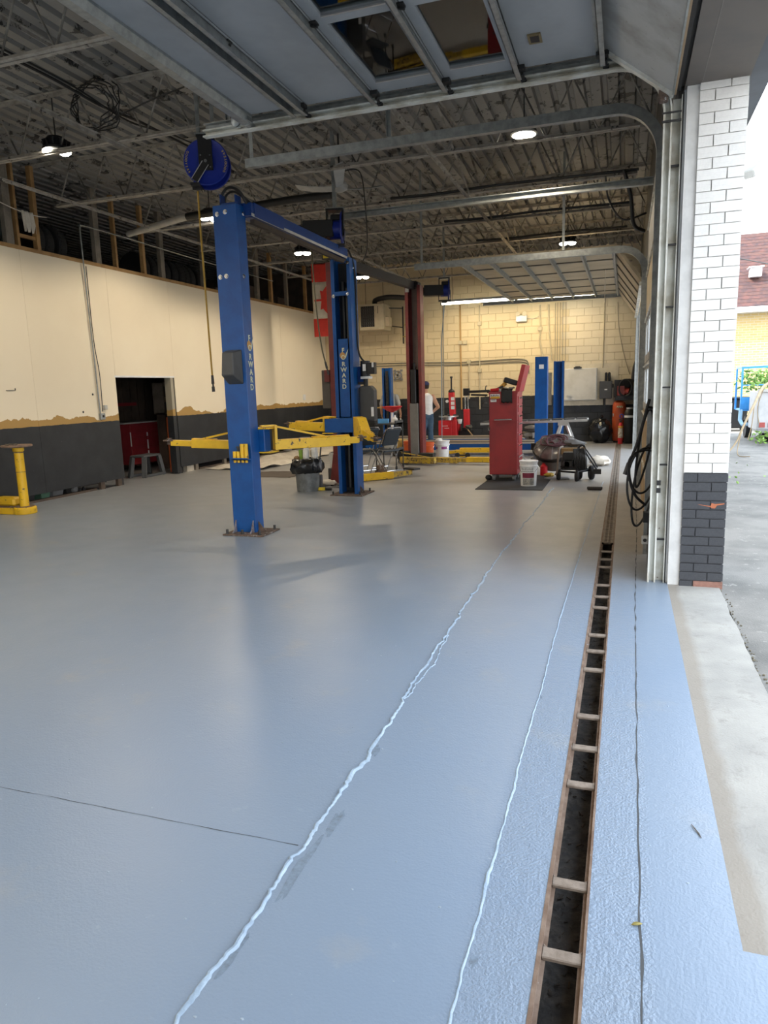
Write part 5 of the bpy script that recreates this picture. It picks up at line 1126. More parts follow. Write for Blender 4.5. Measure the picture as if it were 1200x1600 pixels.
def arc_marks(c, r, z, size, mid, n, m_, par):
    m = MB()
    for k in range(n):
        a = mid+(k-(n-1)/2)*size*0.8/r; d = Vector((math.cos(a), math.sin(a), 0)); tn = Vector((-d.y, d.x, 0)); o = Vector(c)+d*(r+0.0015)+Vector((0, 0, z))
        m.beam(o-tn*size*0.2, o-tn*size*0.2+Vector((0, 0, size*(0.7 if k % 3 else 0.9))), 0.004, 0.001, d); m.beam(o+tn*size*0.15, o+tn*size*0.15+Vector((0, 0, size*(0.5 if k % 2 else 0.85))), 0.004, 0.001, d); m.beam(o-tn*size*0.2+Vector((0, 0, size*0.05)), o+tn*size*0.15+Vector((0, 0, size*0.05)), 0.004, 0.001, d)
    build('print_marks', m, m_, par, smooth=0)
arc_marks(c_, 0.1335, 0.262, 0.036, math.radians(268), 7, lg, b1); arc_marks(c_, 0.1325, 0.232, 0.02, math.radians(272), 12, lg, b1)
b2 = bucket((-3.86, 15.45, 0.02), 0.155, 0.40, white_p, 'white pail with purple print beside the foot of the dark red post', lid=True)
band((-3.86, 15.45, 0.02), 0.149, 0.151, 0.22, 0.28, math.radians(275), math.radians(325), mat('purple_print', (0.25, 0.04, 0.20), 0.5), b2)
band((-3.86, 15.45, 0.02), 0.149, 0.151, 0.22, 0.28, math.radians(215), math.radians(235), mat('purple_print', (0.25, 0.04, 0.20), 0.5), b2)
build('rag', MB().ball((-3.93, 15.42, 0.45), (0.07, 0.06, 0.035), 10, 6, 0.5, 3), paper, label='crumpled white paper towel lying on the lid of the purple print pail', cat='paper')
bucket((-4.78, 16.0, 0.0), 0.16, 0.38, orange, 'orange bucket left of the dark red post', lid=False)
bucket((-4.30, 15.8, 0.0), 0.15, 0.36, orange, 'orange bucket half hidden right behind the dark red post', lid=False)
gt = thing('oil_drain_tank', 'gold round oil drain tank on castors behind the folding chairs', 'tank', (-5.13, 16.3, 0))
build('tank', MB().lathe([(0.06, 0.06), (0.19, 0.08), (0.215, 0.13), (0.215, 0.33), (0.19, 0.39), (0.05, 0.41)], (-5.13, 16.3, 0), 26), gold, gt)
for a in (0.5, 2.6, 4.0, 5.4): build('castor', MB().cyl((-5.13+0.17*math.cos(a)-0.015, 16.3+0.17*math.sin(a), 0.035), (-5.13+0.17*math.cos(a)+0.015, 16.3+0.17*math.sin(a), 0.035), 0.035, n=12), rubber, gt)
build('riser_pipe', MB().cyl((-5.0, 15.35, 0.4), (-5.0, 15.35, 1.12), 0.02, n=10).cyl((-5.0, 15.35, 0.75), (-5.0, 15.35, 1.1), 0.03, n=10), white_p, gt)
build('catch_bowl', MB().lathe([(0.02, 1.07), (0.05, 1.09), (0.12, 1.12), (0.225, 1.19), (0.235, 1.215), (0.21, 1.21), (0.1, 1.14), (0.0, 1.12)], (-5.0, 15.35, 0), 28), red, gt)
build('riser_arm', MB().tube([(-5.0, 15.35, 0.42), (-5.02, 15.6, 0.40), (-5.1, 16.1, 0.38)], 0.015, 6), steel_dk, gt)
build('bowl_handle', MB().beam((-5.38, 15.33, 1.19), (-5.22, 15.34, 1.19), 0.03, 0.03), mat('yellow_grip', (0.45, 0.30, 0.08), 0.6), gt, smooth=0)
# folding chairs
ch_seat = mat('dark_chair_vinyl', (0.018, 0.028, 0.04), 0.55)
def chair(loc, rz, label):
    t = thing('folding_chair', label, 'chair', (0, 0, 0), 0, 'folding chairs behind the blue lift')
    for s in (-1, 1):
        x = s*0.215
        build('leg', MB().tube([(x, 0.25, 0.0), (x*0.97, 0.04, 0.42), (x*0.95, -0.05, 0.60), (x*0.93, -0.20, 0.86)], 0.0115, 8), chrome, t)
        build('leg', MB().tube([(x*1.05, -0.28, 0.0), (x*1.05, 0.03, 0.40), (x*1.05, 0.14, 0.47)], 0.0115, 8), chrome, t)
        build('arm_link', MB().tube([(x*1.06, -0.02, 0.34), (x*1.0, -0.12, 0.46)], 0.008, 6), chrome, t)
    build('stretcher', MB().cyl((-0.215, 0.19, 0.12), (0.215, 0.19, 0.12), 0.009, n=8).cyl((-0.22, -0.22, 0.08), (0.22, -0.22, 0.08), 0.009, n=8), chrome, t)
    build('seat', MB().box((-0.20, -0.15, 0.43), (0.20, 0.25, 0.465)), ch_seat, t, smooth=0, bevel=0.012, seg=2)
    build('backrest', MB().beam((0, -0.075, 0.55), (0, -0.20, 0.86), 0.39, 0.03, (0, 1, 0.35)), ch_seat, t, smooth=0, bevel=0.01, seg=2)
    build('top_rail', MB().tube([(-0.20, -0.205, 0.84), (-0.17, -0.22, 0.885), (0.17, -0.22, 0.885), (0.20, -0.205, 0.84)], 0.0115, 8), chrome, t)
    t.location = loc; t.rotation_euler = (0, 0, rz); return t
ch1 = chair((-4.28, 12.75, 0.0), 1.1, 'folding chair with chrome legs and dark vinyl back, in full view')
ch2 = dup(ch1, (-4.74, 12.8, 0), 1.0, 'folding chair with chrome legs partly hidden by the blue post')
uc = thing('utility_cart', 'small dark utility cart with two trays behind the folding chairs', 'cart', (-4.5, 13.5, 0))
for z in (0.35, 0.90): build('tray', MB().box((-4.72, 13.35, z), (-4.28, 13.85, z+0.03)).box((-4.72, 13.35, z), (-4.70, 13.85, z+0.08)).box((-4.30, 13.35, z), (-4.28, 13.85, z+0.08)), grey_dk, uc, smooth=0)
for x in (-4.71, -4.29):
    for y in (13.37, 13.83): build('post', MB().cyl((x, y, 0.08), (x, y, 0.93), 0.013, n=8), steel_dk, uc); build('castor', MB().cyl((x-0.012, y, 0.04), (x+0.012, y, 0.04), 0.04, n=12), rubber, uc)
build('pale_tub', MB().lathe([(0.12, 0), (0.16, 0.24), (0.17, 0.25), (0.155, 0.25), (0.11, 0.02)], (-4.48, 13.6, 0.38), 20), grey_lt, label='pale grey tub on the lower tray of the dark utility cart', cat='tub')
build('paper_packet', MB().box((-4.66, 13.38, 0.931), (-4.45, 13.46, 1.02)), mat('sky_blue_packet', (0.10, 0.35, 0.70), 0.5), label='sky blue packet standing on the dark utility cart behind the chairs', cat='packet', smooth=0)

# trash can with a black liner
tcn = thing('trash_can', 'grey trash can with a black bin bag over its rim, full of paper', 'trash can', (-4.87, 10.42, 0))
cx, cy = -4.87, 10.42
build('can', MB().lathe([(0.175, 0.0), (0.18, 0.006), (0.20, 0.34), (0.205, 0.36), (0.19, 0.36), (0.17, 0.03)], (cx, cy, 0), 32), can_m, tcn)
vs = []; fs = []; n = 48; rows = [(0.196, 0.30, 0.006), (0.235, 0.31, 0.03), (0.262, 0.37, 0.035), (0.262, 0.45, 0.03), (0.235, 0.52, 0.03), (0.19, 0.535, 0.02), (0.16, 0.46, 0.02), (0.10, 0.42, 0.02)]
for j, (r, z, am) in enumerate(rows):
    for i in range(n):
        a = 2*PI*i/n; d = Vector((math.cos(a), math.sin(a), 0)); k = 1.6*am*noise.noise(Vector((d.x*5, d.y*5, z*8))) + am*1.1*noise.noise(Vector((d.x*13, d.y*13, z*22)))
        zz = z + am*0.8*noise.noise(Vector((d.x*6+4, d.y*6, z*9))) - 0.02*max(0, -d.x)*(1 if j < 3 else 0)
        vs.append((cx+d.x*(r+k), cy+d.y*(r+k), zz))
for j in range(len(rows)-1): fs += [(j*n+i, j*n+(i+1) % n, (j+1)*n+(i+1) % n, (j+1)*n+i) for i in range(n)]
fs.append(tuple((len(rows)-1)*n+i for i in range(n)))
build('bin_bag', MB().add(vs, fs), bag_m, tcn, smooth=60)
def crumple(name, c, r, m_, label, cat, seed, n=(12, 8)): return build(name, MB().ball(c, r, n[0], n[1], 0.55, seed), m_, label=label, cat=cat, smooth=20)
crumple('paper_wad', (-4.85, 10.36, 0.60), (0.055, 0.05, 0.12), paper, 'tallest white paper wad sticking out of the trash can', 'paper', 2)
crumple('paper_wad', (-4.72, 10.40, 0.60), (0.06, 0.05, 0.11), paper, 'white paper wad at the right in the trash can', 'paper', 5)
crumple('paper_wad', (-4.79, 10.50, 0.62), (0.05, 0.05, 0.10), cloth_w, 'off white paper wad at the back of the trash can', 'paper', 8)
build('food_packet', MB().box((-5.0, 10.40, 0.47), (-4.94, 10.43, 0.67)), mat('green_packet', (0.22, 0.38, 0.05), 0.5), label='green and white packet standing in the trash can', cat='packet', smooth=0)
build('dark_stick', MB().cyl((-4.66, 10.44, 0.45), (-4.62, 10.44, 0.72), 0.012, n=8), steel_dk, label='dark handle sticking up at the right rim of the trash can', cat='handle')
crumple('brown_paper', (-5.02, 10.36, 0.53), (0.05, 0.05, 0.045), mat('brown_wrap', (0.30, 0.18, 0.08), 0.8), 'crumpled brown wrapper at the left in the trash can', 'wrapper', 11)
bt = thing('spray_bottle', 'blue plastic bottle behind the right rim of the trash can', 'bottle', (-4.66, 10.75, 0))
build('bottle', MB().lathe([(0.05, 0), (0.055, 0.01), (0.055, 0.20), (0.03, 0.25), (0.02, 0.29), (0.02, 0.31)], (-4.80, 11.6, 0.25), 16), mat('blue_bottle', (0.03, 0.10, 0.42), 0.3), bt)
build('cap', MB().cyl((-4.80, 11.6, 0.56), (-4.80, 11.6, 0.6), 0.025, n=12), white_p, bt)
bt2 = build('supply_box', MB().box((-4.95, 11.45, 0), (-4.68, 11.75, 0.25)), grey_dk, label='dark box on the floor under the blue bottle, behind the trash can', cat='box', smooth=0, bevel=0.006)
sb = thing('small_cabinet', 'small grey and black box standing between the trash can and the red post', 'box', (-5.2, 12.3, 0))
build('case', MB().box((-5.25, 12.3, 0.17), (-4.98, 12.5, 0.46)), black_m, sb, smooth=0); build('light_front', MB().box((-5.27, 12.28, 0.17), (-5.13, 12.30, 0.45)), grey_lt, sb, smooth=0)
build('foot_rail', MB().box((-5.25, 12.3, 0.0), (-5.21, 12.5, 0.17)).box((-5.02, 12.3, 0.0), (-4.98, 12.5, 0.17)), black_m, sb, smooth=0)
fl2 = thing('work_light', 'small yellow and black work light lying on the floor right of the trash can', 'work light', (-4.62, 10.5, 0))
build('body', MB().beam((-4.72, 10.44, 0.03), (-4.58, 10.46, 0.03), 0.05, 0.05), yellow_p, fl2, smooth=0, bevel=0.01); build('grip', MB().cyl((-4.58, 10.46, 0.03), (-4.48, 10.48, 0.03), 0.028, n=12), black, fl2)
crumple('plastic_sheet', (-4.78, 11.05, 0.05), (0.14, 0.10, 0.05), cloth_w, 'crumpled cream plastic on the floor right of the trash can', 'sheet', 21)
m = MB(); m.tube(spline([(-4.85, 11.1, 0.012), (-4.6, 10.95, 0.012), (-4.4, 11.05, 0.012), (-4.35, 11.3, 0.03), (-4.5, 11.5, 0.012)], 6), 0.009, 6).tube(spline([(-5.0, 10.9, 0.012), (-4.6, 10.75, 0.012), (-4.2, 10.8, 0.012)], 6), 0.007, 6)
build('power_cord', m, black, label='black cord lying on the floor at the foot of the red post', cat='cord')
build('small_can', MB().lathe([(0.085, 0), (0.085, 0.22), (0.078, 0.23), (0.01, 0.23)], (-4.83, 10.72, 0), 20), steel_dk, label='short dark can half hidden right behind the trash can', cat='can')

# drop sheets and mats at left
def sheet(name, x0, x1, y0, y1, m_, label, cat, amp=0.03, seed=0, skew=0.0):
    nx, ny = 14, 22; vs = []; fs = []
    for j in range(ny+1):
        for i in range(nx+1):
            x = x0+(x1-x0)*i/nx + skew*(j/ny) + 0.12*noise.noise(Vector((j*0.25, seed, i*0.02))); y = y0+(y1-y0)*j/ny + 0.1*noise.noise(Vector((i*0.3, seed+3, 0)))
            vs.append((x, y, 0.006+amp*max(0, noise.noise(Vector((x*2.6, y*2.6, seed)))+0.25)+amp*0.4*abs(noise.noise(Vector((x*9, y*9, seed))))))
    for j in range(ny): fs += [(j*(nx+1)+i, j*(nx+1)+i+1, (j+1)*(nx+1)+i+1, (j+1)*(nx+1)+i) for i in range(nx)]
    o = build(name, MB().add(vs, fs), m_, label=label, cat=cat, smooth=60)
    s = o.modifiers.new('thick', 'SOLIDIFY'); s.thickness = 0.003; return o
sheet('drop_sheet', -8.55, -7.15, 13.1, 19.0, cloth_w, 'cream drop sheet spread on the floor along the black dado', 'sheet', 0.09, 2, 0.25)
sheet('floor_mat', -6.95, -5.95, 12.0, 12.95, brown_mat, 'flat brown mat on the floor left of the trash can', 'mat', 0.004, 6)
crumple('paper_wad', (-6.08, 10.85, 0.05), (0.06, 0.08, 0.05), paper, 'small crumpled grey rag on the floor just right of the nearest blue post', 'rag', 31)
crumple('dark_rag', (-5.62, 12.0, 0.04), (0.07, 0.07, 0.04), black, 'small dark rag between the brown mat and the trash can', 'rag', 33)
# ================================================================ RED TOOL CABINET AND WHAT LIES ON IT
tcb = thing('tool_cabinet', 'tall red rolling tool cabinet with its lid open, on a dark mat', 'tool cabinet', (-1.9, 12.0, 0))
build('body', MB().box((-2.155, 11.88, 0.115), (-1.685, 12.45, 1.47)), red_cab, tcb, smooth=0, bevel=0.012, seg=2)
build('top_rim', MB().box((-2.16, 11.872, 1.46), (-1.68, 12.455, 1.505)).box((-2.16, 11.872, 1.02), (-1.68, 11.885, 1.03)), red_cab, tcb, smooth=0)
build('side_handle', MB().tube([(-2.06, 11.88, 1.04), (-2.06, 11.83, 1.04), (-1.77, 11.83, 1.045), (-1.77, 11.88, 1.045)], 0.012, 8), chrome, tcb)
build('small_handle', MB().tube([(-1.98, 11.885, 1.33), (-1.97, 11.86, 1.31), (-1.87, 11.86, 1.31), (-1.86, 11.885, 1.33)], 0.008, 6), red_cab, tcb)
build('lid', MB().beam((-1.69, 12.17, 1.50), (-1.585, 12.17, 1.93), 0.57, 0.065, (1, 0, 0.25)), mat('lid_red', (0.45, 0.045, 0.05), 0.4), tcb, smooth=0, bevel=0.006)
dw_ = build('drawer', MB().box((-1.688, 11.93, 0.2), (-1.672, 12.40, 0.45)), red_cab, tcb, smooth=0); build('handle', MB().box((-1.672, 11.98, 0.40), (-1.660, 12.35, 0.42)), chrome, dw_, smooth=0)
for z in (0.47, 0.65, 0.83, 1.0, 1.16, 1.30):
    hd_ = 0.16 if z < 1 else 0.12; dw_ = build('drawer', MB().box((-1.688, 11.93, z), (-1.672, 12.40, z+hd_)), red_cab, tcb, smooth=0); build('handle', MB().box((-1.672, 11.98, z+hd_-0.04), (-1.660, 12.35, z+hd_-0.02)), chrome, dw_, smooth=0)
build('latch', MB().box((-2.17, 11.868, 0.86), (-2.14, 11.885, 0.93)), rust, tcb, smooth=0)
for x in (-2.09, -1.75):
    for y in (11.96, 12.37): build('castor', MB().cyl((x-0.02, y, 0.06), (x+0.02, y, 0.06), 0.052, n=16).box((x-0.03, y-0.02, 0.06), (x+0.03, y+0.05, 0.118)), grey_p, tcb)
build('sticker', MB().box((-2.135, 11.868, 1.40), (-1.97, 11.872, 1.465)), white_p, tcb, smooth=0)
build('sticker_band', MB().box((-2.125, 11.866, 1.392), (-1.975, 11.869, 1.425)), mat('sticker_yellow', (0.75, 0.42, 0.04), 0.5), tcb, smooth=0)
m = MB()
for k in range(9): m.box((-2.125+k*0.016, 11.8655, 1.43), (-2.125+k*0.016+0.011, 11.8675, 1.43+0.016+0.009*(k % 3 == 0)))
for k in range(6): m.box((-2.115+k*0.011, 11.8655, 1.36), (-2.115+k*0.011+0.007, 11.8675, 1.372))
build('sticker_print', m, grey_dk, tcb, smooth=0)
build('sticker', MB().box((-2.13, 11.868, 1.335), (-2.03, 11.8715, 1.378)), white_p, tcb, smooth=0)
build('floor_mat', MB().box((-2.20, 10.88, 0), (-1.16, 12.75, 0.010)), mat_rub, label='dark rubber mat under the red tool cabinet', cat='mat', smooth=0)
jk = thing('black_vest', 'black cloth hanging over the top edge of the red tool cabinet', 'cloth', (-1.83, 11.87, 1.34))
vs = []; fs = []
for j in range(13):
    for i in range(9):
        x = -1.945+0.18*i/8; t_ = j/12
        if t_ < 0.5: y = 12.15-0.30*(t_/0.5); z = 1.56-0.03*(t_/0.5)+0.02*noise.noise(Vector((i*0.5, j*0.5, 0)))
        else: y = 11.852-0.012*noise.noise(Vector((i*0.7, j*0.4, 2))); z = 1.53-0.20*((t_-0.5)/0.5)-0.01*(i % 3)
        vs.append((x, y, z))
for j in range(12): fs += [(j*9+i, j*9+i+1, (j+1)*9+i+1, (j+1)*9+i) for i in range(8)]
o = build('cloth', MB().add(vs, fs), black, jk, smooth=60); o.modifiers.new('thick', 'SOLIDIFY').thickness = 0.012
build('rolled_case', MB().beam((-1.93, 12.05, 1.70), (-1.72, 12.10, 1.63), 0.16, 0.085), black, label='black hard case propped against the open red lid', cat='case', smooth=0, bevel=0.015, seg=2)
build('level', MB().beam((-2.02, 12.0, 1.53), (-1.90, 12.05, 1.645), 0.05, 0.06), mat('amber_plastic', (0.60, 0.30, 0.02), 0.4), label='amber yellow tool leaning on the pile atop the red cabinet', cat='tool', smooth=0, bevel=0.008)
build('dark_bar', MB().beam((-2.08, 11.97, 1.53), (-1.94, 12.0, 1.59), 0.03, 0.035), steel_dk, label='dark metal bar lying atop the red cabinet', cat='bar', smooth=0)
rt = thing('cordless_tool', 'red and black power tool at the left corner atop the red cabinet', 'power tool', (-2.08, 11.95, 1.505))
build('body', MB().cyl((-2.14, 11.95, 1.53), (-2.0, 11.94, 1.535), 0.024, 0.03, 12), red, rt); build('grip', MB().beam((-2.03, 11.945, 1.53), (-2.00, 12.03, 1.525), 0.03, 0.035), black, rt, smooth=0)
build('small_part', MB().lathe([(0.03, 0), (0.035, 0.03), (0.02, 0.05)], (-1.97, 11.93, 1.505), 12), alu, label='small bright metal part atop the red cabinet', cat='part')
build('wire_hook', MB().tube([(-2.155, 12.0, 1.515), (-2.22, 12.0, 1.52), (-2.24, 12.0, 1.55), (-2.23, 12.0, 1.60), (-2.21, 12.0, 1.605)], 0.008, 6).box((-2.35, 11.98, 1.505), (-2.15, 12.03, 1.515)), steel_dk, label='thin metal hook jutting left from the top of the red cabinet', cat='hook')
build('air_gun', MB().ball((-2.19, 12.0, 0.05), (0.06, 0.045, 0.05), 10, 6).tube([(-2.15, 12.0, 0.05), (-2.11, 12.0, 0.06)], 0.02, 6), black, label='small black object on the floor left of the red cabinet', cat='tool')

# ================================================================ WORK PLATFORM, DRUM, PRESSURE WASHER
wp = thing('work_platform', 'long aluminium work platform on splayed legs behind the red cabinet', 'work platform', (-1.6, 13.5, 0))
m = MB().beam((-2.58, 13.3, 0.895), (-0.63, 13.3, 0.94), 0.02, 0.04).beam((-2.58, 13.75, 0.895), (-0.63, 13.75, 0.94), 0.02, 0.04)
build('side_rail', m, alu, wp, smooth=0)
build('deck', MB().beam((-2.58, 13.525, 0.912), (-0.63, 13.525, 0.957), 0.45, 0.012), grey_lt, wp, smooth=0)
for k in range(9):
    a, b = k/9+0.008, (k+1)/9-0.008; p = Vector((-2.58, 13.525, 0.925)).lerp(Vector((-0.63, 13.525, 0.97)), a); q = Vector((-2.58, 13.525, 0.925)).lerp(Vector((-0.63, 13.525, 0.97)), b)
    build('grip_pad', MB().beam(p, q, 0.40, 0.018), mat_rub, wp, smooth=0)
for y in (13.34, 13.72):
    for xa, xb in ((-1.1, -1.38), (-1.02, -0.68), (-2.2, -2.35), (-2.1, -1.74)):
        build('leg', MB().beam((xa, y, 0.905), (xb, y-0.1 if y < 13.5 else y+0.1, 0.0), 0.055, 0.03), alu, wp, smooth=0)
for xa, xb in ((-1.28, -0.80), (-2.29, -1.88)): build('spreader', MB().beam((xa, 13.32, 0.34), (xb, 13.32, 0.34), 0.02, 0.03), alu, wp, smooth=0)
for x in (-1.06, -2.15): build('hinge_plate', MB().box((x-0.09, 13.3, 0.85), (x+0.09, 13.32, 0.92)), alu, wp, smooth=0)

dm = thing('drum_fan', 'wide grey drum with a domed cover and black rim, leaning beside the folded black trolley', 'drum', (-1.1, 13.0, 0))
ax = Vector((-0.10, -0.58, 1)).normalized(); cc = Vector((-1.13, 13.05, 0.235))
build('shell', MB().lathe([(0.28, -0.02), (0.36, 0.03), (0.375, 0.24), (0.37, 0.26)], cc, 40, ax), mat('dusty_drum', (0.20, 0.19, 0.175), 0.6, 0.2), dm)
build('rim', MB().lathe([(0.375, 0.24), (0.405, 0.25), (0.405, 0.30), (0.375, 0.31)], cc, 40, ax), black, dm)
build('cover', MB().lathe([(0.385, 0.30), (0.36, 0.345), (0.27, 0.40), (0.14, 0.435), (0.0, 0.445)], cc, 40, ax), mat('film_cover', (0.21, 0.20, 0.19), 0.25, 0.3, c2=(0.13, 0.12, 0.115), scale=7), dm)
for k in range(10):
    a = 2*PI*k/10; u_ = ax.orthogonal().normalized(); v_ = ax.cross(u_); d = u_*math.cos(a)+v_*math.sin(a)
    build('cover_rib', MB().tube([cc+ax*0.445+d*0.05, cc+ax*0.408+d*0.27, cc+ax*0.352+d*0.36, cc+ax*0.305+d*0.39], 0.004, 5), grey_p, dm)
build('latch', MB().cyl(cc+Vector((-0.42, -0.05, 0.20)), cc+Vector((-0.42, -0.05, 0.32)), 0.05, n=14), black, dm)
m = MB(); R_ = random.Random(4)
for k in range(6):
    c0 = cc+ax*0.45+Vector((0.02, -0.02, 0)); R1 = 0.07+0.022*k; m.tube([c0+Vector((0.05*math.sin(k*2.1)+R1*1.2*math.cos(2*PI*i/24)+0.012*math.sin(i*1.3+k), R1*0.9*math.sin(2*PI*i/24), 0.015*math.sin(i*0.9+k)+0.008*k+0.50*R1*math.sin(2*PI*i/24)-0.25*R1)) for i in range(24)], 0.011, 6, closed=True)
build('cord_heap', m, mat('maroon_cord', (0.10, 0.035, 0.045), 0.7), label='heap of maroon cord lying on top of the grey drum', cat='cord')
build('tarp_fold', MB().ball((-0.86, 12.85, 0.56), (0.22, 0.18, 0.07), 16, 8, 0.5, 9), mat('dull_tarp', (0.12, 0.115, 0.11), 0.6), label='folded grey tarp on the right of the grey drum', cat='tarp')
build('cardboard', MB().box((-1.02, 12.55, 0.40), (-0.70, 12.72, 0.50)), mat('tan_cardboard', (0.30, 0.19, 0.08), 0.85), label='tan cardboard piece tucked under the grey tarp', cat='cardboard', smooth=0)

pw = thing('pressure_washer', 'folded black wheeled trolley with hoses beside the grey drum', 'trolley', (-0.78, 12.2, 0))
for x in (-0.70, -0.50): build('wheel', MB().lathe([(0.04, -0.035), (0.10, -0.04), (0.12, -0.02), (0.12, 0.02), (0.10, 0.04), (0.04, 0.035)], (x, 12.25, 0.12), 22, (1, 0.25, 0)), rubber, pw)
build('wheel', MB().lathe([(0.03, -0.03), (0.075, -0.03), (0.085, 0), (0.075, 0.03), (0.03, 0.03)], (-1.03, 12.15, 0.085), 18, (1, 0.2, 0)), rubber, pw)
build('wheel', MB().lathe([(0.03, -0.03), (0.075, -0.03), (0.085, 0), (0.075, 0.03), (0.03, 0.03)], (-0.72, 11.98, 0.085), 18, (1, 0.2, 0)), rubber, pw)
m = MB().tube([(-1.04, 12.15, 0.15), (-0.72, 12.0, 0.15), (-0.5, 12.25, 0.17), (-0.98, 12.4, 0.17)], 0.018, 8, closed=True).tube([(-1.0, 12.18, 0.22), (-0.68, 12.03, 0.22)], 0.014, 6)
build('chassis', m, black_m, pw)
build('handle_frame', MB().tube(spline([(-0.72, 12.02, 0.15), (-0.72, 12.05, 0.4), (-0.70, 12.08, 0.56), (-0.62, 12.12, 0.58), (-0.60, 12.15, 0.4), (-0.58, 12.2, 0.15)], 5), 0.02, 8), black_m, pw)
build('handle_frame', MB().tube([(-0.64, 12.12, 0.55), (-0.52, 12.1, 0.35), (-0.38, 12.08, 0.15)], 0.014, 6).tube([(-0.60, 12.16, 0.53), (-0.46, 12.14, 0.33), (-0.40, 12.12, 0.22)], 0.012, 6), black_m, pw)
build('foot_bar', MB().box((-0.46, 12.03, 0.12), (-0.34, 12.13, 0.20)), black, pw, smooth=0)
build('pump_block', MB().box((-1.0, 12.2, 0.16), (-0.62, 12.42, 0.36)).cyl((-0.9, 12.2, 0.27), (-0.9, 12.12, 0.27), 0.07, n=14), steel_dk, pw, smooth=0, bevel=0.02)
build('engine', MB().box((-0.96, 12.1, 0.34), (-0.78, 12.3, 0.47)).box((-0.94, 12.12, 0.22), (-0.80, 12.28, 0.34)).cyl((-0.78, 12.2, 0.30), (-0.72, 12.2, 0.30), 0.06, n=14), black, pw, smooth=0, bevel=0.01)
m = MB()
for k in range(8): m.tube(spline([(-0.78+0.02*k, 12.0+0.012*k, 0.54), (-0.76+0.025*k, 11.98, 0.36), (-0.73+0.02*k, 11.99, 0.20), (-0.68+0.015*k, 12.02, 0.36), (-0.69+0.01*k, 12.03, 0.54)], 5), 0.012, 6)
build('hose', m, black, pw)
build('tan_hose', MB().tube(spline([(-0.98, 12.3, 0.55), (-1.02, 12.12, 0.53), (-1.03, 12.05, 0.38), (-1.04, 12.03, 0.18), (-1.07, 12.03, 0.10)], 6), 0.017, 8), mat('tan_hose', (0.20, 0.155, 0.12), 0.6), pw)
build('tag', MB().box((-0.66, 12.06, 0.46), (-0.60, 12.075, 0.56)), mat('kraft_tag', (0.16, 0.10, 0.05), 0.8), pw, smooth=0)
build('flat_board', MB().prism([(-1.28, 12.25), (-1.2, 12.15), (-0.85, 12.2), (-0.9, 12.45), (-1.22, 12.42)], (0, 0, 0.02), (0, 0, 0), (1, 0, 0), (0, 1, 0)), grey_p, label='flat grey board on the floor in front of the grey drum', cat='board', smooth=0)
build('white_bag', MB().ball((-0.43, 14.4, 0.09), (0.2, 0.18, 0.10), 16, 8, 0.35, 5), cloth_w, label='white plastic bundle on the floor right of the black trolley', cat='bag')
build('floor_brush', MB().box((-0.51, 11.0, 0.012), (-0.285, 11.06, 0.05)).box((-0.50, 11.01, 0), (-0.295, 11.05, 0.012)), mat('brown_black_brush', (0.035, 0.03, 0.028), 0.8), label='dark brush head lying on the floor left of the drain', cat='brush', smooth=0, bevel=0.006)
build('red_can', MB().lathe([(0.06, 0), (0.065, 0.01), (0.065, 0.17), (0.03, 0.21), (0.03, 0.23)], (-1.33, 12.7, 0), 16), red, label='red can on the floor between the white pail and the grey drum', cat='can')
build('yellow_strap', MB().ball((-1.22, 12.5, 0.04), (0.08, 0.06, 0.04), 12, 6, 0.5, 3), mat('mustard', (0.42, 0.28, 0.03), 0.6), label='mustard coloured rag on the floor before the grey drum', cat='rag')
for k, (x, y, w_, h, mm, lb) in enumerate(((-1.72, 15.0, .22, .40, cream_m, 'cream carton standing behind the white pail'), (-1.5, 15.2, .16, .36, white_p, 'small white carton behind the grey drum'))): build('carton', MB().box((x, y, 0), (x+w_, y+0.2, h)), mm, label=lb, cat='carton', smooth=0, bevel=0.01)
build('grey_bundle', MB().ball((-2.1, 17.2, 0.40), (0.22, 0.2, 0.10), 14, 8, 0.4, 13).ball((-2.05, 17.15, 0.58), (0.22, 0.18, 0.07), 12, 6, 0.4, 15), mat('grey_brown_cloth', (0.15, 0.13, 0.11), 0.8), label='grey brown bundle on the runway left of the near blue corner post', cat='bundle')
build('pale_bottle', MB().lathe([(0.05, 0), (0.06, 0.02), (0.06, 0.28), (0.025, 0.33), (0.025, 0.37)], (-1.63, 15.35, 0), 14), paper, label='pale bottle behind the grey drum beside the blue corner post', cat='bottle')
build('funnel', MB().lathe([(0.02, 0), (0.05, 0.015), (0.055, 0.07), (0.02, 0.11), (0.015, 0.15)], (-4.40, 13.70, 0.93), 12), paper, label='small white funnel on the utility cart behind the chairs', cat='funnel')

# ================================================================ BACK WALL FITTINGS
Y_ = YB
def pipe(pts, r, m_, label, name='conduit', cat='pipe', boxes=(), par=None):
    if not boxes: return build(name, MB().tube(pts, r, 8), m_, label=label, cat=cat)
    t = thing(name, label, cat, pts[0]); build('pipe', MB().tube(pts, r, 8), m_, t)
    for b in boxes: build('junction_box', MB().cb(b, (0.11, 0.06, 0.11)), cream_m, t, smooth=0, bevel=0.006)
    return t
yp = Y_-0.02
pipe([(-4.52, yp, 3.9), (-4.50, yp, 0.95)], 0.022, mat('rust_stained_pipe', (0.42, 0.26, 0.10), 0.7), 'rust stained pipe running down the back wall left of the white pipe', boxes=((-4.52, yp, 2.85), (-4.38, yp, 2.85)))
pipe([(-3.96, yp, 3.85), (-3.965, yp, 0.95)], 0.018, cream_m, 'cream conduit with two junction boxes running down the back wall', boxes=((-3.96, yp, 3.35), (-3.965, yp, 2.05)))
pipe([(-5.01, yp, 3.95), (-5.04, yp, 0.4)], 0.012, mat('thin_grey_line', (0.20, 0.22, 0.23), 0.6), 'thin grey line running down the back wall beside the dark red post')
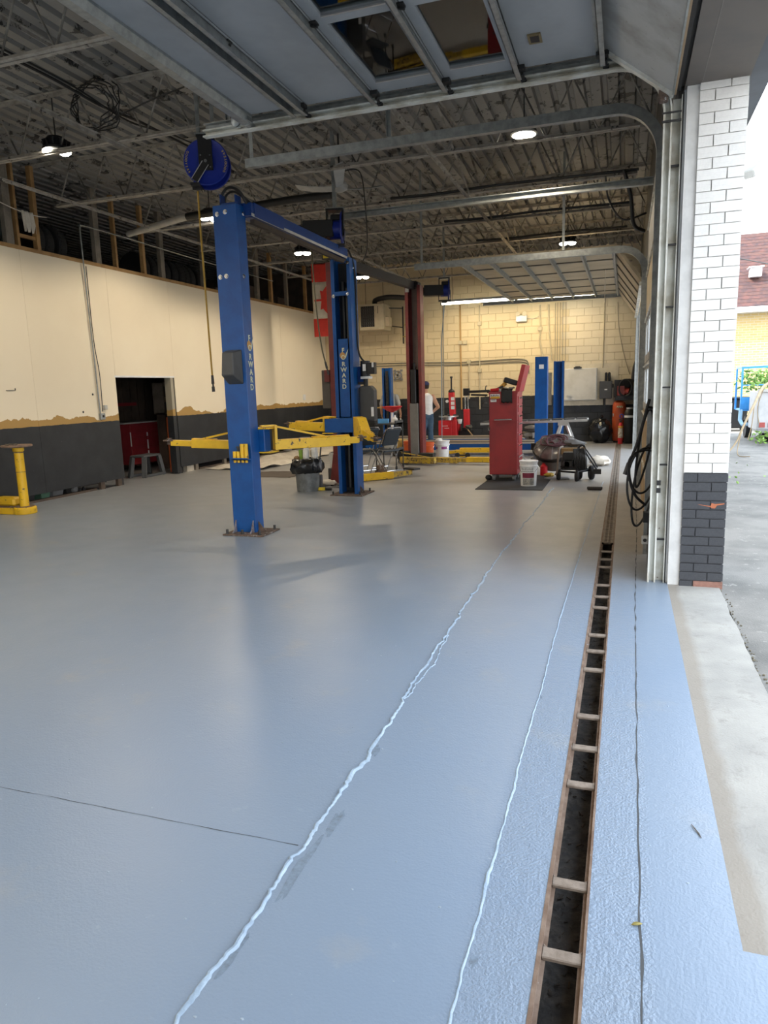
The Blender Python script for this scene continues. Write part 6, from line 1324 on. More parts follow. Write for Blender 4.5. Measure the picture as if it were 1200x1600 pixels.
pipe([(-4.27, yp, 2.29), (-4.27, yp, 1.25)], 0.018, cream_m, 'short cream conduit dropping from a box behind the tire changer', boxes=((-4.27, yp, 2.3),))
for k, z in enumerate((0.0, -0.07)):
    pipe(spline([(-7.9, yp, 2.36+z), (-6.0, yp, 2.34+z), (-4.5, yp, 2.30+z), (-3.2, yp, 2.33+z), (-2.75, yp, 2.31+z), (-2.6, yp, 2.22+z), (-2.57, yp, 1.9)], 5), 0.012, mat('grey_cable', (0.16, 0.15, 0.12), 0.6), ('upper' if k == 0 else 'lower')+' grey cable of the pair sagging along the back wall', name='wall_cable', cat='cable')
for k, x in enumerate((-2.28, -2.05)): pipe([(x, yp, 3.75), (x+0.02, yp, 3.1), (x+0.05*k, yp, 2.8), (x+0.1, yp, 2.28)], 0.02, cream_m, ('left' if k == 0 else 'right')+' cream conduit of the bent pair above the blue corner posts', boxes=((x+0.01, yp, 3.12),) if k == 0 else ())
for k, x in enumerate((-1.86, -1.80, -1.73, -1.66, -1.58)): build('wall_cable', MB().tube([(x, yp-0.05, 3.78), (x, yp-0.05, 2.22)], 0.007, 5), mat('grey_cable', (0.16, 0.15, 0.12), 0.6), label=('first', 'second', 'third', 'fourth', 'fifth')[k]+' from the left of five thin lines above the far blue corner post', cat='cable', group='vertical lines above the far corner post')
pipe([(-0.58, yp, 3.85), (-0.60, yp, 2.0)], 0.014, cream_m, 'cream conduit running down to the grey switch box at right')
pipe(spline([(-0.25, yp, 3.7), (-0.2, yp, 3.0), (-0.05, yp, 2.3), (0.1, yp, 1.8)], 5), 0.006, mat('grey_cable', (0.16, 0.15, 0.12), 0.6), 'thin cable slanting down the right end of the back wall', name='wall_cable', cat='cable')
el = thing('emergency_light', 'cream emergency light with two lamp heads high on the back wall', 'light', (-2.78, Y_, 3.33))
build('case', MB().box((-2.93, Y_-0.09, 3.33), (-2.63, Y_, 3.50)), white_p, el, smooth=0, bevel=0.01)
for x in (-2.87, -2.69): build('lamp_head', MB().cyl((x, Y_-0.05, 3.53), (x, Y_-0.12, 3.54), 0.045, 0.06, 14), cream_m, el)
build('cord', MB().tube(spline([(-2.63, yp, 3.42), (-2.45, yp, 3.40), (-2.30, yp, 3.46)], 5), 0.006, 5), grey_lt, el)
wpn = thing('wall_cabinet', 'flat white wall cabinet with a hasp on the back wall', 'cabinet', (-1.16, Y_, 1.14))
build('body', MB().box((-1.60, Y_-0.10, 1.14), (-0.74, Y_-0.015, 2.0)), white_m, wpn, smooth=0)
build('door', MB().box((-1.59, Y_-0.12, 1.15), (-0.75, Y_-0.10, 1.99)), mat('scuffed_white', (0.62, 0.60, 0.55), 0.6, c2=(0.54, 0.52, 0.47), scale=3), wpn, smooth=0, bevel=0.004)
build('hasp', MB().box((-1.35, Y_-0.14, 2.0), (-1.14, Y_-0.08, 2.04)).box((-1.31, Y_-0.13, 2.04), (-1.18, Y_-0.09, 2.06)), steel_dk, wpn, smooth=0)
build('backing_board', MB().box((-1.64, Y_-0.014, 1.0), (-0.185, Y_-0.001, 2.12)), mat('cream_backing_board', (0.60, 0.54, 0.42), 0.7), label='large cream backing board behind the white wall cabinet and grey switch box', cat='board', smooth=0)
ds = thing('switch_box', 'dark grey electrical switch box with two conduits on top', 'switch box', (-0.49, Y_, 1.16))
build('case', MB().box((-0.665, Y_-0.18, 1.17), (-0.34, Y_-0.015, 1.64)), grey_dk, ds, smooth=0, bevel=0.012)
for x in (-0.50, -0.42): build('conduit', MB().cyl((x, Y_-0.08, 1.64), (x, Y_-0.08, 1.84), 0.035, n=12).ball((x, Y_-0.08, 1.84), 0.036, 10, 6), black_m, ds)
build('handle', MB().box((-0.335, Y_-0.13, 1.46), (-0.30, Y_-0.08, 1.56)), black, ds, smooth=0); build('bottom_conduit', MB().cyl((-0.53, Y_-0.08, 1.0), (-0.53, Y_-0.08, 1.17), 0.03, n=10), black_m, ds)
build('label_plate', MB().box((-0.53, Y_-0.184, 1.40), (-0.46, Y_-0.179, 1.43)), white_p, ds, smooth=0)
gb_ = build('grey_transformer', MB().box((-1.52, Y_-0.16, 1.25), (-1.40, Y_-0.13, 1.3)).box((-1.98, 19.45, 1.05), (-1.86, 19.55, 1.9)), grey_lt, label='narrow grey panel between the two right blue corner posts', cat='panel', smooth=0)
wfn = thing('wall_fan', 'small grey exhaust fan on the back wall above the man in the grey shirt', 'fan', (-6.41, Y_, 1.85))
build('frame', MB().torus((-6.41, Y_-0.06, 2.0), 0.115, 0.018, (0, 1, 0)).box((-6.55, Y_-0.05, 2.10), (-6.48, Y_-0.02, 2.16)).box((-6.34, Y_-0.05, 2.10), (-6.27, Y_-0.02, 2.16)).box((-6.55, Y_-0.05, 1.84), (-6.48, Y_-0.02, 1.90)).box((-6.34, Y_-0.05, 1.84), (-6.27, Y_-0.02, 1.90)), grey_p, wfn)
for k in range(4): a = k*PI/2+0.5; build('blade', MB().beam((-6.41+0.02*math.cos(a), Y_-0.06, 2.0+0.02*math.sin(a)), (-6.41+0.10*math.cos(a), Y_-0.06, 2.0+0.10*math.sin(a)), 0.05, 0.008, (0, 1, 0.4)), grey_lt, wfn, smooth=0)
build('hub', MB().cyl((-6.41, Y_-0.1, 2.0), (-6.41, Y_-0.02, 2.0), 0.03, n=12), steel_dk, wfn)
ht = thing('unit_heater', 'cream unit heater with a black louvred grille hung near the back corner', 'heater', (-6.95, 19.6, 3.27))
build('case', MB().box((-7.26, 19.5, 3.27), (-6.52, 20.15, 3.99)), cream_m, ht, smooth=0, bevel=0.015)
build('grille_recess', MB().box((-7.20, 19.485, 3.36), (-6.80, 19.50, 3.93)), black, ht, smooth=0)
for k in range(6): build('louvre', MB().beam((-7.19, 19.475, 3.42+k*0.09), (-6.81, 19.475, 3.42+k*0.09), 0.035, 0.008, (0, 0.8, 0.6)), steel_dk, ht, smooth=0)
for k in range(6): build('fin', MB().box((-7.17+k*0.062, 19.478, 3.37), (-7.165+k*0.062, 19.484, 3.92)), grey_p, ht, smooth=0)
build('control_box', MB().box((-6.52, 19.62, 3.36), (-6.40, 19.85, 3.62)), cream_m, ht, smooth=0, bevel=0.008)
build('vent_slot', MB().box((-6.70, 19.494, 3.72), (-6.685, 19.5, 3.92)), steel_dk, ht, smooth=0)
for x in (-7.15, -6.62): build('hanger_rod', MB().cyl((x, 19.8, 3.99), (x, 19.8, ZD), 0.008, n=6), steel_dk, ht)
build('flue', MB().tube(spline([(-6.9, 19.9, 3.99), (-6.85, 19.8, 4.12), (-6.4, 19.6, 4.15), (-5.9, 19.6, 4.10)], 6), 0.07, 12), steel_dk, ht)
build('gas_pipe', MB().tube([(-6.2, 20.3, 3.95), (-6.2, 20.3, 2.9)], 0.02, 8).tube([(-6.52, 20.0, 3.9), (-6.2, 20.3, 3.9)], 0.014, 6).tube([(-6.4, 19.9, 3.38), (-6.2, 20.3, 3.36)], 0.014, 6), black_m, ht)
build('gas_flex', MB().tube(spline([(-6.2, 20.28, 3.10), (-6.0, 20.25, 3.12), (-5.92, 20.25, 3.35), (-6.0, 20.25, 3.5), (-6.15, 20.28, 3.42)], 6), 0.012, 6), mat('yellow_gas_line', (0.55, 0.38, 0.05), 0.5), ht)

# tire changer with its assist tower
rc = thing('tire_changer', 'bright red tire changer with a steel turntable against the black wall', 'machine', (-4.4, 19.0, 0))
build('base', MB().box((-4.79, 18.75, 0.24), (-4.42, 19.3, 0.72)), red, rc, smooth=0, bevel=0.01); build('side_box', MB().box((-4.42, 18.75, 0.0), (-4.29, 19.3, 0.72)), red, rc, smooth=0, bevel=0.01)
build('foot', MB().box((-4.75, 18.85, 0), (-4.45, 19.25, 0.24)), black_m, rc, smooth=0)
build('turntable', MB().cyl((-4.55, 18.95, 0.80), (-4.55, 18.95, 0.83), 0.27, n=28).cyl((-4.55, 18.95, 0.72), (-4.55, 18.95, 0.80), 0.12, n=20), alu, rc)
for a in (0.3, 1.87, 3.44, 5.0): build('clamp_jaw', MB().beam((-4.55+0.12*math.cos(a), 18.95+0.12*math.sin(a), 0.85), (-4.55+0.24*math.cos(a), 18.95+0.24*math.sin(a), 0.85), 0.05, 0.04), steel_dk, rc, smooth=0)
build('column', MB().beam((-4.49, 19.25, 0.7), (-4.53, 19.25, 1.46), 0.15, 0.16), red, rc, smooth=0, bevel=0.008); build('column_cap', MB().ball((-4.53, 19.25, 1.48), (0.09, 0.09, 0.07), 14, 8), steel_dk, rc)
build('tool_shaft', MB().cyl((-4.52, 19.2, 1.45), (-4.52, 19.2, 1.87), 0.022, n=10).cyl((-4.52, 19.2, 1.84), (-4.52, 19.2, 1.89), 0.035, n=10), black_m, rc)
for z in (1.0, 1.12, 1.24): build('warning_label', MB().box((-4.53, 19.166, z), (-4.43, 19.171, z+0.09)), white_p, rc, smooth=0)
build('gauge', MB().cyl((-4.64, 19.15, 1.22), (-4.64, 19.19, 1.22), 0.04, n=16), white_p, rc)
m = MB()
for k in range(8): m.box((-4.70+k*0.022, 18.747, 0.56), (-4.70+k*0.022+0.014, 18.75, 0.576)); m.box((-4.62+k*0.016, 18.747, 0.50), (-4.62+k*0.016+0.010, 18.75, 0.514))
build('print_marks', m, white_p, rc, smooth=0)
build('assist_tower', MB().box((-4.17, 19.1, 0.48), (-4.03, 19.3, 1.0)), red, rc, smooth=0, bevel=0.008); build('tower_base', MB().box((-4.28, 18.95, 0.02), (-3.95, 19.35, 0.42)).box((-4.2, 19.05, 0.42), (-4.0, 19.3, 0.5)), black_m, rc, smooth=0)
for x in (-4.14, -4.06): build('guide_rod', MB().cyl((x, 19.2, 1.0), (x, 19.2, 1.42), 0.02, n=10), chrome, rc)
build('tower_head', MB().box((-4.18, 19.12, 1.36), (-4.02, 19.28, 1.56)), black_m, rc, smooth=0, bevel=0.01)
build('assist_arm', MB().beam((-4.1, 19.15, 1.46), (-3.45, 19.1, 1.47), 0.06, 0.07).beam((-3.95, 19.12, 1.38), (-3.5, 19.0, 1.36), 0.05, 0.05).beam((-3.5, 19.05, 1.45), (-3.2, 19.0, 1.40), 0.05, 0.06), black_m, rc, smooth=0)
build('press_roller', MB().cyl((-3.35, 19.0, 1.18), (-3.35, 19.0, 1.30), 0.09, 0.05, 16).cyl((-3.35, 19.0, 1.28), (-3.35, 19.0, 1.4), 0.012, n=8).cyl((-3.55, 19.0, 1.14), (-3.55, 19.0, 1.17), 0.08, n=14).cyl((-3.55, 19.0, 1.17), (-3.55, 19.0, 1.36), 0.01, n=8), steel_dk, rc)
build('soap_bucket', MB().lathe([(0.05, 0), (0.07, 0.12), (0.06, 0.12)], (-4.22, 18.85, 0.62), 14), white_p, label='small white cup hung on the right of the red tire changer', cat='cup')
build('pry_bar', MB().cyl((-3.95, 18.6, 0.48), (-3.55, 18.5, 0.0), 0.014, n=8), mat('brass_bar', (0.35, 0.22, 0.10), 0.5), label='long pry bar leaning right of the red assist tower', cat='bar')
build('scrap_heap', MB().ball((-3.95, 18.75, 0.52), (0.1, 0.12, 0.07), 10, 6, 0.6, 4), steel_dk, label='small heap of dark parts on the base of the assist tower', cat='parts')

# right back corner
build('garbage_bag', MB().ball((-0.62, 19.95, 0.33), (0.30, 0.26, 0.34), 36, 22, 0.20, 7).tube([(-0.62, 19.9, 0.62), (-0.60, 19.88, 0.68), (-0.56, 19.86, 0.72)], [0.06, 0.03, 0.05], 8), bag_m, label='full black garbage bag on the floor before the black band of the back wall', cat='bag', smooth=60)
build('pale_scrap', MB().ball((-0.60, 19.70, 0.52), (0.035, 0.02, 0.055), 8, 6, 0.5, 2), cream_m, label='pale scrap showing on the front of the full garbage bag', cat='scrap')
ot = thing('air_tank', 'tall orange air tank standing in the right back corner', 'tank', (-0.15, 20.05, 0))
build('tank', MB().lathe([(0.08, 0.0), (0.155, 0.06), (0.17, 0.14), (0.17, 0.98), (0.15, 1.06), (0.08, 1.11), (0.01, 1.12)], (-0.14, 20.1, 0), 28), orange_dk, ot)
build('stripe_label', MB().box((-0.20, 19.915, 0.93), (-0.05, 19.925, 0.98)), mat('hazard_yellow', (0.65, 0.55, 0.3), 0.6), ot, smooth=0)
for k in range(3): build('hazard_stripe', MB().prism([(0, 0), (0.02, 0), (0.04, 0.05), (0.02, 0.05)], (0, -0.004, 0), (-0.19+k*0.045, 19.914, 0.93), (1, 0, 0), (0, 0, 1)), black, ot, smooth=0)
build('rating_plate', MB().box((-0.30, 19.96, 0.70), (-0.275, 19.975, 0.78)), grey_lt, ot, smooth=0)
build('stand_ring', MB().cyl((-0.14, 20.1, 0), (-0.14, 20.1, 0.08), 0.14, n=20), steel_dk, ot)
build('compressor_head', MB().box((-0.2, 19.98, 1.25), (-0.02, 20.2, 1.5)).cyl((-0.02, 20.08, 1.36), (0.1, 20.06, 1.34), 0.10, n=16), mat('oily_red', (0.30, 0.035, 0.025), 0.4), ot)
build('pump_base', MB().box((-0.25, 19.95, 1.12), (0.2, 20.3, 1.24)).box((-0.28, 20.2, 1.2), (0.2, 20.35, 1.66)), black_m, ot, smooth=0)
m = MB(); R_ = random.Random(3)
for k in range(7): m.tube([Vector((0.0+0.2*math.cos(2*PI*i/18)*(0.8+0.05*k), 19.95+0.04*k, 1.45+0.22*math.sin(2*PI*i/18+k*0.2))) for i in range(18)], 0.018, 6, closed=True)
build('hose_coil', m, black, label='black hose coil hung over the red compressor in the back corner', cat='hose')
bc = thing('gas_cylinder', 'black gas cylinder with a white collar label in the right back corner', 'cylinder', (0.12, 19.95, 0))
build('body', MB().lathe([(0.12, 0), (0.13, 0.02), (0.13, 0.78), (0.11, 0.86), (0.075, 0.90), (0.07, 0.91)], (0.12, 19.75, 0), 26), black, bc)
build('neck_ring', MB().cyl((0.12, 19.75, 0.90), (0.12, 19.75, 0.945), 0.085, n=20), alu, bc)
build('collar_label', MB().lathe([(0.1315, 0.68), (0.1315, 0.735)], (0.12, 19.75, 0), 26), white_p, bc)
ex = thing('fire_extinguisher', 'red fire extinguisher with a white and yellow label before the orange tank', 'fire extinguisher', (-0.1, 19.5, 0))
build('body', MB().lathe([(0.055, 0), (0.06, 0.01), (0.06, 0.46), (0.045, 0.53), (0.02, 0.56)], (-0.09, 19.55, 0), 22), red, ex)
build('label', MB().lathe([(0.0612, 0.16), (0.0612, 0.42)], (-0.09, 19.55, 0), 22), mat('printed_white_label', (0.55, 0.50, 0.42), 0.5, c2=(0.30, 0.22, 0.12), scale=30, lo=0.45, hi=0.6), ex)
build('yellow_band', MB().lathe([(0.0614, 0.43), (0.0614, 0.475)], (-0.09, 19.55, 0), 22), mat('amber_band', (0.70, 0.38, 0.04), 0.5), ex)
build('valve', MB().cyl((-0.09, 19.55, 0.56), (-0.09, 19.55, 0.62), 0.02, n=10).beam((-0.14, 19.55, 0.63), (-0.03, 19.55, 0.66), 0.025, 0.02).beam((-0.13, 19.55, 0.60), (-0.05, 19.55, 0.61), 0.02, 0.015), black, ex, smooth=0)
build('hose_loop', MB().tube(arc((-0.07, 19.53, 0.73), 0.045, -1.2, 4.4, 16), 0.012, 6), mat('blue_hose', (0.03, 0.05, 0.30), 0.5), ex)
build('metal_sheet', MB().beam((0.24, 18.55, 0), (0.25, 18.75, 1.68), 0.35, 0.006, (1, 0, 0)), alu, label='upright bare metal sheet leaning against the wall by the raised door', cat='sheet', smooth=0)
fp_ = thing('insulated_pipe', 'vertical pipe at the far door jamb, bare above and black lagged below', 'pipe', (0.22, 18.4, 1.7))
build('lagged_length', MB().tube([(0.245, 18.5, 2.78), (0.24, 18.5, 2.1), (0.21, 18.5, 1.95), (0.19, 18.5, 1.66)], [0.045, 0.045, 0.06, 0.07], 12), black, fp_); build('bare_length', MB().cyl((0.245, 18.5, 2.78), (0.245, 18.5, 3.45), 0.032, n=12), galv, fp_)

# black hose coil and small fittings inside the near door jamb
hc = thing('air_hose_coil', 'loops of black hose hung inside the door jamb beside the closed door', 'hose', (0.2, 6.7, 0.3))
m = MB(); dd = Vector((0.5, 0.86, 0)).normalized()
for k, (cz, Rw, Rh, off) in enumerate(((0.84, 0.25, 0.19, 0), (0.77, 0.29, 0.27, 0.06), (0.70, 0.24, 0.36, 0.12), (1.02, 0.14, 0.33, 0.03))):
    cc_ = Vector((0.165+off*0.3, 6.62+off, cz))
    m.tube([cc_+dd*(Rw*math.cos(2*PI*i/44))+Vector((0, 0, Rh*math.sin(2*PI*i/44+0.25*k)+0.03*math.cos(2*PI*i/44*2+k))) for i in range(44)], 0.0098, 8, closed=True)
build('loop', m, rubber, hc)
build('tail', MB().tube(spline([(0.20, 6.55, 1.45), (0.12, 6.55, 1.1), (0.05, 6.55, 0.85), (0.10, 6.6, 0.62), (0.20, 6.7, 0.5)], 6), 0.0125, 8), rubber, hc)
build('hook', MB().beam((0.27, 6.72, 1.36), (0.18, 6.62, 1.38), 0.02, 0.02), steel_dk, hc, smooth=0)
build('coupler', MB().cyl((0.02, 6.5, 0.80), (0.05, 6.5, 0.90), 0.022, n=10), black, hc)
build('dark_bracket', MB().box((0.18, 6.5, 0.375), (0.26, 6.6, 0.46)).box((0.22, 6.52, 0.1), (0.262, 6.6, 0.375)), black_m, label='black bracket low on the inner door jamb below the hose coil', cat='bracket', smooth=0)
pe = thing('door_sensor', 'small grey door sensor box low on the inner jamb', 'sensor', (0.2, 6.35, 0.2))
build('case', MB().box((0.17, 6.40, 0.20), (0.225, 6.44, 0.275)), grey_lt, pe, smooth=0, bevel=0.006); build('lens', MB().cyl((0.197, 6.398, 0.238), (0.197, 6.41, 0.238), 0.016, n=14), black, pe); build('bracket', MB().box((0.22, 6.38, 0.0), (0.31, 6.45, 0.28)), steel_dk, pe, smooth=0)
build('tracks_plug', MB().box((0.253, T1Y-0.062, 0.79), (0.285, T1Y-0.058, 0.83)).box((0.253, T1Y-0.062, 0.73), (0.285, T1Y-0.058, 0.77)), black, d1, smooth=0)

# ================================================================ LEFT WALL FITTINGS, FLAG, LOFT, STORE ROOM
cd = thing('electrical_conduit', 'steel conduit running down the cream wall left of the doorway to a switch box', 'conduit', (XL, 10.2, 1.25))
build('pipe', MB().tube([(-8.66, 10.11, 4.40)]+[Vector(p) for p in spline([(-8.66, 10.11, 4.32), (-8.67, 10.13, 4.0), (-8.69, 10.16, 3.4), (-8.70, 10.22, 1.33)], 3)], 0.012, 8), galv, cd)
build('pipe', MB().tube(spline([(-8.66, 10.11, 4.32), (-8.66, 10.14, 4.41), (-8.66, 10.25, 4.44), (-8.66, 11.6, 4.44), (-8.66, 13.4, 4.42), (-8.66, 17.0, 4.42)], 5), 0.012, 8), galv, cd)
build('cord', MB().tube(spline([(-8.70, 10.22, 3.80), (-8.70, 10.23, 2.6), (-8.695, 10.29, 2.0), (-8.69, 10.27, 1.36)], 5), 0.007, 6), black, cd)
build('switch_box', MB().box((XL, 10.20, 1.22), (XL+0.05, 10.31, 1.33)), galv, cd, smooth=0, bevel=0.005); build('switch', MB().box((XL+0.05, 10.24, 1.26), (XL+0.06, 10.27, 1.30)), black, cd, smooth=0)
build('outlet_box', MB().box((XL, 10.33, 1.39), (XL+0.04, 10.40, 1.47)), grey_lt, label='small outlet box on the cream wall just left of the doorway', cat='outlet', smooth=0, bevel=0.004)
for k, (y, z) in enumerate(((10.1, 1.66), (9.83, 1.37))): build('wall_hole', MB().cyl((XL+0.0005, y, z), (XL+0.002, y, z), 0.02, n=12), black, wl)
build('wall_bracket', MB().box((XL, 8.28, 1.745), (XL+0.012, 8.45, 1.752)).box((XL, 8.445, 1.745), (XL+0.012, 8.452, 1.78)), steel_dk, wl, smooth=0)
build('light_switch', MB().box((XL, 18.6, 1.36), (XL+0.03, 18.72, 1.52)), white_p, label='white switch plate on the cream wall near the far post', cat='switch', smooth=0)
build('rope', MB().tube(hang((-8.62, 8.4, 4.44), (-8.6, 9.2, 4.37), 0.03)+hang((-8.6, 9.2, 4.37), (-8.55, 9.28, 4.37), 0.0)[1:], 0.008, 6), cloth_w, label='cord tied between the studs above the cream wall', cat='rope')
m = MB(); vs = []; fs = []
for j in range(9):
    for i in range(13):
        y = 8.83+0.24*i/12; z = 4.39-0.30*j/8*(0.65+0.35*(i % 4 < 2)); vs.append((-8.60+0.02*math.sin(i*1.4)+0.01*j/8, y+0.02*j/8, z))
for j in range(8): fs += [(j*13+i, j*13+i+1, (j+1)*13+i+1, (j+1)*13+i) for i in range(12)]
o = build('hanging_rag', MB().add(vs, fs), cloth_w, label='torn cream rag hanging on the cord above the left wall', cat='rag', smooth=60); o.modifiers.new('t', 'SOLIDIFY').thickness = 0.004
fg = thing('national_flag', 'red and white maple leaf flag hanging upright from a roof joist', 'flag', (-6.97, 17.1, 2.8))
fr_ = mat('flag_red', (0.72, 0.05, 0.035), 0.75); fwm = mat('flag_white', (0.74, 0.69, 0.58), 0.75)
fx0, fx1, fz0, fz1, fy_ = -7.59, -6.70, 2.97, 4.76, 17.06
def cloth_rect(x0, x1, z0, z1, m_, nm, off=0.0):
    vs = []; fs = []; nx, nz = 16, 10
    for j in range(nz+1):
        for i in range(nx+1):
            x = x0+(x1-x0)*i/nx; z = z0+(z1-z0)*j/nz; vs.append((x+0.03*(z-3.6)*-0.12, fy_+0.02*math.sin(x*14+z*0.8)-off, z))
    for j in range(nz): fs += [(j*(nx+1)+i, j*(nx+1)+i+1, (j+1)*(nx+1)+i+1, (j+1)*(nx+1)+i) for i in range(nx)]
    o = build(nm, MB().add(vs, fs), m_, fg, smooth=60); o.modifiers.new('t', 'SOLIDIFY').thickness = 0.002
q_ = (fz1-fz0)/4
cloth_rect(fx0, fx1, fz1-q_, fz1, fr_, 'red_band'); cloth_rect(fx0, fx1, fz0+q_, fz1-q_, fwm, 'white_field'); cloth_rect(fx0, fx1, fz0, fz0+q_, fr_, 'red_band')
LF = [(0, 0.5), (0.10, 0.33), (0.22, 0.38), (0.17, 0.10), (0.32, 0.24), (0.36, 0.16), (0.50, 0.18), (0.45, 0.05), (0.50, 0.0), (0.27, -0.20), (0.30, -0.29), (0.03, -0.25), (0.03, -0.5)]
LF = LF + [(-x, y) for x, y in LF[::-1] if x > 0]
build('maple_leaf', MB().prism([(x*0.78, y*0.78) for x, y in LF], (0, 0.004, 0), ((fx0+fx1)/2, fy_-0.035, (fz0+fz1)/2), (0, 0, -1), (1, 0, 0)), fr_, fg, smooth=0)
build('hem_rod', MB().cyl((fx0, fy_, fz1), (fx1, fy_, fz1), 0.01, n=8), steel_dk, fg); build('tie_cord', MB().cyl((fx0+0.05, fy_, fz1), (fx0+0.05, fy_+0.1, ZD), 0.004, n=5).cyl((fx1-0.05, fy_, fz1), (fx1-0.05, fy_+0.1, ZD), 0.004, n=5), cloth_w, fg)

def tire(c, R, axis, label=None, group=None, wheel=False, w=0.2):
    t = thing('tire', label, 'tire', (0, 0, 0), 0, group)
    m = MB().lathe([(R*0.62, -w*0.42), (R*0.72, -w*0.52), (R*0.93, -w*0.50), (R, -w*0.38), (R, w*0.38), (R*0.93, w*0.50), (R*0.72, w*0.52), (R*0.62, w*0.42), (R*0.60, 0)], (0, 0, 0), 30, (0, 1, 0))
    cs_ = build('carcass', m, rubber, t)
    g = MB()
    for i in range(30):
        a = 2*PI*i/30; d = Vector((math.cos(a), 0, math.sin(a))); tn = Vector((-d.z, 0, d.x))
        g.beam(d*R+Vector((0, -w*0.33, 0))-tn*0.01, d*R+Vector((0, w*0.33, 0))+tn*0.012, R*0.12, 0.014, d)
    build('tread', g, rubber, cs_, kind='stuff', smooth=0)
    if wheel:
        s = MB().lathe([(R*0.55, 0.0), (R*0.61, -0.03), (R*0.61, 0.03)], (0, -w*0.2, 0), 30, (0, 1, 0))
        for k in range(10): a = 2*PI*k/10; s.beam((R*0.1*math.cos(a), -w*0.32, R*0.1*math.sin(a)), (R*0.57*math.cos(a), -w*0.36, R*0.57*math.sin(a)), 0.03, 0.02, (0, 1, 0))
        s.cyl((0, -w*0.25, 0), (0, -w*0.4, 0), R*0.13, n=14); build('alloy_wheel', s, grey_p, t)
    t.location = c; t.rotation_euler = (0, 0, 0); return t
LZ = 3.80
t0 = tire((-9.5, 12.55, LZ+0.335), 0.33, None, 'tire with a spoked wheel, first in the row of tires in the loft', 'tires in the loft', True)
t1 = tire((-9.5, 12.80, LZ+0.335), 0.33, None, 'second tire in the loft row, standing directly behind the spoked wheel', 'tires in the loft')
for k in range(1, 8): dup(t1, (-9.5+rnd.uniform(-.03, .03), 12.80+0.235*k, LZ+0.335), 0.0, ('third', 'fourth', 'fifth', 'sixth', 'seventh', 'eighth', 'ninth')[k-1]+' tire from the spoked wheel in the row of tires in the loft')
for k, (x, y) in enumerate(((-9.3, 9.55), (-9.35, 9.80), (-9.32, 10.05))): dup(t1, (x, y, LZ+0.335), 0.12, ('front', 'middle', 'rear')[k]+' black tire of three standing by the studs at the left end of the loft', 'tires at the left of the loft')
m = MB()
for k in range(8): m.torus((-9.25, 8.75+0.035*k, LZ+0.35), 0.30-0.004*(k % 3), 0.017, (0, 1, 0), 26, 6)
build('wire_coil', m, mat('dark_green_coil', (0.02, 0.045, 0.04), 0.5), label='dark green wire coil standing at the left end of the loft', cat='coil')
for k in range(9): build('lumber', MB().box((-9.7+0.1*(k % 3), 10.75, LZ+0.005+0.065*(k//3)), (-9.62+0.1*(k % 3), 12.25+0.1*(k % 2), LZ+0.06+0.065*(k//3))), wood_gray if k % 2 else wood_dk, label=('front', 'middle', 'rear')[k%3]+' board in the '+('bottom', 'middle', 'top')[k//3]+' layer of the lumber stack in the loft', cat='board', group='lumber boards in the loft', smooth=0)
for k in range(5): build('loft_crate', MB().box((-9.7, 15.2+k*0.8, LZ), (-9.25, 15.75+k*0.8, LZ+0.3+0.12*(k % 3))), grey_dk if k % 2 else wood_dk, label=('first', 'second', 'third', 'fourth', 'fifth')[k]+' dark crate in the loft beyond the row of tires', cat='crate', group='crates in the loft', smooth=0, bevel=0.01)

ts = thing('red_tool_chest', 'wide dark red tool chest with drawers inside the store room', 'tool chest', (-10.2, 13.1, 0))
rs = mat('store_red_paint', (0.30, 0.025, 0.035), 0.45)
build('body', MB().box((-10.55, 12.60, 0.15), (-10.02, 13.75, 1.03)), rs, ts, smooth=0)
for z, h in ((0.30, 0.20), (0.53, 0.20), (0.76, 0.08), (0.87, 0.12)):
    for y0, y1 in ((12.62, 13.15), (13.19, 13.72)): build('drawer', MB().box((-10.02, y0, z), (-10.0, y1, z+h)), rs, ts, smooth=0, bevel=0.004)
for ya_, yb_, za_, zb_ in ((13.155, 13.18, 0.2, 0.42), (13.155, 13.18, 0.46, 0.66), (13.155, 13.18, 0.74, 0.82), (12.60, 12.615, 0.55, 0.85)): build('trim_strip', MB().box((-10.01, ya_, za_), (-9.99, yb_, zb_)), white_p, ts, smooth=0)
build('top_edge', MB().box((-10.58, 12.4, 1.03), (-9.98, 13.8, 1.055)), grey_lt, ts, smooth=0)
st_ = thing('step_stool', 'dark grey plastic step stool just inside the doorway', 'stool', (-9.2, 12.2, 0))
sgm = mat('stool_grey', (0.09, 0.095, 0.10), 0.55)
build('top', MB().box((-9.36, 11.72, 0.40), (-9.02, 12.26, 0.44)), sgm, st_, smooth=0, bevel=0.01)
for x, y, dx, dy in ((-9.33, 11.76, -0.03, -0.08), (-9.05, 11.76, 0.03, -0.08), (-9.33, 12.22, -0.03, 0.08), (-9.05, 12.22, 0.03, 0.08)): build('leg', MB().beam((x, y, 0.41), (x+dx, y+dy, 0), 0.085, 0.07), sgm, st_, smooth=0)
build('foot_rail', MB().beam((-9.02, 11.69, 0.03), (-9.02, 12.29, 0.03), 0.05, 0.05).beam((-9.36, 11.69, 0.03), (-9.36, 12.29, 0.03), 0.05, 0.05), sgm, st_, smooth=0)
build('orange_channel', MB().box((-8.99, 12.50, 0.02), (-8.93, 12.62, 1.16)), mat('dull_orange_paint', (0.45, 0.09, 0.02), 0.5), label='upright orange steel channel just inside the right side of the doorway', cat='channel', smooth=0)
sh = thing('wooden_shelf', 'small wooden shelf unit on the store room wall with dark boxes', 'shelf', (-9.7, 13.4, 1.2))
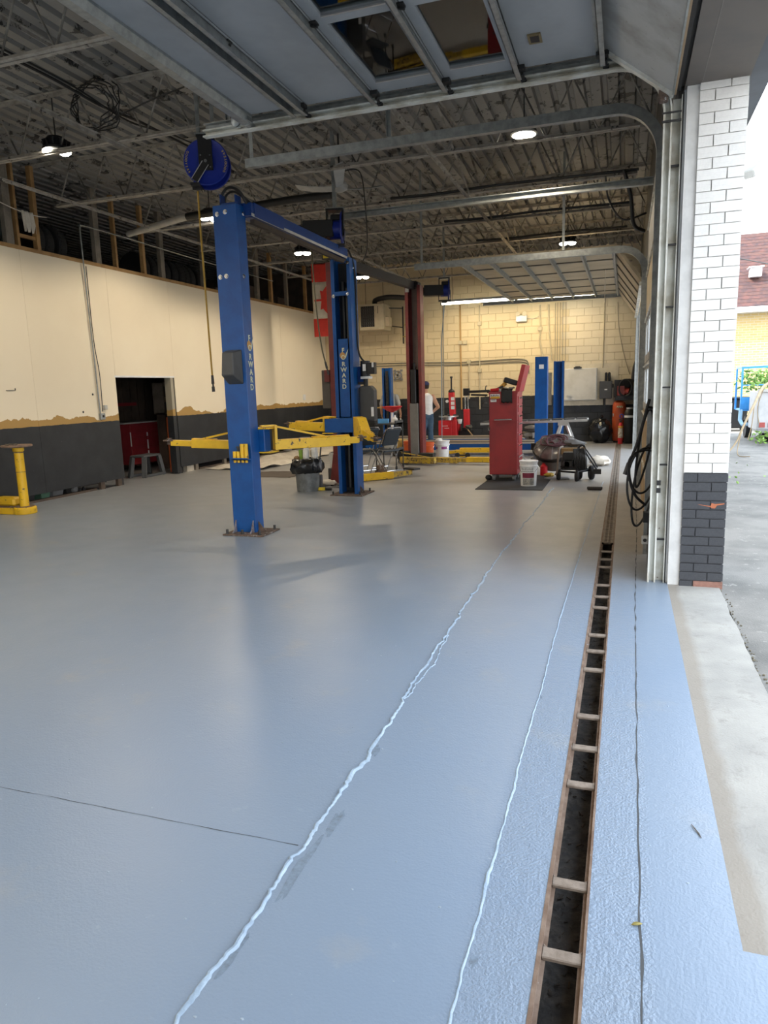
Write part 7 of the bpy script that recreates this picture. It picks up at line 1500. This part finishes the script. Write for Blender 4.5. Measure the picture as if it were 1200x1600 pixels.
build('frame', MB().box((-9.85, 13.3, 1.2), (-9.6, 13.34, 1.9)).box((-9.85, 13.9, 1.2), (-9.6, 13.94, 1.9)).box((-9.85, 13.3, 1.2), (-9.6, 13.94, 1.23)).box((-9.85, 13.3, 1.55), (-9.6, 13.94, 1.57)).box((-9.85, 13.3, 1.87), (-9.6, 13.94, 1.9)).box((-9.87, 13.3, 1.2), (-9.85, 13.94, 1.9)), wood_gray, sh, smooth=0)
build('shelf_foot', MB().box((-9.84, 13.34, 0), (-9.62, 13.4, 1.2)).box((-9.84, 13.84, 0), (-9.62, 13.9, 1.2)), wood_dk, sh, smooth=0)
for k in range(4): build('carton', MB().box((-9.8, 13.36+0.27*(k % 2), 1.232+0.34*(k//2)), (-9.62, 13.58+0.27*(k % 2), 1.46+0.34*(k//2))), grey_dk, label=('lower near', 'lower far', 'upper near', 'upper far')[k]+' dark carton in the wooden shelf seen through the doorway', cat='carton', group='cartons in the store room shelf', smooth=0)
build('red_rail', MB().box((-10.67, 12.9, 1.40), (-10.62, 13.7, 1.47)), rs, label='dark red rail across the plank wall of the store room', cat='rail', smooth=0)
for k, (y, w_, h, mm, nm, lb) in enumerate(((8.9, 0.16, 0.12, mat('sea_green_plastic', (0.12, 0.25, 0.17), 0.5), 'green_tub', 'pale green tub showing under the black dado at left'), (8.35, 0.05, 0.11, red, 'red_cone', 'small red piece under the black dado beside the yellow stand'), (9.15, 0.2, 0.11, grey_p, 'grey_box', 'grey box showing under the black dado'), (9.45, 0.22, 0.10, steel_dk, 'dark_box', 'dark box showing under the black dado near the doorway'), (8.6, 0.14, 0.12, grey_dk, 'dark_tub', 'dark tub under the black dado right of the red piece'))): build(nm, MB().add([(-9.1, y, 0), (-8.9, y, 0), (-8.9, y+w_, 0), (-9.1, y+w_, 0), (-9.12, y-0.02, h), (-8.88, y-0.02, h), (-8.88, y+w_+0.02, h), (-9.12, y+w_+0.02, h)], [(0, 3, 2, 1), (4, 5, 6, 7), (0, 1, 5, 4), (1, 2, 6, 5), (2, 3, 7, 6), (3, 0, 4, 7)]), mm, label=lb, cat='box', smooth=0)
wh = thing('small_cart', 'low wheeled cart showing under the black dado left of the doorway', 'cart', (-9.0, 9.9, 0))
build('deck', MB().box((-9.3, 9.75, 0.09), (-8.86, 10.4, 0.115)), black_m, wh, smooth=0)
for y in (9.85, 10.3): build('castor', MB().cyl((-8.92, y, 0.035), (-8.88, y, 0.035), 0.035, n=12).box((-8.915, y-0.01, 0.04), (-8.885, y+0.01, 0.09)), rubber, wh)
build('loose_wheel', MB().lathe([(0.02, -0.04), (0.06, -0.045), (0.075, -0.02), (0.075, 0.02), (0.06, 0.045), (0.02, 0.04)], (-8.9, 9.62, 0.075), 18, (0.9, 0.3, 0)), grey_p, label='small grey wheel showing under the black dado', cat='wheel')
build('white_block', MB().box((-8.85, 12.75, 0), (-8.75, 13.0, 0.12)), mat('cream_block', (0.52, 0.48, 0.40), 0.7), label='pale block under the black dado right of the doorway', cat='block', smooth=0)
for k, (y, x) in enumerate(((16.6, -8.3), (17.6, -8.25))): build('grey_bucket', MB().lathe([(0.11, 0), (0.14, 0.27), (0.145, 0.28), (0.13, 0.28), (0.1, 0.03)], (x, y, 0.10), 18), grey_p, label=('nearer' if k == 0 else 'farther')+' grey bucket on the drop sheet by the black dado', cat='bucket')
# ================================================================ PEOPLE
def blob(chains, voxel=0.011, balls=()):
    """Overlapping tapered limbs, later fused into one continuous skin."""
    m = MB()
    for ch in chains:
        pts = [Vector(p) for p, r in ch]; rs = [r for p, r in ch]
        for i in range(len(pts)-1):
            m.cyl(pts[i], pts[i+1], rs[i], rs[i+1], 12)
        for p, r in zip(pts, rs): m.ball(p, r*1.0, 12, 8)
    for c, r in balls: m.ball(c, r, 18, 12)
    return m
def fused(name, m, mt, parent, voxel=0.010, sm=3):
    o = build(name, m, mt, parent, smooth=0)
    rm = o.modifiers.new('fuse', 'REMESH'); rm.mode = 'VOXEL'; rm.voxel_size = voxel; rm.use_smooth_shade = True
    s = o.modifiers.new('smooth', 'SMOOTH'); s.iterations = sm; s.factor = 0.5
    return o
def hand(wrist, d, palm_n, s, curl=0.5, thumb_side=1):
    """Palm, four unequal bent fingers and a thumb leaving the side of the palm near its base."""
    w_ = Vector(wrist); d = Vector(d).normalized(); n = Vector(palm_n).normalized(); n = (n - d*n.dot(d)).normalized(); a = d.cross(n)*thumb_side
    ch = []
    for k in range(4):
        base = w_+d*0.085*s+a*(0.030-0.020*k)*s
        L = (0.072, 0.080, 0.075, 0.058)[k]*s
        b1 = (d*math.cos(curl*0.6)+n*math.sin(curl*0.6)); b2 = (d*math.cos(curl*1.6)+n*math.sin(curl*1.6)); b3 = (d*math.cos(curl*2.4)+n*math.sin(curl*2.4))
        p1 = base+b1*L*0.45; p2 = p1+b2*L*0.32; p3 = p2+b3*L*0.23
        ch.append([(w_+d*0.03*s+a*(0.018-0.012*k)*s, 0.012*s), (base, 0.0095*s), (p1, 0.0085*s), (p2, 0.0078*s), (p3, 0.0065*s)])
    tb_ = w_+d*0.025*s+a*0.022*s; t1_ = tb_+(d*0.6+a*0.8+n*0.2).normalized()*0.038*s; t2_ = t1_+(d*0.9+a*0.3+n*0.3).normalized()*0.03*s
    ch.append([(tb_, 0.013*s), (t1_, 0.0105*s), (t2_, 0.0085*s)])
    return ch
def head_parts(hc, f, up, par, hair_m, cap=None, beard=False):
    """Face features on a head centred at hc, facing f."""
    r = f.cross(up).normalized()
    P = lambda a, b, c: hc+r*a+f*b+up*c
    e = MB()
    for s in (-1, 1): e.ball(P(s*0.032, 0.083, 0.0), 0.0125, 10, 6)
    build('eyes', e, mat('eye_white', (0.7, 0.68, 0.65), 0.3), par)
    e = MB()
    for s in (-1, 1): e.ball(P(s*0.032, 0.0925, 0.0), 0.006, 8, 6)
    build('pupils', e, black, par)
    build('mouth', MB().tube([P(-0.024, 0.082, -0.066), P(0, 0.092, -0.067), P(0.024, 0.082, -0.066)], 0.005, 6), mat('lip', (0.38, 0.15, 0.12), 0.5), par)
    b = MB()
    for s in (-1, 1): b.tube([P(s*0.015, 0.092, 0.022), P(s*0.035, 0.09, 0.027), P(s*0.052, 0.078, 0.02)], 0.005, 6)
    build('eyebrows', b, hair_m, par)
    if beard: fused('beard', MB().ball(P(0, 0.045, -0.085), (0.066, 0.060, 0.045), 16, 10).ball(P(0.06, 0.02, -0.055), (0.02, 0.03, 0.05), 10, 8).ball(P(-0.06, 0.02, -0.055), (0.02, 0.03, 0.05), 10, 8), hair_m, par, 0.008, 2)
def head_blob(m, hc, f, up):
    r = f.cross(up).normalized(); P = lambda a, b, c: hc+r*a+f*b+up*c
    rot = Matrix((r, f, up)).transposed()
    def eb(c, rad):
        t_ = MB().ball((0, 0, 0), rad, 18, 12); m.add([c+rot @ Vector(v) for v in t_.v], t_.f)
    eb(P(0, -0.01, 0.025), (0.076, 0.098, 0.10)); eb(P(0, 0.02, -0.055), (0.060, 0.066, 0.062)); eb(P(0, 0.045, -0.095), (0.034, 0.036, 0.026))
    m.cyl(P(0, 0.082, 0.012), P(0, 0.108, -0.036), 0.008, 0.016, 10); m.ball(P(0, 0.104, -0.036), 0.015, 10, 6)
    for s in (-1, 1): eb(P(s*0.078, -0.012, -0.012), (0.011, 0.022, 0.032))
    return m
# --- man in a white tank top, seen from behind, head turned to his left
pm = thing('person', 'person in a white tank top, jeans and navy cap, hand on hip', 'person', (-4.72, 17.55, 0))
F = Vector((-0.72, 0.69, 0)).normalized(); Rr = Vector((F.y, -F.x, 0)); U = Vector((0, 0, 1)); O = Vector((-4.79, 17.55, 0))
W = lambda a, b, c: O+Rr*a+F*b+U*c      # right, forward, up
HF = Vector((-0.97, 0.25, -0.12)).normalized(); hc = W(-0.0, 0.05, 1.62)
m = blob([
 [(W(0, 0.0, 1.42), 0.06), (W(0, 0.03, 1.54), 0.055)],
 [(W(-0.10, 0, 1.36), 0.075), (W(0.10, 0, 1.36), 0.075)], [(W(0, 0, 1.30), 0.14), (W(0, 0.0, 1.15), 0.13), (W(0, 0.01, 1.0), 0.135), (W(0, 0, 0.92), 0.14)],
 [(W(0.185, -0.01, 1.375), 0.062), (W(0.27, -0.12, 1.13), 0.046), (W(0.275, -0.125, 1.11), 0.043), (W(0.17, 0.02, 0.965), 0.031)],
 [(W(-0.185, 0, 1.375), 0.062), (W(-0.215, 0.03, 1.10), 0.046), (W(-0.20, 0.12, 0.88), 0.032)],
 [(W(-0.09, 0, 0.90), 0.088), (W(-0.10, 0.02, 0.5), 0.058), (W(-0.10, -0.01, 0.10), 0.042)], [(W(0.09, 0, 0.90), 0.088), (W(0.11, 0.02, 0.5), 0.058), (W(0.12, -0.02, 0.10), 0.042)],
] + hand(W(0.17, 0.02, 0.965), Rr*-0.6+F*0.5-U*0.45, Rr*-0.7-U*0.1-F*0.2, 1.0, 0.5, 1) + hand(W(-0.20, 0.12, 0.88), F*0.3-U*0.95, Rr, 1.0, 0.45, 1))
head_blob(m, hc, HF, U)
fused('body', m, skin, pm, 0.0085)
head_parts(hc, HF, U, pm, mat('dark_hair', (0.03, 0.02, 0.015), 0.8), beard=True)
navy = mat('navy_cap', (0.02, 0.025, 0.10), 0.7)
rH = HF.cross(U).normalized()
build('cap', MB().lathe([(0.098, 0.045), (0.105, 0.06), (0.10, 0.10), (0.075, 0.135), (0.03, 0.15), (0.0, 0.152)], hc-HF*0.006, 24), navy, pm)
build('cap_brim', MB().prism([(-0.075, 0), (-0.07, 0.06), (-0.035, 0.105), (0.035, 0.105), (0.07, 0.06), (0.075, 0)], (0, 0, 0.008), hc+HF*0.075+U*0.05, rH, HF), navy, pm, smooth=0)
build('hair', MB().lathe([(0.07, -0.045), (0.084, -0.01), (0.09, 0.05)], hc-HF*0.02, 20), mat('dark_hair', (0.03, 0.02, 0.015), 0.8), pm)
tank = mat('white_cotton', (0.80, 0.80, 0.80), 0.8)
fused('tank_top', blob([[(W(0, -0.045, 1.37), 0.105), (W(0, -0.035, 1.3), 0.118), (W(0, -0.03, 1.2), 0.122), (W(0, -0.02, 0.95), 0.13)], [(W(-0.055, 0, 1.33), 0.125), (W(0.055, 0, 1.33), 0.125)], [(W(-0.05, 0, 1.32), 0.128), (W(-0.04, 0, 1.15), 0.125), (W(-0.045, 0.01, 1.0), 0.130), (W(-0.05, 0, 0.93), 0.138)], [(W(0.05, 0, 1.32), 0.128), (W(0.04, 0, 1.15), 0.125), (W(0.045, 0.01, 1.0), 0.130), (W(0.05, 0, 0.93), 0.138)],
    [(W(-0.085, -0.05, 1.40), 0.03), (W(-0.085, 0.0, 1.445), 0.022), (W(-0.085, 0.06, 1.40), 0.03)], [(W(0.085, -0.05, 1.40), 0.03), (W(0.085, 0.0, 1.445), 0.022), (W(0.085, 0.06, 1.40), 0.03)]]), tank, pm, 0.011)
jean = mat('blue_jeans', (0.035, 0.075, 0.13), 0.8, c2=(0.06, 0.11, 0.17), scale=5)
fused('jeans', blob([[(W(-0.05, 0, 0.90), 0.145), (W(0.05, 0, 0.90), 0.145)], [(W(-0.085, 0, 0.84), 0.115), (W(-0.10, 0.02, 0.5), 0.080), (W(-0.105, -0.01, 0.08), 0.070)], [(W(0.085, 0, 0.84), 0.115), (W(0.11, 0.02, 0.5), 0.080), (W(0.125, -0.02, 0.08), 0.070)]]), jean, pm, 0.012)
fused('shoes', blob([[(W(-0.10, -0.05, 0.045), 0.042), (W(-0.12, 0.13, 0.04), 0.04)], [(W(0.12, -0.06, 0.045), 0.042), (W(0.15, 0.12, 0.04), 0.04)]]), black, pm, 0.011)
# --- man in a grey shirt and shorts, behind the far blue corner post
p2 = thing('person', 'person in a grey t-shirt and dark shorts standing behind the far left blue corner post', 'person', (-6.5, 19.8, 0))
F = Vector((0.12, 1, 0)).normalized(); Rr = Vector((F.y, -F.x, 0)); O = Vector((-6.50, 19.82, 0)); hc = W(0, 0.03, 1.615); HF = F
m = blob([[(W(0, 0.0, 1.42), 0.062), (W(0, 0.02, 1.54), 0.057)], [(W(-0.11, 0, 1.36), 0.08), (W(0.11, 0, 1.36), 0.08)], [(W(0, 0, 1.30), 0.15), (W(0, 0.01, 1.12), 0.15), (W(0, 0.01, 0.95), 0.155)],
 [(W(0.205, 0, 1.37), 0.065), (W(0.285, -0.02, 1.10), 0.05), (W(0.30, 0.05, 0.87), 0.034)], [(W(-0.205, 0, 1.37), 0.065), (W(-0.285, -0.02, 1.10), 0.05), (W(-0.31, 0.05, 0.88), 0.034)],
 [(W(-0.10, 0, 0.88), 0.095), (W(-0.11, 0.02, 0.48), 0.062), (W(-0.115, -0.02, 0.36), 0.064), (W(-0.115, -0.02, 0.08), 0.042)], [(W(0.10, 0, 0.88), 0.095), (W(0.11, 0.02, 0.48), 0.062), (W(0.115, -0.02, 0.36), 0.064), (W(0.115, -0.02, 0.08), 0.042)],
] + hand(W(0.30, 0.05, 0.87), -U+F*0.2, -Rr, 1.0, 0.75, -1) + hand(W(-0.31, 0.05, 0.88), -U+F*0.2, Rr, 1.0, 0.45, 1))
head_blob(m, hc, HF, U)
fused('body', m, skin, p2, 0.0085)
head_parts(hc, HF, U, p2, mat('dark_hair', (0.03, 0.02, 0.015), 0.8))
fused('hair', MB().ball(hc+Vector((0, -0.02, 0.055)), (0.084, 0.10, 0.085), 18, 10).ball(hc+Vector((0, -0.05, 0.0)), (0.078, 0.065, 0.08), 18, 10), mat('dark_hair', (0.03, 0.02, 0.015), 0.8), p2, 0.01, 2)
fused('t_shirt', blob([[(W(-0.09, 0, 1.345), 0.125), (W(0.09, 0, 1.345), 0.125)], [(W(-0.07, 0, 1.28), 0.142), (W(-0.06, 0.01, 1.1), 0.142), (W(-0.06, 0.01, 0.88), 0.155)], [(W(0.07, 0, 1.28), 0.142), (W(0.06, 0.01, 1.1), 0.142), (W(0.06, 0.01, 0.88), 0.155)],
    [(W(0.195, 0, 1.37), 0.082), (W(0.27, -0.015, 1.17), 0.072)], [(W(-0.195, 0, 1.37), 0.082), (W(-0.27, -0.015, 1.17), 0.072)]]), mat('grey_tee', (0.40, 0.41, 0.42), 0.85), p2, 0.012)
fused('shorts', blob([[(W(-0.06, 0, 0.88), 0.158), (W(0.06, 0, 0.88), 0.158)], [(W(-0.10, 0, 0.80), 0.125), (W(-0.125, 0.01, 0.48), 0.105)], [(W(0.10, 0, 0.80), 0.125), (W(0.125, 0.01, 0.48), 0.105)]]), mat('charcoal_shorts', (0.05, 0.05, 0.06), 0.85), p2, 0.012)
fused('shoes', blob([[(W(-0.115, -0.05, 0.045), 0.042), (W(-0.13, 0.13, 0.04), 0.04)], [(W(0.115, -0.05, 0.045), 0.042), (W(0.13, 0.13, 0.04), 0.04)]]), grey_p, p2, 0.011)
bo = thing('drink_bottle', 'small bottle with a green cap held by the man in the grey t-shirt', 'bottle', W(0.285, 0.07, 0.62))
build('bottle', MB().lathe([(0.022, 0), (0.026, 0.01), (0.026, 0.10), (0.012, 0.13)], W(0.275, 0.085, 0.635), 14), paper, bo); build('cap', MB().cyl(W(0.275, 0.085, 0.765), W(0.275, 0.085, 0.79), 0.014, n=12), mat('lime_cap', (0.35, 0.60, 0.10), 0.5), bo)
